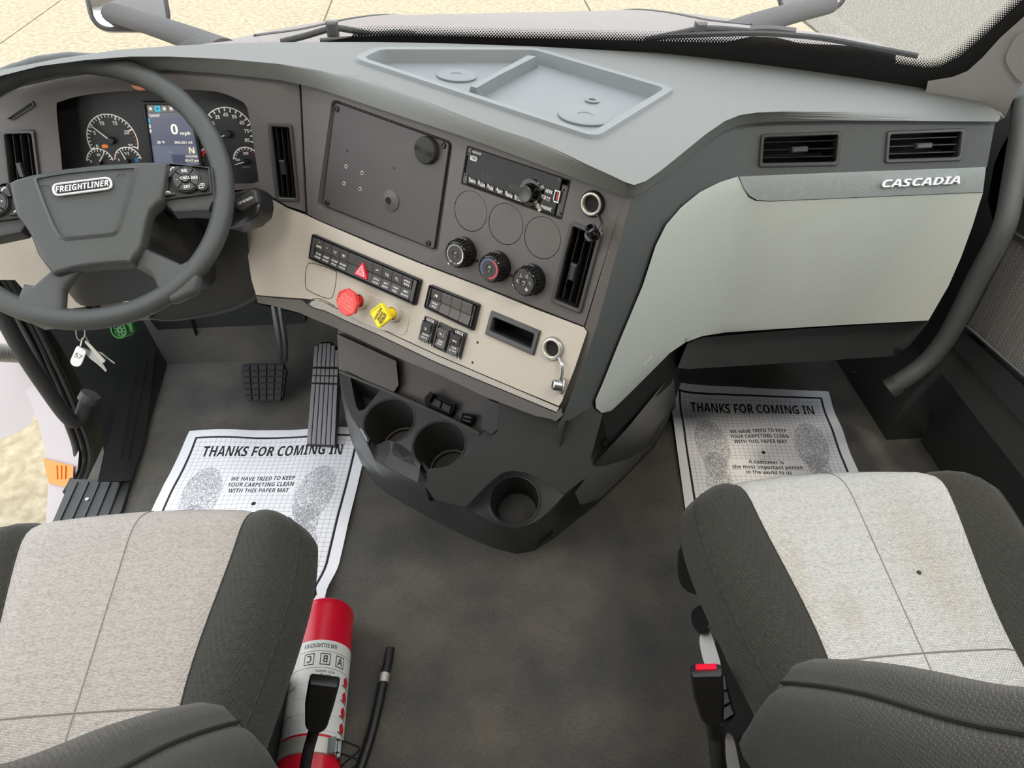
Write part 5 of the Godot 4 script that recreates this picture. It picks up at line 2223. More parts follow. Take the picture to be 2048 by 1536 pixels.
		for e in [[[337, 333, 361, 333, 348, 344, 341, 354, 335, 355], 0], [[337, 365, 334, 380, 351, 389, 326, 392, 329, 367], 1]]:
			var q := MB.new()
			q.xf = fr
			prism(q, flip.call(locs(fr, e[0], 0.018)), 0.015, 0.0195, 0.0006)
			var key := commit(q, "phone_key", M.switch, t)
			var pc: PackedVector2Array = flip.call(locs(fr, [344, 338] if e[1] == 0 else [335, 385], 0.0196))
			var g := MB.new()
			g.xf = fr * Transform3D(Basis(Vector3(0, 0, 1), 0.6 if e[1] == 0 else 0.0), Vector3(pc[0].x, pc[0].y, 0.0194))
			strip(g, PackedVector2Array([Vector2(-0.004, -0.0008), Vector2(-0.002, 0.0012), Vector2(0.002, 0.0012), Vector2(0.004, -0.0008)]), 0.0016, 0, 0.0004)
			commit(g, "key_marking", M.mark, key)
		var pk := loc(fr, 404.5, 371, 0.019)
		if s == -1:
			pk.x = 2 * mid - pk.x
		var pg := MB.new()
		pg.xf = fr * Transform3D(Basis(), Vector3(pk.x, pk.y, 0))
		pg.lathe([Vector2(0.0088, 0.016), Vector2(0.0086, 0.0195), Vector2(0.0078, 0.0202), Vector2(0, 0.0204)], 28)
		var pgk := commit(pg, "page_key", M.black, t)
		var pm := MB.new()
		pm.xf = fr * Transform3D(Basis(), Vector3(pk.x - 0.001, pk.y - 0.001, 0.0203))
		strip(pm, rect(0.006, 0.0045, Vector2(-0.001, -0.001)), 0.0012, 0, 0.0004, true)
		strip(pm, PackedVector2Array([Vector2(-0.002, 0.0035), Vector2(0.0042, 0.0035), Vector2(0.0042, -0.001)]), 0.0012, 0, 0.0004)
		commit(pm, "key_marking", M.mark, pgk)
		# lower spokes
		var low: PackedVector2Array = flip.call(locs(fr, [280, 491, 300, 500, 362, 528, 378, 520, 402, 548, 398, 585, 352, 606, 326, 604, 320, 585, 308, 556, 298, 548, 262, 529], 0.006))
		var ls := MB.new()
		ls.xf = fr
		ls.wall(inset(low, 0.006), -0.018, low, -0.004)
		ls.wall(low, -0.004, low, 0.004)
		ls.wall(low, 0.004, inset(low, 0.003), 0.010)
		ls.wall(inset(low, 0.003), 0.010, inset(low, 0.008), 0.0135)
		ls.face(inset(low, 0.008), 0.0135)
		ls.face(inset(low, 0.006), -0.018, true)
		commit(ls, "spoke", M.wheel, t, 60.0)


func column():
	var c := Vector3(-0.604, 0.8985, -1.142)
	var n := Vector3(sin(0.21366) * cos(0.825), sin(0.825), cos(0.21366) * cos(0.825))
	var t := thing("steering_column", "dark plastic steering column housing under the wheel with a control stalk on its side", "steering column", c - n * 0.1)
	var rows := []
	for s in [[0.03, 0.05, 0.05], [0.05, 0.075, 0.068], [0.10, 0.10, 0.085], [0.19, 0.125, 0.10], [0.24, 0.13, 0.105]]:
		var f := frame(c - n * s[0], Vector3(cos(0.21366), 0, -sin(0.21366)), n)
		var r := PackedVector3Array()
		for q in rounded(rect(s[1] * 2, s[2] * 2), 0.035, 5):
			r.append(f * Vector3(q.x + 0.012, q.y - 0.02, 0))
		rows.append(r)
	rows.reverse()
	var b := MB.new()
	b.loft(rows, true)
	commit(b, "housing", M.column, t, 60.0)
	# stalk with its two printed end buttons
	var sf := frame(on_frame(frame(c - n * 0.045, Vector3.RIGHT, n), Vector2(487, 415), 0), Vector3(0.93, 0.1, 0.3), Vector3(-0.35, 0.62, 0.70))
	var st := MB.new()
	st.xf = sf
	var p := ccw(locs(sf, [452, 393, 470, 384, 509, 374, 519, 383, 523, 408, 519, 428, 500, 445, 462, 458, 440, 452]))
	prism(st, p, -0.035, 0.004, 0.006, true)
	var stk := commit(st, "stalk_head", M.slat, t)
	var s2 := MB.new()
	s2.xf = sf
	prism(s2, rounded(locs(sf, [475, 400, 508, 379, 517, 384, 520, 406, 486, 424, 474, 416], 0.004), 0.003, 3), 0.002, 0.011, 0.003)
	commit(s2, "stalk_knob", M.switch, t)
	var sl := MB.new()
	var so := loc(sf, 491, 401, 0.011)
	sl.xf = sf * Transform3D(Basis(Vector3(0, 0, 1), 0.36), Vector3(so.x, so.y, 0.0108))
	letters(sl, "LO HI AUTO", Vector2.ZERO, 0.0042, 0, 0.0005, true, 0.85)
	commit(sl, "stalk_marking", M.mark, stk)
	var arm := MB.new()
	arm.tube(PackedVector3Array([sf * Vector3(-0.02, -0.005, -0.02), c - n * 0.10 + Vector3(0.09, 0, 0)]), 0.014, 12)
	commit(arm, "stalk_arm", M.slat, t)
	# knee panels under the instruments
	panel("knee_panel", pts([-40, 464, 20, 468, 100, 480, 260, 460, 250, 560, 225, 598, 216, 582, 110, 587, 64, 599, 30, 560, -40, 560]), [], on_knee, M.beige, dash, 40.0, 0.02)
	panel("knee_ledge", pts([64, 599, 110, 587, 216, 582, 225, 600, 215, 606, 77, 628, 70, 616]), [], on_knee, M.beige, dash, 40.0, 0.02, 0.02)
	panel("lower_trim", pts([70, 616, 77, 628, 215, 606, 300, 600, 300, 640, 215, 645, 90, 660, 50, 640]), [], on_knee, M.trim, dash, 40.0, 0.02)
	panel("column_surround", pts([260, 462, 380, 425, 470, 384, 492, 440, 500, 530, 516, 594, 506, 606, 420, 627, 330, 639, 300, 640, 300, 600, 225, 600, 250, 560]), [], on_knee, M.column, dash, 40.0, 0.02, -0.01)
	var e := MB.new()
	var line := PackedVector3Array()
	for q in smooth2(pts([298, 636, 340, 640, 400, 633, 460, 620, 504, 600, 512, 590]), 4, false):
		line.append(on_knee(q, 0.005))
	e.tube(line, 0.003, 6)
	commit(e, "edge_bead", M.vent_frame, dash)
	var ig := MB.new()
	var io := on_knee(Vector2(172, 618), 0.0)
	ig.xf = frame(io, Vector3.RIGHT, Vector3(0, 0.2, 0.98))
	ig.lathe([Vector2(0.028, 0), Vector2(0.027, 0.006), Vector2(0.022, 0.008), Vector2(0.018, 0.002), Vector2(0.012, 0.002), Vector2(0.011, 0.012), Vector2(0, 0.012)], 28)
	commit(ig, "ignition_lock", M.slat, dash)
	# keys on a ring
	var k := thing("key_bunch", "bunch of keys with a white plastic tag, hanging from the ignition under the wheel", "keys", io)
	var z := -1.25
	var r := MB.new()
	var loop := PackedVector3Array()
	for i in 20:
		var a := TAU * i / 20
		loop.append(at_z(161 + cos(a) * 9 , 664 + sin(a) * 17, z + 0.004 * sin(a)))
	r.tube(loop, 0.0012, 6, true)
	commit(r, "ring", M.steel, k)
	var kf := frame(at_z(160, 700, z), Vector3(0.93, 0.33, 0), Vector3(0.05, 0.35, 0.93))
	var tg := MB.new()
	tg.xf = kf
	var tp := locs(kf, [155, 690, 175, 701, 163, 730, 155, 733, 146, 730, 141, 722])
	prism(tg, rounded(tp, 0.006, 4), 0.0, 0.004, 0.001, true)
	commit(tg, "tag", M.white, k)
	var tl := MB.new()
	var tc := loc(kf, 158, 711)
	tl.xf = kf * Transform3D(Basis(Vector3(0, 0, 1), -1.0), Vector3(tc.x, tc.y, 0.0042))
	letters(tl, "57", Vector2.ZERO, 0.010, 0, 0.0004, false)
	commit(tl, "tag_writing", M.black, k)
	var ts := MB.new()
	ts.tube(PackedVector3Array([at_z(165, 676, z), at_z(161, 692, z)]), 0.0014, 6)
	commit(ts, "tag_loop", M.white, k)
	var ka := [[[172, 679, 182, 688, 212, 720, 209, 725, 203, 724, 175, 690, 170, 684], M.dull_silver], [[167, 694, 190, 703, 208, 728, 215, 740, 212, 743, 196, 728, 180, 716, 170, 704], M.steel], [[196, 702, 205, 704, 231, 725, 229, 727], M.steel]]
	for i in 3:
		var m := MB.new()
		var f2 := frame(at_z(190, 705, z - 0.006 * i - 0.004), Vector3(1, 0, 0), Vector3(0.05, 0.3, 0.95))
		m.xf = f2
		prism(m, ccw(locs(f2, ka[i][0])), 0.0, 0.0025, 0.0005, true)
		commit(m, "key", ka[i][1], k)
	var m2 := MB.new()
	m2.tube(PackedVector3Array([at_z(170, 670, z), at_z(178, 684, z)]), 0.0012, 6)
	commit(m2, "key_link", M.steel, k)
	# diagnostic socket
	var d := thing("diagnostic_socket", "round green diagnostic socket under the dashboard beside the driver's footwell", "socket", at_z(240, 658, -1.34))
	var df := frame(at_z(240, 660, -1.36), Vector3(1, 0, 0), Vector3(-0.1, 0.45, 0.88))
	var db := MB.new()
	db.xf = df
	db.lathe([Vector2(0.019, -0.03), Vector2(0.019, 0.004), Vector2(0.0175, 0.0055), Vector2(0.0155, 0.0055), Vector2(0.0150, 0.001), Vector2(0, 0.001)], 32)
	commit(db, "shell", M.green, d)
	for i in 9:
		var a := TAU * i / 8
		var q := Vector2.ZERO if i == 8 else Vector2.from_angle(a) * 0.0095
		var ph := MB.new()
		ph.xf = df * Transform3D(Basis(), Vector3(q.x, q.y, 0.0012))
		ph.lathe([Vector2(0.0024, 0), Vector2(0, 0.0004)], 10)
		commit(ph, "pin_hole", M.pit, d)
	var fl := MB.new()
	fl.xf = df
	box(fl, Vector3(0.016, 0.008, -0.010), Vector3(0.03, 0.028, 0.02), 0.003)
	commit(fl, "bracket", M.green, d)


func pedals():
	# brake: an arm coming down to a blocky pad
	var bf := frame(at_z(524, 766, -1.62), Vector3(1, 0, 0.02), Vector3(0.02, 0.62, 0.78))
	var t := thing("brake_pedal", "brake pedal with a black block-tread pad on a bent grey steel arm", "pedal", bf.origin)
	var p := ccw(locs(bf, [482, 730, 492, 727, 566, 727, 573, 742, 566, 796, 560, 803, 496, 803, 488, 797, 481, 760]))
	var b := MB.new()
	b.xf = bf
	prism(b, p, -0.014, 0.0, 0.003, true)
	commit(b, "pad", M.rubber, t)
	var q := locs(bf, [483, 730, 569, 728, 563, 801, 491, 802])
	for j in 6:
		for i in 5:
			var m := MB.new()
			m.xf = bf
			var a := lerp_quad(q, (i + 0.07) / 5.0, (j + 0.08) / 6.0)
			var c := lerp_quad(q, (i + 0.93) / 5.0, (j + 0.90) / 6.0)
			prism(m, PackedVector2Array([a, lerp_quad(q, (i + 0.93) / 5.0, (j + 0.08) / 6.0), c, lerp_quad(q, (i + 0.07) / 5.0, (j + 0.90) / 6.0)]), -0.002, 0.005, 0.0012)
			commit(m, "tread_block", M.rubber, t)
	var arm := MB.new()
	var rows := []
	for s in [[551, 612, -1.55, 9], [555, 640, -1.575, 9], [560, 670, -1.60, 9], [564, 700, -1.625, 8], [563, 728, -1.645, 8]]:
		var l := at_z(s[0] - s[3], s[1], s[2])
		var r := at_z(s[0] + s[3], s[1], s[2])
		rows.append(PackedVector3Array([l, r, r + Vector3(0, -0.01, -0.03), l + Vector3(0, -0.01, -0.03)]))
	arm.loft(rows, true, true)
	commit(arm, "arm", M.steel, t)
	var g := MB.new()
	g.tube(smooth3([at_z(550, 614, -1.542), at_z(558, 660, -1.585), at_z(562, 700, -1.618), at_z(560, 726, -1.638)], 4), 0.003, 6)
	commit(g, "arm_rib", M.vent_frame, t)
	# accelerator: long ribbed plate hinged on the floor
	var lo := at_y(643, 889, 0.025)
	var hi := at_z(655, 690, -1.66)
	var af := frame(lo, Vector3.RIGHT, Vector3.RIGHT.cross(hi - lo))
	var a := thing("accelerator_pedal", "long ribbed grey accelerator pedal standing on the floor by the console", "pedal", lo)
	var o := ccw(locs(af, [640, 685, 650, 683, 664, 684, 678, 697, 680, 710, 682, 750, 672, 893, 613, 890, 626, 725, 629, 695]))
	var ab := MB.new()
	ab.xf = af
	prism(ab, o, -0.012, 0.0, 0.002, true)
	commit(ab, "plate", M.slat, a)
	var aq := locs(af, [630, 686, 680, 686, 671, 892, 614, 889])
	var rm := mat("pedal_rubber", c8(138, 137, 140), 0.6)
	for i in 6:
		for s in [[0.0, 0.245], [0.27, 0.33], [0.345, 0.405], [0.425, 0.995]]:
			var m := MB.new()
			m.xf = af
			var v0: float = s[0]
			if v0 == 0.0:
				v0 = [0.04, 0.015, 0.01, 0.01, 0.03, 0.08][i]
			var u0 := (i + 0.08) / 6.0
			var u1 := (i + 0.92) / 6.0
			prism(m, PackedVector2Array([lerp_quad(aq, u0, v0), lerp_quad(aq, u1, v0), lerp_quad(aq, u1, s[1]), lerp_quad(aq, u0, s[1])]), -0.001, 0.0065, 0.0015)
			commit(m, "rib", rm, a)
	# panel behind the pedals
	panel("footwell_panel", pts([300, 640, 505, 606, 610, 630, 615, 690, 480, 690, 360, 698, 345, 700]), [], func(q, w): return at_z(q.x, q.y, -1.86 + w), M.sill, get_node("wall_front"), 40.0, 0.02)
	seam("panel_gap", pts([380, 632, 408, 712]), func(q, w): return at_z(q.x, q.y, -1.85 + w), get_node("wall_front"), 0.004)


func door_side():
	var w := get_node("wall_left")
	var a := at_y(345, 697, 0.0)
	var b := at_y(264, 963, 0.0)
	var n := (a - b).cross(Vector3(-0.42, 0.9, 0)).normalized()
	if n.x < 0:
		n = -n
	var on := func(q: Vector2, l: float) -> Vector3: return on_plane(q.x, q.y, a + n * l, n)
	panel("kick_panel", pts([350, 640, 346, 697, 337, 746, 322, 820, 293, 884, 264, 964, 195, 964, 208, 905, 200, 850, 180, 800, 120, 690, 60, 600, 180, 600]), [], on, M.sill, w, 40.0, 0.02)
	for s in [[268, 750, 244, 920], [292, 720, 258, 920]]:
		seam("kick_groove", pts(s), on, w, 0.0018, 0.0125)
	panel("kick_ledge", pts([300, 690, 311, 700, 290, 880, 262, 962, 196, 964, 212, 895, 240, 800, 268, 735]), [], on, M.sill, w, 40.0, 0.02, 0.012)
	# step plate in the doorway
	var t := thing("step_plate", "black ribbed step plate with a small screw on the driver's door sill", "step plate", at_y(180, 1000, 0.0))
	var sf := frame(at_y(180, 1000, 0.0), Vector3.RIGHT, Vector3.UP)
	var m := MB.new()
	m.xf = sf
	prism(m, ccw(locs(sf, [141, 957, 262, 960, 243, 1022, 190, 1090, 80, 1090, 108, 1034], 0.012)), -0.05, 0.012, 0.003)
	commit(m, "plate", M.sill, t)
	for k in 5:
		var r := MB.new()
		r.xf = sf
		var p := locs(sf, [155 + 22 * k, 964, 122 + 23 * k, 1036, 100 + 23 * k, 1085], 0.013)
		strip(r, p, 0.003, 0.010, 0.0155)
		commit(r, "rib", M.slat, t)
	var sc := MB.new()
	var l := loc(sf, 175, 999, 0.012)
	sc.xf = sf * Transform3D(Basis(), Vector3(l.x, l.y, 0.012))
	sc.lathe([Vector2(0.006, 0), Vector2(0.005, 0.003), Vector2(0.002, 0.0035), Vector2(0, 0.002)], 16)
	commit(sc, "screw", M.steel, t)
	# rubber seal round the doorway
	var s2 := thing("door_seal", "black rubber door seal in three beads curving down the driver's doorway", "seal", at_x(150, 900, -1.06))
	for k in 3:
		var path := []
		for q in [[-30, 520], [45, 640], [95, 740], [122, 800], [142, 850], [156, 890], [160, 925], [152, 958], [138, 985]]:
			path.append(at_x(q[0] + 13 * k - 6, q[1] - 2 * k, -1.085 + 0.012 * k))
		var q2 := MB.new()
		q2.tube(smooth3(path, 5), 0.0085, 10)
		commit(q2, "bead", [M.rubber, M.slat, M.rubber][k], s2)
	var fill := MB.new()
	drape(fill, pts([-40, 480, 60, 560, 120, 680, 180, 800, 205, 860, 212, 910, 195, 965, 150, 965, 168, 920, 160, 880, 120, 780, 40, 640, -40, 540]), [], 40, func(q, l): return at_x(q.x, q.y, -1.075 + l), 0.02)
	commit(fill, "jamb", M.pit, w)
	# painted body below the doorway, with the amber marker lamp
	var body := MB.new()
	var bo := at_x(130, 900, -1.12)
	var onb := func(q: Vector2, l2: float) -> Vector3: return on_plane(q.x, q.y, bo + Vector3(-0.3, 0.8, 0.52) * l2, Vector3(-0.3, 0.8, 0.52))
	drape(body, pts([20, 720, 60, 740, 100, 775, 125, 830, 146, 870, 158, 905, 155, 940, 135, 985, 112, 1045, 92, 1045, 96, 975, 90, 905, 78, 850, 60, 800]), [], 30, onb, 0.12)
	commit(body, "body_side", M.body_paint, w)
	var lampt := thing("marker_lamp", "amber side marker lamp on the painted body below the driver's doorway", "lamp", at_x(115, 945, -1.13))
	var lm := MB.new()
	drape(lm, pts([86, 917, 147, 932, 146, 955, 138, 976, 97, 966, 92, 945]), [], 20, func(q, l3): return onb.call(q, l3 + 0.008), 0.02)
	commit(lm, "lens", M.amber, lampt)
	for k in 3:
		var r := MB.new()
		drape(r, pts([108 + 9 * k, 930, 113 + 9 * k, 931, 114 + 8 * k, 958, 109 + 8 * k, 957]), [], 20, func(q, l4): return onb.call(q, l4 + 0.011), 0.006)
		commit(r, "lens_rib", M.amber, lampt)
	# outer wing and the pleated duct in the gap by the hinge
	var wing := MB.new()
	var wo := at_x(20, 760, -1.32)
	var onw := func(q: Vector2, l5: float) -> Vector3: return on_plane(q.x, q.y, wo + Vector3(-0.2, 0.62, 0.75) * l5, Vector3(-0.2, 0.62, 0.75))
	drape(wing, smooth2(pts([-40, 640, 20, 640, 55, 690, 72, 770, 66, 838, 40, 862, 0, 878, -40, 884]), 3), [], 24, onw, 0.1)
	commit(wing, "door_edge", M.body_paint, w)
	var duct := thing("pleated_duct", "pale grey pleated rubber duct in the gap beside the driver's door hinge", "duct", at_x(10, 705, -1.26))
	var dp := PackedVector3Array()
	var dr := []
	for i in 33:
		dp.append(at_x(lerpf(-60, 40, i / 32.0), lerpf(700, 708, i / 32.0), -1.27))
		dr.append(0.020 if i % 2 else 0.026)
	var dm := MB.new()
	dm.tube(dp, dr, 16)
	commit(dm, "pleats", M.pillar, duct, 20.0)
	# grab handle
	var h := thing("grab_handle", "thick dark grab handle slanting across the driver's doorway below the wheel", "handle", at_x(135, 825, -1.0))
	var hm := MB.new()
	hm.tube(smooth3([at_x(-30, 560, -1.0), at_x(10, 640, -1.0), at_x(50, 712, -1.0), at_x(95, 780, -1.0), at_x(128, 826, -0.998), at_x(148, 843, -0.992), at_x(163, 832, -0.98), at_x(172, 806, -0.965), at_x(180, 790, -0.955)], 6), 0.0175, 16)
	commit(hm, "bar", M.rubber, h, 60.0)
	var he := MB.new()
	he.tube(PackedVector3Array([at_x(174, 802, -0.962), at_x(182, 788, -0.95)]), 0.024, 18)
	commit(he, "end_boss", M.sill, h)


func passenger_door():
	var d := base("door_1")
	slab("door_panel", Vector3(1.12, 0.30, -1.32), Vector3(1.18, 0.96, -0.2), M.door, d, 0.008)
	slab("door_foot", Vector3(1.21, -0.04, -1.32), Vector3(1.25, 0.32, -0.2), M.sill, d)
	slab("door_front_pillar", Vector3(1.12, -0.06, -2.1), Vector3(1.24, 0.56, -1.33), M.sill, d)
	slab("front_post", Vector3(1.10, 0.3, -1.60), Vector3(1.18, 0.90, -1.30), M.pit, d)
	var b := MB.new()
	drape(b, pts([1905, 690, 1935, 668, 2048, 772, 2120, 840, 2120, 920, 2048, 850, 1990, 785]), [], 40, func(q, w): return at_x(q.x, q.y, 1.11 - w), 0.02)
	commit(b, "lower_ledge", M.sill, d)
	# loudspeaker grille
	var g := mat("grille", c8(96, 95, 92), 0.5)
	var im := Image.create(128, 128, false, Image.FORMAT_RGB8)
	var cm := Image.create(128, 128, false, Image.FORMAT_RGB8)
	im.fill(Color(1, 1, 1))
	cm.fill(c8(160, 158, 152))
	for j in 8:
		for i in 8:
			var p := disc(5.2, 10, Vector2(i * 16 + 8 + (8 if j % 2 else 0), j * 16 + 8))
			fill_poly(im, p, Color(0.1, 0.1, 0.1))
			fill_poly(cm, p, c8(34, 34, 33))
	im.bump_map_to_normal_map(6.0)
	g.albedo_color = Color.WHITE
	g.albedo_texture = ImageTexture.create_from_image(cm)
	grained(g, ImageTexture.create_from_image(im), 28.0, 1.0)
	var gm := MB.new()
	var ong := func(q: Vector2, w: float) -> Vector3: return at_x(q.x, q.y, 1.112 - w)
	drape(gm, pts([1934, 650, 1960, 600, 1990, 540, 2010, 500, 2026, 466, 2048, 480, 2140, 540, 2140, 820, 2045, 748]), [], 40, ong, 0.01)
	commit(gm, "speaker_grille", g, d)
	var e := MB.new()
	var line := PackedVector3Array()
	for q in [[2140, 824], [2045, 750], [1932, 651], [1960, 598], [2010, 498], [2026, 464], [2060, 486]]:
		line.append(at_x(q[0], q[1], 1.108))
	e.tube(line, 0.004, 6)
	commit(e, "grille_edge", M.vent_frame, d)
	# sill beside the passenger's feet
	var s := MB.new()
	var path := []
	for q in [[1852, 765], [1858, 800], [1872, 835], [1900, 880], [1930, 925], [1952, 958], [1990, 1010]]:
		path.append(at_y(q[0], q[1], 0.07))
	s.tube(smooth3(path, 4), 0.016, 10)
	commit(s, "sill_bead", M.vent_frame, d)
	var f := MB.new()
	drape(f, pts([1700, 745, 1852, 765, 1872, 835, 1930, 925, 1990, 1010, 2048, 1010, 2048, 860, 1930, 700, 1800, 700]), [], 40, func(q, w): return at_y(q.x, q.y, 0.045 + w), 0.03)
	commit(f, "sill_step", M.sill, d)
	# grab bar
	var h := thing("grab_handle", "long grey grab bar curving down beside the passenger's side of the dashboard", "handle", at_x(1920, 625, 1.0))
	var hm := MB.new()
	hm.tube(smooth3([at_x(2052, 160, 1.04), at_x(2046, 230, 1.03), at_x(2040, 285, 1.02), at_x(2027, 364, 1.01), at_x(2012, 442, 1.0), at_x(1986, 500, 0.995), at_x(1950, 565, 0.99), at_x(1921, 625, 0.985), at_x(1890, 680, 0.975), at_x(1856, 722, 0.955), at_x(1818, 752, 0.925), at_x(1786, 772, 0.90)], 6), 0.0195, 16)
	commit(hm, "bar", M.dash_side, h, 60.0)
	var he := MB.new()
	he.tube(PackedVector3Array([at_x(1796, 768, 0.905), at_x(1778, 779, 0.89)]), 0.024, 16)
	commit(he, "end_boss", M.sill, h)
	# window frame and quarter trim by the pillar
	var wq := MB.new()
	drape(wq, pts([2100, 40, 2060, 150, 2028, 250, 2000, 300, 1988, 330, 1975, 400, 1990, 460, 2020, 470, 2060, 300, 2100, 200]), [], 40, func(q, w): return at_x(q.x, q.y, 1.1 - w), 0.02)
	commit(wq, "window_frame", M.sill, d)


# ---------------------------------------------------------------- floor console with its cup holders
func consoles():
	var t := thing("floor_console", "dark floor console with two slotted cup holders high up and one low at its foot", "console", at_y(900, 960, 0.0))
	var FT := frame(at_y(850, 870, 0.38), Vector3(0.78, 0, 0.63), Vector3(-0.17, 0.955, 0.24))
	var c1 := loc(FT, 778, 842)
	var c2 := loc(FT, 878, 889)
	var r := loc(FT, 729, 842).distance_to(loc(FT, 827, 842)) / 2
	# top plate with two round wells that open through the front
	var plate_q := ccw(locs(FT, [678, 742, 763, 777, 845, 813, 959, 867, 994, 852, 996, 860, 985, 872, 970, 883, 950, 897, 932, 910, 912, 923, 892, 933, 876, 936, 858, 937, 851, 973, 800, 948, 750, 917, 738, 893, 731, 867, 712, 845, 700, 828, 690, 800]))
	var hole := func(c: Vector2, dirpx: Array) -> PackedVector2Array:
		var dir: Vector2 = (loc(FT, dirpx[0], dirpx[1]) - c).normalized()
		var side := Vector2(-dir.y, dir.x)
		var p := PackedVector2Array()
		for i in 33:
			var a := lerpf(0.55, TAU - 0.55, i / 32.0)
			p.append(c + (dir * cos(a) + side * sin(a)) * r)
		p.append(c + dir * r * 1.9 - side * r * 0.42)
		p.append(c + dir * r * 1.9 + side * r * 0.42)
		return p
	var h1: PackedVector2Array = hole.call(c1, [757, 900])
	var h2: PackedVector2Array = hole.call(c2, [864, 945])
	var pocket_q := ccw(locs(FT, [700, 752, 762, 778, 730, 818, 718, 822, 712, 812]))
	var pieces := [plate_q]
	for h in [h1, h2, pocket_q]:
		var left := []
		for p in pieces:
			left.append_array(Geometry2D.clip_polygons(p, ccw(h)))
		pieces = left
	# a hole wholly inside comes back as a clockwise ring: cut the plate through it instead
	var halves := []
	var cut := PackedVector2Array([c1 + Vector2(-1, 0), c1 + Vector2(1, 0), c1 + Vector2(1, 1), c1 + Vector2(-1, 1)])
	var pcut := (pocket_q[0] + pocket_q[2]) / 2
	for y in [[-1.0, c1.y], [c1.y, 1.0]]:
		for x in [[-1.0, pcut.x], [pcut.x, 1.0]]:
			var win := PackedVector2Array([Vector2(x[0], y[0]), Vector2(x[1], y[0]), Vector2(x[1], y[1]), Vector2(x[0], y[1])])
			var some: Array = Geometry2D.intersect_polygons(plate_q, win)
			for h in [h1, h2, pocket_q]:
				var left := []
				for p in some:
					left.append_array(Geometry2D.clip_polygons(p, ccw(h)))
				some = left
			halves.append_array(some)
	var b := MB.new()
	b.xf = FT
	for p in halves:
		if not Geometry2D.is_polygon_clockwise(p):
			b.face(p, 0.0)
	# lower shelf joining the slots in front
	var shelf := ccw(locs(FT, [742, 895, 775, 880, 800, 905, 838, 915, 858, 938, 851, 973, 800, 948, 750, 917], -0.045))
	b.face(shelf, -0.045)
	commit(b, "top_plate", M.tower, t, 50.0)
	for k in 2:
		var h: PackedVector2Array = h1 if k == 0 else h2
		var c: Vector2 = c1 if k == 0 else c2
		var w := MB.new()
		w.xf = FT
		var m := 33
		var top := PackedVector3Array()
		var low := PackedVector3Array()
		var lip := PackedVector3Array()
		for i in m:
			var d := (h[i] - c).normalized()
			lip.append(Vector3(c.x + d.x * (r + 0.003), c.y + d.y * (r + 0.003), 0.0015))
			top.append(Vector3(h[i].x, h[i].y, -0.002))
			low.append(Vector3(c.x + d.x * r * 0.9, c.y + d.y * r * 0.9, -0.12))
		w.loft([lip, top, low], false, true)
		commit(w, "cup_well", M.tower, t, 50.0)
		var f := MB.new()
		f.xf = FT * Transform3D(Basis(), Vector3(c.x, c.y, -0.118))
		f.lathe([Vector2(r * 0.95, 0.0), Vector2(r * 0.86, 0.004), Vector2(r * 0.82, 0.0), Vector2(0, 0.0)], 32)
		commit(f, "well_floor", M.trim if k == 0 else M.tower, t)
		var bl := MB.new()                                 # wear ring at the bottom
		var ringp := PackedVector3Array()
		for i in 24:
			var a := TAU * i / 24
			ringp.append(FT * Vector3(c.x + cos(a) * r * 0.84, c.y + sin(a) * r * 0.84, -0.108))
		bl.tube(ringp, 0.003, 6, true)
		commit(bl, "well_ring", M.trim, t)
	var pw := MB.new()
	pw.xf = FT
	pw.wall(inset(pocket_q, 0.006), -0.07, pocket_q, 0.0)
	pw.face(inset(pocket_q, 0.006), -0.07)
	commit(pw, "side_pocket", M.tower, t)
	var div := MB.new()                                     # block between the slots
	div.xf = FT
	var dq := ccw(locs(FT, [776, 876, 806, 886, 829, 903, 838, 940, 808, 928, 781, 912]))
	div.wall(inset(dq, -0.006), -0.06, dq, -0.006)
	div.wall(dq, -0.006, inset(dq, 0.005), 0.0)
	div.face(inset(dq, 0.005), 0.0)
	commit(div, "slot_divider", M.tower, t, 60.0)
	# outer skin: from the rim down to the floor
	var FR := frame(at_y(1030, 1000, 0.13), Vector3.RIGHT, Vector3(-0.10, 0.92, 0.38))
	var cols := [[678, 742, 0, 694, 842], [690, 800, 0, 702, 872], [700, 828, 0, 710, 888], [716, 852, 0, 722, 904], [734, 885, -0.01, 740, 926], [750, 917, -0.045, 768, 951], [776, 933, -0.045, 800, 969], [800, 948, -0.045, 828, 983], [851, 973, -0.045, 870, 998]]
	var rows := [PackedVector3Array(), PackedVector3Array(), PackedVector3Array(), PackedVector3Array(), PackedVector3Array(), PackedVector3Array()]
	for c in cols:
		var a := on_frame(FT, Vector2(c[0], c[1]), c[2])
		var z := at_y(c[3], c[4], 0.10)
		rows[0].append(a - FT.basis.z * 0.002)
		rows[1].append(a.lerp(z, 0.02) + Vector3(0, -0.004, 0.004))
		rows[2].append(a.lerp(z, 0.35) + Vector3(0, -0.01, 0.018))
		rows[3].append(a.lerp(z, 0.72) + Vector3(0, -0.005, 0.010))
		rows[4].append(a.lerp(z, 0.84) + Vector3(0, 0.0, 0.012))
		rows[5].append(z)
	var skin := MB.new()
	skin.loft(rows, false, true)
	commit(skin, "outer_wall", M.tower, t, 50.0)
	# wall that turns from the tower to the foot
	var wf := frame(on_fk(Vector2(1050, 818), -0.02), FB.basis.x, Vector3(-0.52, 0.22, 0.82))
	var wall := MB.new()
	drape(wall, pts([997, 800, 1085, 832, 1122, 842, 1140, 840, 1180, 815, 1205, 830, 1180, 920, 1172, 955, 1128, 988, 1102, 972, 1076, 955, 1052, 945, 1024, 941, 1004, 946, 985, 960, 960, 984, 932, 1014, 900, 1007, 868, 998, 851, 973, 858, 937, 876, 936, 892, 933, 912, 923, 932, 910, 950, 897, 970, 883, 985, 872, 996, 860, 998, 850]), [], 30, func(q, w): return on_frame(wf, q, w), 0.0)
	commit(wall, "tower_wall", M.tower, t)
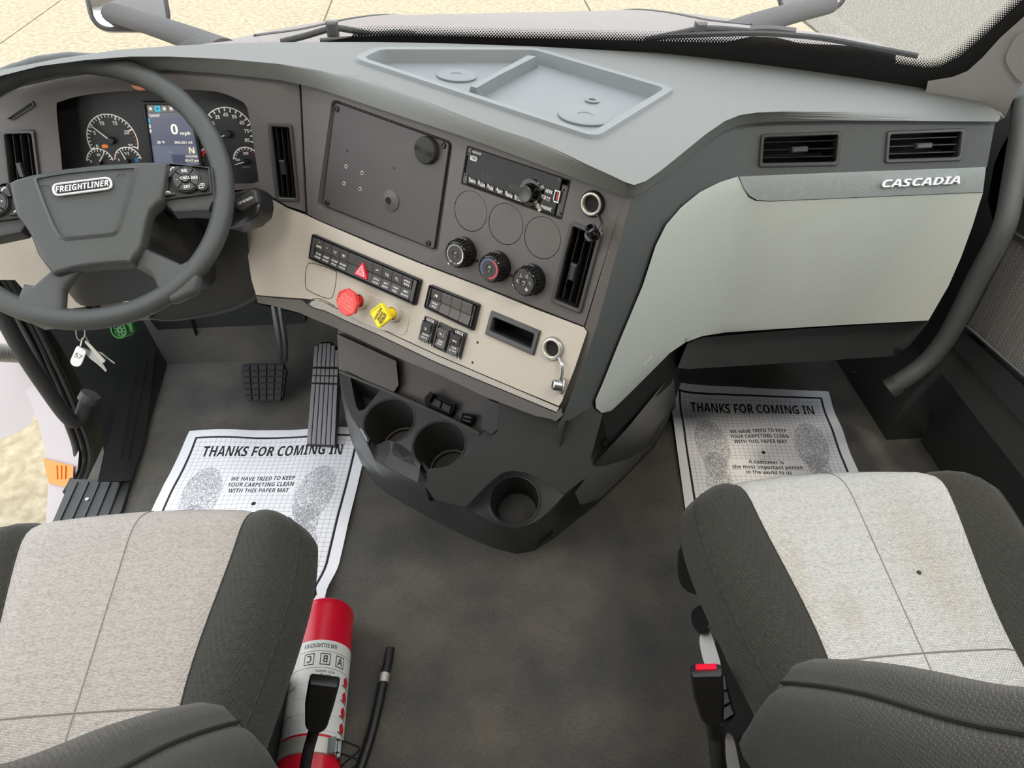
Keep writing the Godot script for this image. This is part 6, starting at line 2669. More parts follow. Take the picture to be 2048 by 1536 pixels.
	# channel behind the plate, with sockets
	var cf := frame(on_frame(FT, Vector2(845, 813), 0.0), FB.basis.x, Vector3(-0.5, 0.42, 0.76))
	var ch := MB.new()
	drape(ch, pts([676, 655, 791, 712, 880, 750, 1000, 797, 1000, 812, 997, 857, 985, 868, 959, 867, 845, 813, 763, 777, 690, 748, 677, 738]), [], 30, func(q, w): return on_frame(cf, q, w), 0.0, -0.02)
	commit(ch, "rear_channel", M.trim, t)
	var rz := MB.new()
	var rp := PackedVector3Array()
	for q in [[680, 743], [763, 777], [845, 813], [900, 838], [960, 868]]:
		rp.append(on_frame(FT, Vector2(q[0], q[1]), 0.0))
	rz.tube(rp, 0.004, 8)
	commit(rz, "ridge", M.tower, t)
	var up := MB.new()                                     # lighter raised panel at the driver's end of the channel
	drape(up, pts([674, 668, 792, 722, 797, 770, 786, 786, 700, 745, 678, 730]), [], 30, func(q, w): return on_frame(cf, q, w), 0.02, -0.004)
	commit(up, "channel_panel", M.trim, t)
	var endp := MB.new()
	drape(endp, pts([970, 797, 998, 808, 997, 857, 985, 868, 962, 858, 966, 830]), [], 30, func(q, w): return on_frame(cf, q, w), 0.02, 0.006)
	commit(endp, "channel_end", M.tower, t)
	for k in 2:
		var q: Array = [[862, 786, 910, 808, 906, 824, 893, 836, 855, 817, 852, 800], [924, 826, 947, 829, 946, 845, 933, 849, 921, 842]][k]
		var s := thing("usb_socket", ["black hinged double socket on the console behind the upper cup holders", "small black socket at the end of the console's rear channel"][k], "socket", on_frame(cf, Vector2(q[0], q[1]), 0.0), "console sockets")
		var f := MB.new()
		drape(f, pts(q), [], 30, func(p, w): return on_frame(cf, p, w), 0.02, -0.004)
		commit(f, "body", M.gloss, s)
		if k == 0:
			var l := MB.new()
			drape(l, pts([849, 795, 862, 782, 866, 790, 858, 806, 850, 809]), [], 30, func(p, w): return on_frame(cf, p, w), 0.008, 0.008)
			commit(l, "flap", M.gloss, s)
			for e in [[866, 796, 882, 803, 879, 816, 863, 809], [886, 806, 902, 813, 898, 826, 883, 818]]:
				var cm := MB.new()
				drape(cm, pts(e), [], 30, func(p, w): return on_frame(cf, p, w), 0.006, -0.001)
				commit(cm, "socket_cover", M.slat, s)
		else:
			for e in [[928, 831, 943, 834, 942, 837, 927, 834], [926, 838, 941, 842, 940, 845, 925, 841]]:
				var cm := MB.new()
				drape(cm, pts(e), [], 30, func(p, w): return on_frame(cf, p, w), 0.004, -0.002)
				commit(cm, "port", M.vent_frame, s)
	# foot of the console with the low cup holder
	var tq := rounded(locs(FR, [927, 1013, 958, 986, 984, 961, 1004, 946, 1024, 941, 1052, 945, 1076, 955, 1102, 972, 1128, 990, 1114, 1006, 1096, 1024, 1080, 1038, 1062, 1048, 1032, 1056, 1010, 1053, 985, 1045]), 0.004, 2)
	var cc := loc(FR, 1029, 1001)
	var cr := loc(FR, 981, 1001).distance_to(loc(FR, 1078, 1001)) / 2
	var tp := MB.new()
	tp.xf = FR
	for s in [[-1.0, 0.0], [0.0, 1.0]]:
		var win := PackedVector2Array([cc + Vector2(s[0], -1), cc + Vector2(s[1], -1), cc + Vector2(s[1], 1), cc + Vector2(s[0], 1)])
		for p in Geometry2D.intersect_polygons(tq, win):
			for q in Geometry2D.clip_polygons(p, disc(cr, 48, cc)):
				tp.face(q, 0.0)
	commit(tp, "foot_tray", M.tower, t)
	var cw := MB.new()
	cw.xf = FR * Transform3D(Basis(), Vector3(cc.x, cc.y, 0))
	cw.lathe([Vector2(0, -0.095), Vector2(cr * 0.82, -0.095), Vector2(cr * 0.84, -0.075), Vector2(cr * 0.88, -0.072), Vector2(cr * 0.97, -0.004), Vector2(cr, 0.001), Vector2(cr + 0.004, 0.002), Vector2(cr + 0.006, 0.0)], 48)
	for z in range(cw.v.size() / 3):
		var s := cw.v[z * 3 + 1]
		cw.v[z * 3 + 1] = cw.v[z * 3 + 2]
		cw.v[z * 3 + 2] = s
	commit(cw, "cup_well", M.tower, t, 50.0)
	var foot := [[700, 868, 706, 890], [716, 895, 724, 930], [734, 919, 748, 965], [758, 944, 778, 990], [790, 964, 812, 1010], [830, 982, 852, 1032], [868, 998, 890, 1052], [900, 1006, 912, 1064], [928, 1013, 932, 1073], [960, 1032, 962, 1086], [990, 1047, 990, 1097], [1030, 1057, 1032, 1108], [1066, 1047, 1068, 1102], [1097, 1023, 1110, 1076], [1128, 991, 1150, 1043], [1160, 962, 1195, 1007], [1200, 915, 1250, 955], [1260, 850, 1310, 893], [1345, 745, 1352, 815]]
	var fr2 := [PackedVector3Array(), PackedVector3Array(), PackedVector3Array(), PackedVector3Array()]
	for i in foot.size():
		var c: Array = foot[i]
		var z := at_y(c[2], c[3], 0.0)
		var a := on_frame(FR, Vector2(c[0], c[1]), 0.0) if i >= 8 else at_y(c[0], c[1], 0.105)
		if i >= 15:
			var k := i - 14
			a = at_y(c[0], c[1], [0.20, 0.25, 0.33, 0.42][k - 1])
		fr2[0].append(a)
		fr2[1].append(a.lerp(z, 0.12) + Vector3(0, 0.004, 0.004))
		fr2[2].append(a.lerp(z, 0.6) + Vector3(0, 0, 0.004))
		fr2[3].append(z)
	var fm := MB.new()
	fm.loft(fr2, false, true)
	commit(fm, "foot_skirt", M.tower, t, 50.0)
	for e in [[[1076, 1080, 1104, 1060, 1108, 1066, 1082, 1086], 0], [[1140, 1026, 1168, 1004, 1172, 1010, 1146, 1032], 1]]:
		var s := MB.new()
		drape(s, pts(e[0]), [], 30, func(p, w): return on_plane(p.x, p.y, at_y(1110, 1072, 0.03), Vector3(0.7, 0.25, 0.68)), 0.0)
		commit(s, "floor_slot", M.pit, t)
	# passenger's side of the console: dark bin behind a lip
	var bin := MB.new()
	drape(bin, pts([1204, 828, 1222, 822, 1260, 786, 1300, 745, 1340, 706, 1375, 682, 1378, 700, 1358, 738, 1340, 770, 1270, 830, 1236, 862, 1214, 878]), [], 24, on_pass, 0.0, -0.03)
	commit(bin, "side_bin", M.pit, t)
	var lipq := MB.new()
	drape(lipq, pts([1345, 733, 1366, 736, 1364, 760, 1350, 800, 1335, 845, 1318, 878, 1250, 950, 1195, 1000, 1160, 1010, 1150, 985, 1172, 955, 1180, 920, 1205, 880, 1236, 866, 1270, 832, 1320, 772]), [], 24, func(q, w): return on_plane(q.x, q.y, at_y(1335, 850, 0.05) + Vector3(-0.01 + w, 0, 0), Vector3(0.80, 0.20, 0.56)), 0.02)
	commit(lipq, "bin_wall", M.tower, t)
	var le := MB.new()
	var lp := PackedVector3Array()
	for q in smooth2(pts([1352, 738, 1330, 768, 1296, 806, 1262, 840, 1236, 868, 1208, 888]), 3, false):
		lp.append(on_plane(q.x, q.y, at_y(1335, 850, 0.05) + Vector3(-0.006, 0, 0), Vector3(0.80, 0.20, 0.56)))
	le.tube(lp, 0.006, 8)
	commit(le, "bin_lip", M.vent_frame, t)
	# oval latch mark
	var la := MB.new()
	var lq := PackedVector3Array()
	for q in smooth2(pts([1172, 858, 1190, 838, 1194, 850, 1190, 876, 1172, 888, 1166, 878]), 4):
		lq.append(on_pass(q, 0.004))
	la.tube(lq, 0.0012, 5, true)
	commit(la, "latch_groove", M.pit, t)
	var lb := MB.new()
	drape(lb, smooth2(pts([1175, 862, 1187, 848, 1189, 858, 1186, 872, 1174, 880]), 3), [], 20, on_pass, 0.003, 0.004)
	commit(lb, "latch", M.tower, t)
	# small lettering on the glovebox corner
	var ab := MB.new()
	var af := pass_frame(Vector2(1295, 721), 0.007)
	ab.xf = af * Transform3D(Basis(Vector3(0, 0, 1), 0.75), Vector3.ZERO)
	letters(ab, "AIRBAG", Vector2.ZERO, 0.0055, 0.0, 0.0012, true, 0.8, 0.2)
	commit(ab, "panel_lettering", M.badge_silver, dash)


# ---------------------------------------------------------------- seats
func seats():
	seat(-0.545, "driver_seat", "driver's fabric seat with a greyish beige centre panel and black side bolsters", M.cloth_light, 1)
	seat(0.617, "passenger_seat", "passenger's fabric seat with a pale stained grey centre panel and black side bolsters", M.cloth_pale, -1)


func seat_half(v: float) -> float:                        # half width of the cushion from front to back
	return 0.268 + 0.018 * sin(PI * minf(1.0, v * 1.5 + 0.1)) - 0.028 * maxf(0.0, 0.14 - v) / 0.14 - 0.03 * smoothstep(0.55, 0.95, v)


func seat_panel(v: float) -> float:                       # half width of the light panel
	return lerpf(0.172, 0.136, smoothstep(0.0, 0.75, v))


func seat_top(v: float) -> float:
	return 0.512 - 0.05 * v - 0.05 * pow(maxf(0.0, 0.16 - v) / 0.16, 2.2)


func cushion_point(cx: float, f: float, v: float) -> Vector3:   # f: -1 .. 1 across; beyond 1 the side goes down
	var z := lerpf(-0.815, -0.37, v)
	var half := seat_half(v)
	var a := absf(f)
	var s := signf(f)
	var y := seat_top(v)
	var x := 0.0
	if a <= 1.0:
		x = a * (half - 0.02)
		var pn := seat_panel(v) / (half - 0.02)
		y += 0.012 * smoothstep(pn - 0.04, pn + 0.22, a) - 0.03 * pow(maxf(0.0, a - 0.80) / 0.20, 2.0) - 0.006 * exp(-pow((a - pn) / 0.03, 2.0))
		z -= 0.02 * (1.0 - a * a) * maxf(0.0, 0.2 - v) / 0.2
	else:
		var d := a - 1.0                                   # 0 .. 1 down the side
		x = half - 0.02 + 0.020 * sin(minf(1.0, d * 3.0) * PI / 2) - 0.07 * maxf(0.0, d - 0.3)
		y += -0.018 - 0.13 * d
	return Vector3(cx + s * x, y, z)


func seat(cx: float, called: String, label: String, light: Material, inner: int):
	var t := thing(called, label, "seat", Vector3(cx, 0, -0.55))
	var vs := []
	for j in 29:
		vs.append(j / 28.0)
	var rim := func(f0: float, f1: float, n: int) -> Array:
		var rows := []
		for v in [-2, -1] + vs:
			var row := PackedVector3Array()
			for i in n + 1:
				var f := lerpf(f0, f1, float(i) / n)
				var vv: float = maxf(v, 0.0)
				if absf(f0) > 1.5 or absf(f1) > 1.5:           # bolster: from the side edge to the panel edge
					var edge_f: float = seat_panel(vv) / (seat_half(vv) - 0.02)
					f = lerpf(f0, signf(f0 + f1) * edge_f, float(i) / n) if absf(f0) > absf(f1) else lerpf(signf(f0 + f1) * edge_f, f1, float(i) / n)
				else:
					f = f * seat_panel(vv) / (seat_half(vv) - 0.02)
				var p := cushion_point(cx, f, vv)
				if v < 0:                                       # the front edge rolls down
					var k := -float(v)
					p.y -= 0.02 * k * k + 0.03 * k
					p.z += 0.0 if k == 1 else 0.03
					p.z -= 0.012 if k == 1 else 0.0
				row.append(p)
			rows.append(row)
		return rows
	var c := MB.new()
	c.loft(rim.call(-1.0, 1.0, 16), false, true)
	var stain := func(p: Vector3) -> Color:                # tea-coloured marks on the pale cushion
		var k := 0.0
		for e in [[0.688, -0.640, 0.045, 0.09, 0.7], [0.475, -0.60, 0.018, 0.10, 1.0], [0.535, -0.55, 0.02, 0.03, 0.9], [0.70, -0.55, 0.03, 0.05, 0.4]]:
			k += e[4] * exp(-pow((p.x - e[0]) / e[2], 2.0) - pow((p.z - e[1]) / e[3], 2.0))
		return Color.WHITE.lerp(Color(0.80, 0.70, 0.54), minf(k, 1.0) * 0.55)
	commit(c, "cushion_centre", light, t, 60.0, stain if inner == -1 else null)
	if inner == -1:
		var hole := MB.new()
		var hp := on_plane(1838, 1145, cushion_point(cx, 0.2, 0.4), Vector3(0, 1, 0.1))
		hole.xf = Transform3D(Basis(Vector3.RIGHT, Vector3.FORWARD, Vector3.UP), hp + Vector3(0, 0.001, 0))
		hole.lathe([Vector2(0.0034, -0.001), Vector2(0.003, 0.0008), Vector2(0.0016, 0.0004), Vector2(0, 0.0002)], 12)
		commit(hole, "burn_hole", M.seat_plastic, t)
	for s in [-1, 1]:
		var b := MB.new()
		b.loft(rim.call(-2.0, -0.5, 22) if s == -1 else rim.call(0.5, 2.0, 22), false, true)
		commit(b, "cushion_bolster", M.cloth_dark, t, 60.0)
		var sm := MB.new()                                    # piping between panel and bolster
		var line := PackedVector3Array()
		for v in vs:
			line.append(cushion_point(cx, s * seat_panel(v) / (seat_half(v) - 0.02), v) + Vector3(0, 0.0002, 0))
		sm.tube(line, 0.0014, 6)
		commit(sm, "panel_piping", M.cloth_dark, t)
		var ss := MB.new()                                    # stitched seam along the outer edge
		var sl := PackedVector3Array()
		for v in vs.slice(1):
			sl.append(cushion_point(cx, s * 0.985, v) + Vector3(0, 0.0003, 0))
		ss.tube(sl, 0.0014, 6)
		commit(ss, "edge_seam", M.cloth_dark, t)
	var mid := MB.new()
	var ml := PackedVector3Array()
	for v in vs:
		ml.append(cushion_point(cx, 0.0, v) + Vector3(0, 0.0002, 0))
	mid.tube(ml, 0.0009, 5)
	var cross_l := PackedVector3Array()
	for i in 17:
		var f := lerpf(-1, 1, i / 16.0) * seat_panel(0.74) / (seat_half(0.74) - 0.02)
		cross_l.append(cushion_point(cx, f, 0.74 + 0.02 * f * f) + Vector3(0, 0.0002, 0))
	mid.tube(cross_l, 0.0012, 5)
	commit(mid, "panel_seam", mat("seam_grey", c8(120, 118, 112), 0.9), t)
	# backrest: a recessed centre between two forward bolsters on each side
	var zy := [[0.40, -0.50], [0.48, -0.485], [0.60, -0.425], [0.73, -0.35], [0.88, -0.252], [1.05, -0.165], [1.2, -0.11]]
	var curve := []
	for q in zy:
		curve.append(Vector3(0, q[0], q[1]))
	var up := smooth3(curve, 4)
	var prof := [[-0.262, 0.16], [-0.272, 0.11], [-0.272, 0.075], [-0.262, 0.05], [-0.250, 0.036], [-0.242, 0.033], [-0.236, 0.028], [-0.228, 0.015], [-0.216, 0.004], [-0.200, 0.0], [-0.184, 0.004], [-0.168, 0.018], [-0.152, 0.038], [-0.134, 0.055], [-0.08, 0.066], [0.0, 0.068]]
	var full := []
	for q in prof:
		full.append(q)
	for k in range(prof.size() - 2, -1, -1):
		full.append([-prof[k][0], prof[k][1]])
	var mk := func(i0: int, i1: int) -> Array:
		var rows := []
		for p in up:
			var grow := smoothstep(0.42, 0.56, p.y)
			var row := PackedVector3Array()
			for i in range(i0, i1 + 1):
				var d: float = full[i][1]
				row.append(Vector3(cx + full[i][0], p.y, p.z + lerpf(0.05 + 0.5 * d, d, grow)))
			rows.append(row)
		return rows
	var n := full.size()
	var bc := MB.new()
	bc.loft(mk.call(13, n - 14), false, false)
	commit(bc, "backrest_centre", light, t, 60.0)
	for s in 2:
		var bb := MB.new()
		bb.loft(mk.call(0, 13) if s == 0 else mk.call(n - 14, n - 1), false, false)
		commit(bb, "backrest_bolster", M.cloth_dark, t, 60.0)
		var sl := MB.new()
		var line := PackedVector3Array()
		for p in up.slice(6):
			line.append(Vector3(cx + (-0.240 if s == 0 else 0.240), p.y, p.z + 0.0295))
		sl.tube(line, 0.0026, 6)
		commit(sl, "bolster_seam", M.seat_plastic, t)
	var shell := MB.new()
	var srows := []
	for p in up:
		var row := PackedVector3Array()
		for q in [[-0.262, 0.16], [-0.2, 0.20], [0.2, 0.20], [0.262, 0.16]]:
			row.append(Vector3(cx + q[0], p.y, p.z + q[1]))
		srows.append(row)
	shell.loft(srows, false, true)
	commit(shell, "backrest_shell", M.seat_plastic, t)
	slab("seat_base", Vector3(cx - 0.17, 0.02, -0.72), Vector3(cx + 0.17, 0.37, -0.28), M.seat_plastic, t, 0.01)
	slab("seat_rail", Vector3(cx - 0.19, 0.0, -0.70), Vector3(cx + 0.19, 0.03, -0.26), M.black, t)
	if inner == -1:
		seat_controls(t)
	buckle(inner)


func seat_controls(t: Node3D):
	for e in [[1372, 1088, 1357, 1102, 1356, 1150, 1368, 1178, 1392, 1186, 1404, 1150, 1389, 1110], [1394, 1213, 1382, 1228, 1387, 1254, 1404, 1268, 1420, 1240, 1407, 1213]]:
		var b := MB.new()
		drape(b, smooth2(pts(e), 3), [], 20, func(q, w): return at_y(q.x, q.y, 0.335 + w), 0.03)
		commit(b, "adjuster_handle", M.seat_plastic, t)
	var w := MB.new()
	drape(w, smooth2(pts([1417, 1256, 1403, 1266, 1399, 1285, 1410, 1330, 1430, 1345, 1442, 1334, 1430, 1290]), 3), [], 20, func(q, w2): return at_y(q.x, q.y, 0.315 + w2), 0.06)
	commit(w, "side_shield", M.white, t)
	var w3 := MB.new()
	drape(w3, smooth2(pts([1450, 1478, 1466, 1474, 1480, 1536, 1490, 1580, 1462, 1580]), 3), [], 20, func(q, w2): return at_y(q.x, q.y, 0.30 + w2), 0.06)
	commit(w3, "side_shield", M.pillar, t)
	var p := MB.new()
	drape(p, pts([1440, 1350, 1449, 1350, 1472, 1428, 1462, 1440, 1440, 1453]), [], 20, func(q, w2): return at_y(q.x, q.y, 0.312 + w2), 0.06)
	commit(p, "button_panel", M.vent_frame, t)
	for e in [[1441, 1354, 1449, 1354, 1453, 1378, 1442, 1382], [1442, 1386, 1454, 1384, 1459, 1404, 1443, 1413], [1444, 1418, 1460, 1409, 1467, 1428, 1444, 1442]]:
		var b := MB.new()
		drape(b, pts(e), [], 20, func(q, w2): return at_y(q.x, q.y, 0.318 + w2), 0.006)
		commit(b, "seat_button", M.tray, t)
	var b2 := MB.new()
	drape(b2, pts([1470, 1478, 1500, 1470, 1505, 1580, 1490, 1580]), [], 20, func(q, w2): return at_y(q.x, q.y, 0.30 + w2), 0.06)
	commit(b2, "recliner_cover", M.seat_plastic, t)


func buckle(inner: int):
	var driver := inner == 1
	var t := thing("belt_buckle", "black seat belt buckle on a stalk standing in front of the red fire extinguisher" if driver else "black seat belt buckle with a red button beside the passenger seat", "buckle", at_y(640, 1400, 0.3) if driver else at_y(1415, 1390, 0.38), "seat belt buckles")
	var top: Vector3
	var low: Vector3
	if driver:
		top = at_y(650, 1356, 0.33)
		low = at_y(630, 1456, 0.25)
	else:
		top = at_y(1412, 1336, 0.44)
		low = at_y(1424, 1442, 0.36)
	var along := (low - top).normalized()
	var face := (EYE - top).normalized()
	var fr := frame(top, along.cross(face), along.cross(face).cross(along) * -1.0 if false else face - along * face.dot(along))
	fr = Transform3D(Basis(fr.basis.x, -along, fr.basis.x.cross(-along)), top)
	var len := top.distance_to(low)
	var k := 1.0 if driver else 0.95
	var p := PackedVector2Array([Vector2(-0.024, 0), Vector2(0.024, 0), Vector2(0.023, -len * 0.45), Vector2(0.016, -len * 0.9), Vector2(0.010, -len), Vector2(-0.012, -len), Vector2(-0.018, -len * 0.9), Vector2(-0.022, -len * 0.45)])
	for i in p.size():
		p[i].x *= k
	var b := MB.new()
	b.xf = fr
	var q := rounded(p, 0.005, 4)
	b.wall(inset(q, 0.004), -0.014, q, -0.008)
	b.wall(q, -0.008, q, 0.006)
	b.wall(q, 0.006, inset(q, 0.002), 0.010)
	b.wall(inset(q, 0.002), 0.010, inset(q, 0.006), 0.012)
	b.face(inset(q, 0.006), 0.012)
	b.face(inset(q, 0.004), -0.014, true)
	commit(b, "body", M.black, t, 50.0)
	var g := MB.new()
	g.xf = fr
	strip(g, smooth2(PackedVector2Array([Vector2(-0.004, -0.022), Vector2(0.010, -0.021), Vector2(0.015, -0.028), Vector2(0.016, -len * 0.6)]), 4, false), 0.0016, 0.0105, 0.0128)
	commit(g, "press_line", M.slat, t)
	if not driver:
		var r := MB.new()
		r.xf = fr * Transform3D(Basis(Vector3(1, 0, 0), -PI / 2), Vector3(0, 0.0, 0.0))
		prism(r, rounded(rect(0.030, 0.012), 0.004, 4), -0.004, 0.003, 0.001)
		commit(r, "release_button", M.red, t)
		var r2 := MB.new()
		r2.xf = fr
		prism(r2, rounded(rect(0.028, 0.007, Vector2(-0.003, -0.006)), 0.003, 3), 0.008, 0.0135, 0.001)
		commit(r2, "release_face", M.red, t)
	var s := MB.new()
	var path := [low - along * 0.005]
	for e in ([[624, 1475, 0.22], [616, 1505, 0.20], [606, 1560, 0.16]] if driver else [[1428, 1462, 0.30], [1432, 1500, 0.27], [1440, 1570, 0.22]]):
		path.append(at_y(e[0], e[1], e[2]))
	s.tube(smooth3(path, 5), [0.007, 0.009, 0.012, 0.0135, 0.0135, 0.0135, 0.0135, 0.0135, 0.0135, 0.0135, 0.0135, 0.0135, 0.0135, 0.0135, 0.0135, 0.0135] if not driver else 0.0115, 12, false, 0.8)
	commit(s, "stalk", M.rubber, t)


# ---------------------------------------------------------------- things lying about
func loose_things():
	mats()
	extinguisher()
	var t := thing("air_hose", "short black rubber hose with a silver band lying on the floor near the extinguisher", "hose", at_y(760, 1400, 0.0))
	var path := smooth3([at_y(781, 1297, 0.012), at_y(776, 1325, 0.012), at_y(768, 1358, 0.012), at_y(757, 1410, 0.012), at_y(745, 1460, 0.012), at_y(731, 1506, 0.012), at_y(712, 1560, 0.012)], 6)
	var b := MB.new()
	b.tube(path, 0.0092, 14)
	commit(b, "tube", M.black, t, 50.0)
	var s := MB.new()
	s.tube(PackedVector3Array([at_y(770, 1348, 0.012), at_y(767, 1366, 0.012)]), 0.0102, 18)
	commit(s, "band", M.dull_silver, t)


func mat_picture() -> StandardMaterial3D:
	var W := 1216
	var H := 1344
	var im := Image.create(W, H, false, Image.FORMAT_RGB8)
	im.fill(c8(238, 240, 244))
	var m := 64
	var cell := 33.0
	var gx := m + 14.0
	var gy := m + 14.0
	var line := c8(150, 152, 160)
	for i in range(0, 33):
		im.fill_rect(Rect2i(int(gx + i * cell), m, 2, H - 2 * m), line)
	for j in range(0, 37):
		im.fill_rect(Rect2i(m, int(gy + j * cell), W - 2 * m, 2), line)
	var ink := c8(26, 26, 30)
	im.fill_rect(Rect2i(m, m, W - 2 * m, 14), ink)
	im.fill_rect(Rect2i(m, H - m - 14, W - 2 * m, 14), ink)
	im.fill_rect(Rect2i(m, m, 14, H - 2 * m), ink)
	im.fill_rect(Rect2i(W - m - 14, m, 14, H - 2 * m), ink)
	var rng := RandomNumberGenerator.new()
	rng.seed = 3
	for s in [-1, 1]:
		var cx: float = W / 2.0 + s * 352.0
		for e in [[14.6, 7.2, 118.0, -0.12], [26.0, 4.2, 96.0, 0.0], [21.0, 4.0, 78.0, 0.0]]:
			var cy: float = gy + e[0] * cell
			var rx: float = e[2]
			var ry: float = e[1] * cell
			var p := PackedVector2Array()
			for i in 40:
				var a := TAU * i / 40
				p.append(Vector2(cx + cos(a) * rx + s * e[3] * sin(a) * rx, cy + sin(a) * ry))
			fill_poly(im, p, c8(232, 234, 238))
		for i in 4200:
			var e: Array = [[14.6, 7.2, 118.0, -0.12], [26.0, 4.2, 96.0, 0.0], [21.0, 4.0, 78.0, 0.0]][[0, 0, 0, 1, 2][i % 5]]
			var a := rng.randf() * TAU
			var q := sqrt(rng.randf())
			var x: float = cx + cos(a) * q * e[2] + s * e[3] * sin(a) * q * e[2]
			var y: float = gy + e[0] * cell + sin(a) * q * e[1] * cell
			if rng.randf() < 0.5:
				im.fill_rect(Rect2i(int(x), int(y), 3, 7), c8(142, 144, 150))
			else:
				im.fill_rect(Rect2i(int(x), int(y), 7, 3), c8(142, 144, 150))
	var mid := W / 2.0
	var clear := func(cy: float, w: float, h: float):
		im.fill_rect(Rect2i(int(mid - w / 2), int(cy - h / 2), int(w), int(h)), c8(238, 240, 244))
	write(im, "THANKS FOR COMING IN", Vector2(mid, gy + 3.4 * cell), 84, ink, true, 0.66, 0.0, 0.0)
	for k in 3:
		var y := gy + (10.6 + 1.55 * k) * cell
		clear.call(y, 430, 46)
		write(im, ["WE HAVE TRIED TO KEEP", "YOUR CARPETING CLEAN", "WITH THIS PAPER MAT"][k], Vector2(mid, y), 34, ink, true, 0.74)
	fill_poly(im, disc(14, 16, Vector2(mid, gy + 17.0 * cell)), ink)
	for k in 3:
		var y := gy + (19.8 + 1.5 * k) * cell
		clear.call(y, 470, 44)
		write(im, ["A customer is", "the most important person", "in the world to us"][k], Vector2(mid, y), 34, ink, true, 0.78)
	return picture(im, 0.75)


func mats():
	var pm := mat_picture()
	var info := [
		["paper floor mat printed THANKS FOR COMING IN, half under the accelerator and the driver seat", at_y(381, 867, 0.0), at_y(741, 863, 0.0), at_y(660, 1209, 0.0)],
		["paper floor mat printed THANKS FOR COMING IN, its edge curling up under the passenger's dashboard", at_y(1335, 786, 0.0), at_y(1654, 791, 0.0), Vector3.ZERO]]
	for k in 2:
		var a: Vector3 = info[k][1]
		var b: Vector3 = info[k][2]
		var down: Vector3
		if k == 0:
			down = Vector3(info[k][3]) - b
		else:
			down = (at_y(1358, 998, 0.0) - at_y(1334, 830, 0.0)).normalized() * a.distance_to(b) * 1.08
		var t := thing("paper_mat", info[k][0], "floor mat", a, "printed paper floor mats")
		var f := FastNoiseLite.new()
		f.seed = 5 + k
		f.frequency = 2.2
		var top := []
		var low := []
		for j in 37:
			var v := j / 36.0
			var r := PackedVector3Array()
			var r2 := PackedVector3Array()
			for i in 33:
				var u := i / 32.0
				var p := a.lerp(b, u) + down * v
				var h := 0.004 + 0.010 * maxf(0.0, f.get_noise_2d(p.x * 1.0, p.z * 1.0) + 0.15)
				if k == 0:
					h += 0.012 * exp(-pow((v - 0.02) / 0.10, 2.0)) * (0.5 + 0.5 * sin(u * 9.0)) + 0.008 * exp(-pow((v - 0.95) / 0.06, 2.0)) * u
					p.x -= 0.012 * smoothstep(0.80, 0.95, v) * u
				else:
					h += 0.030 * exp(-pow(v / 0.09, 2.0)) * (1.0 - 0.6 * u) + 0.02 * exp(-pow(u / 0.06, 2.0)) * (1.0 - v) + 0.008 * exp(-pow((v - 0.3) / 0.1, 2.0)) * sin(u * 7.0 + 0.6) * sin(u * 7.0 + 0.6)
				p.y = h
				r.append(p)
				r2.append(p - Vector3(0, 0.0006, 0))
			top.append(r)
			low.append(r2)
		var m := MB.new()
		m.loft(top, false, true)
		m.loft(low)
		commit(m, "sheet", pm, t, 80.0)


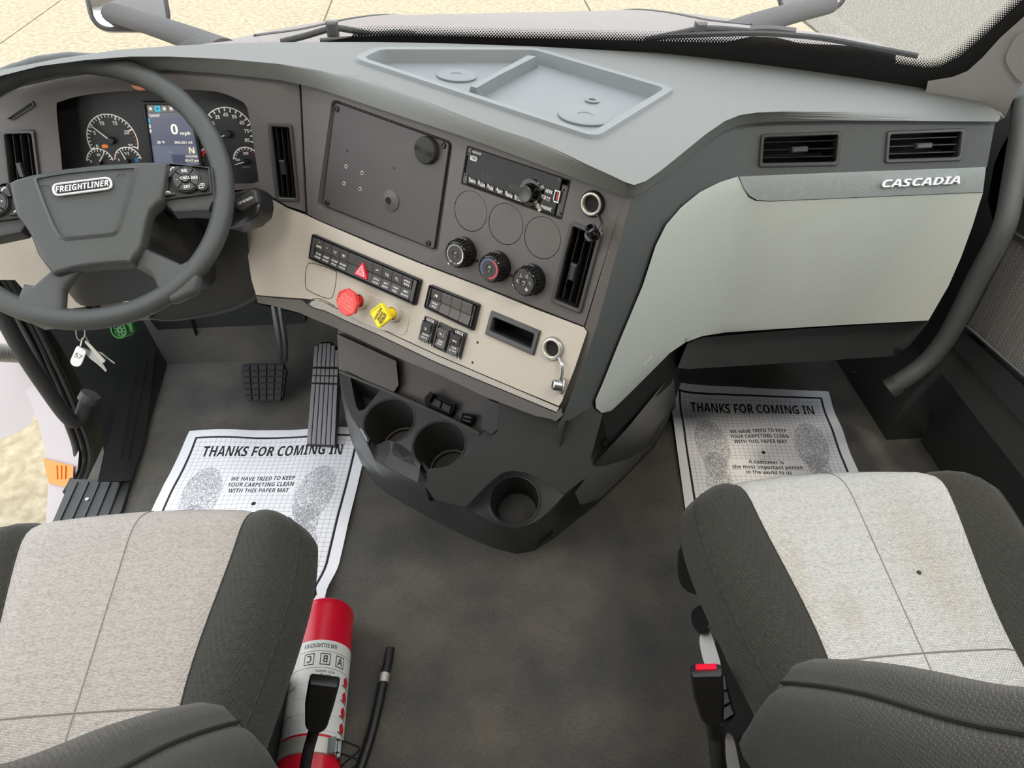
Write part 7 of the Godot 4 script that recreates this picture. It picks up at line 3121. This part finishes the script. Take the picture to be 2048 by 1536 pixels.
func extinguisher():
	var p0 := at_y(655, 1222, 0.062)
	var p1 := at_y(617, 1540, 0.062)
	var ax := (p1 - p0).normalized()
	var t := thing("fire_extinguisher", "red fire extinguisher with a white instruction label lying between the driver seat and the hose", "fire extinguisher", p0)
	var up := Vector3.UP
	var side := ax.cross(up).normalized()
	var fr := Transform3D(Basis(side, ax.cross(side), ax), p0)
	var r := 0.056
	var L := 0.42
	var b := MB.new()
	b.xf = fr
	b.lathe([Vector2(0, 0.006), Vector2(r * 0.7, 0.004), Vector2(r * 0.88, 0.0), Vector2(r * 0.97, 0.006), Vector2(r, 0.018), Vector2(r, L), Vector2(r * 0.9, L + 0.03), Vector2(r * 0.5, L + 0.06), Vector2(0.018, L + 0.07), Vector2(0, L + 0.07)], 48)
	commit(b, "bottle", M.red, t, 50.0)
	# label, wrapped round the upper half; its lettering stands on its head from here
	var W := 900
	var H := 640
	var im := Image.create(W, H, false, Image.FORMAT_RGB8)
	im.fill(c8(222, 224, 220))
	var ink := c8(40, 40, 42)
	var rd := c8(200, 40, 46)
	im.fill_rect(Rect2i(296, 0, 3, H), c8(150, 150, 150))
	im.fill_rect(Rect2i(300, 556, 600, 3), ink)
	im.fill_rect(Rect2i(300, 436, 600, 3), ink)
	write(im, "FIRE EXTINGUISHER", Vector2(470, 598), 30, ink, true, 0.7, 180.0)
	for k in 3:
		var c := Vector2(390 + 130 * k, 500)
		fill_poly(im, rect(84, 84, c), ink)
		fill_poly(im, rect(70, 70, c), c8(222, 224, 220))
		write(im, ["A", "B", "C"][2 - k], c, 52, ink, true, 1.0, 180.0)
	for k in 4:
		var y := 390 - 104 * k
		fill_poly(im, PackedVector2Array([Vector2(720, y - 34), Vector2(780, y - 34), Vector2(790, y + 10), Vector2(750, y + 40), Vector2(712, y + 10)]), rd)
		line_px(im, PackedVector2Array([Vector2(700, y - 36), Vector2(800, y - 46)]), 9, ink)
		im.fill_rect(Rect2i(300, y - 56, 600, 2), c8(150, 150, 150))
		for j in 3:
			write(im, [["HOLD UPRIGHT", "PULL PIN", ""], ["STAND BACK 6 FT", "AIM AT BASE", "OF FIRE"], ["SQUEEZE LEVER", "SWEEP SIDE", "TO SIDE"], ["RECHARGE", "AFTER USE", ""]][k][j], Vector2(530, y + 22 - 26 * j), 17, ink, true, 0.9, 180.0)
	var rng := RandomNumberGenerator.new()
	rng.seed = 9
	for k in 46:
		if k in [14, 23, 24, 38]:
			im.fill_rect(Rect2i(0, 620 - k * 13, 292, 5), ink)
		else:
			im.fill_rect(Rect2i(20, 620 - k * 13, int(rng.randf_range(150, 262)), 3), rd if k in [25, 26] else c8(140, 142, 142))
	var lab := MB.new()
	lab.xf = fr
	var z0 := 0.098
	var z1 := 0.278
	for i in 32:
		var a0 := lerpf(-1.85, 1.95, i / 32.0)
		var a1 := lerpf(-1.85, 1.95, (i + 1) / 32.0)
		var rr := r + 0.0006
		var q0 := Vector3(cos(PI / 2 + a0) * rr, -sin(PI / 2 + a0) * rr, z0)
		var q1 := Vector3(cos(PI / 2 + a1) * rr, -sin(PI / 2 + a1) * rr, z0)
		var dz := Vector3(0, 0, z1 - z0)
		var u0 := i / 32.0
		var u1 := (i + 1) / 32.0
		lab.quad(q0, q0 + dz, q1 + dz, q1, Vector2(u0, 1), Vector2(u0, 0), Vector2(u1, 0), Vector2(u1, 1))
	commit(lab, "label", picture(im, 0.4), t, 50.0)
	var band := MB.new()
	band.xf = fr
	band.lathe([Vector2(r + 0.0006, 0.282), Vector2(r + 0.0026, 0.2835), Vector2(r + 0.0026, 0.3105), Vector2(r + 0.0006, 0.312)], 48)
	commit(band, "clamp_band", M.dull_silver, t)
	var clip := MB.new()
	clip.xf = fr
	box(clip, Vector3(-0.047, -0.036, 0.297), Vector3(0.012, 0.02, 0.03), 0.002)
	box(clip, Vector3(-0.057, -0.020, 0.297), Vector3(0.006, 0.02, 0.034), 0.002)
	commit(clip, "clamp_latch", M.steel, t)
	for k in 2:
		var w := MB.new()
		var z := 0.288 + 0.022 * k
		w.tube(smooth3([fr * Vector3(-0.052, -0.030, z - 0.006), fr * Vector3(-0.085, -0.020, z + 0.004), fr * Vector3(-0.088, -0.012, z + 0.010), fr * Vector3(-0.062, 0.0, z + 0.024), fr * Vector3(-0.052, 0.010, z + 0.03)], 4), 0.0018, 6)
		commit(w, "latch_wire", M.black, t)
	var br := MB.new()
	br.xf = fr
	box(br, Vector3(0, 0.058, 0.25), Vector3(0.07, 0.004, 0.36), 0.001)
	commit(br, "bracket", M.seat_plastic, t)
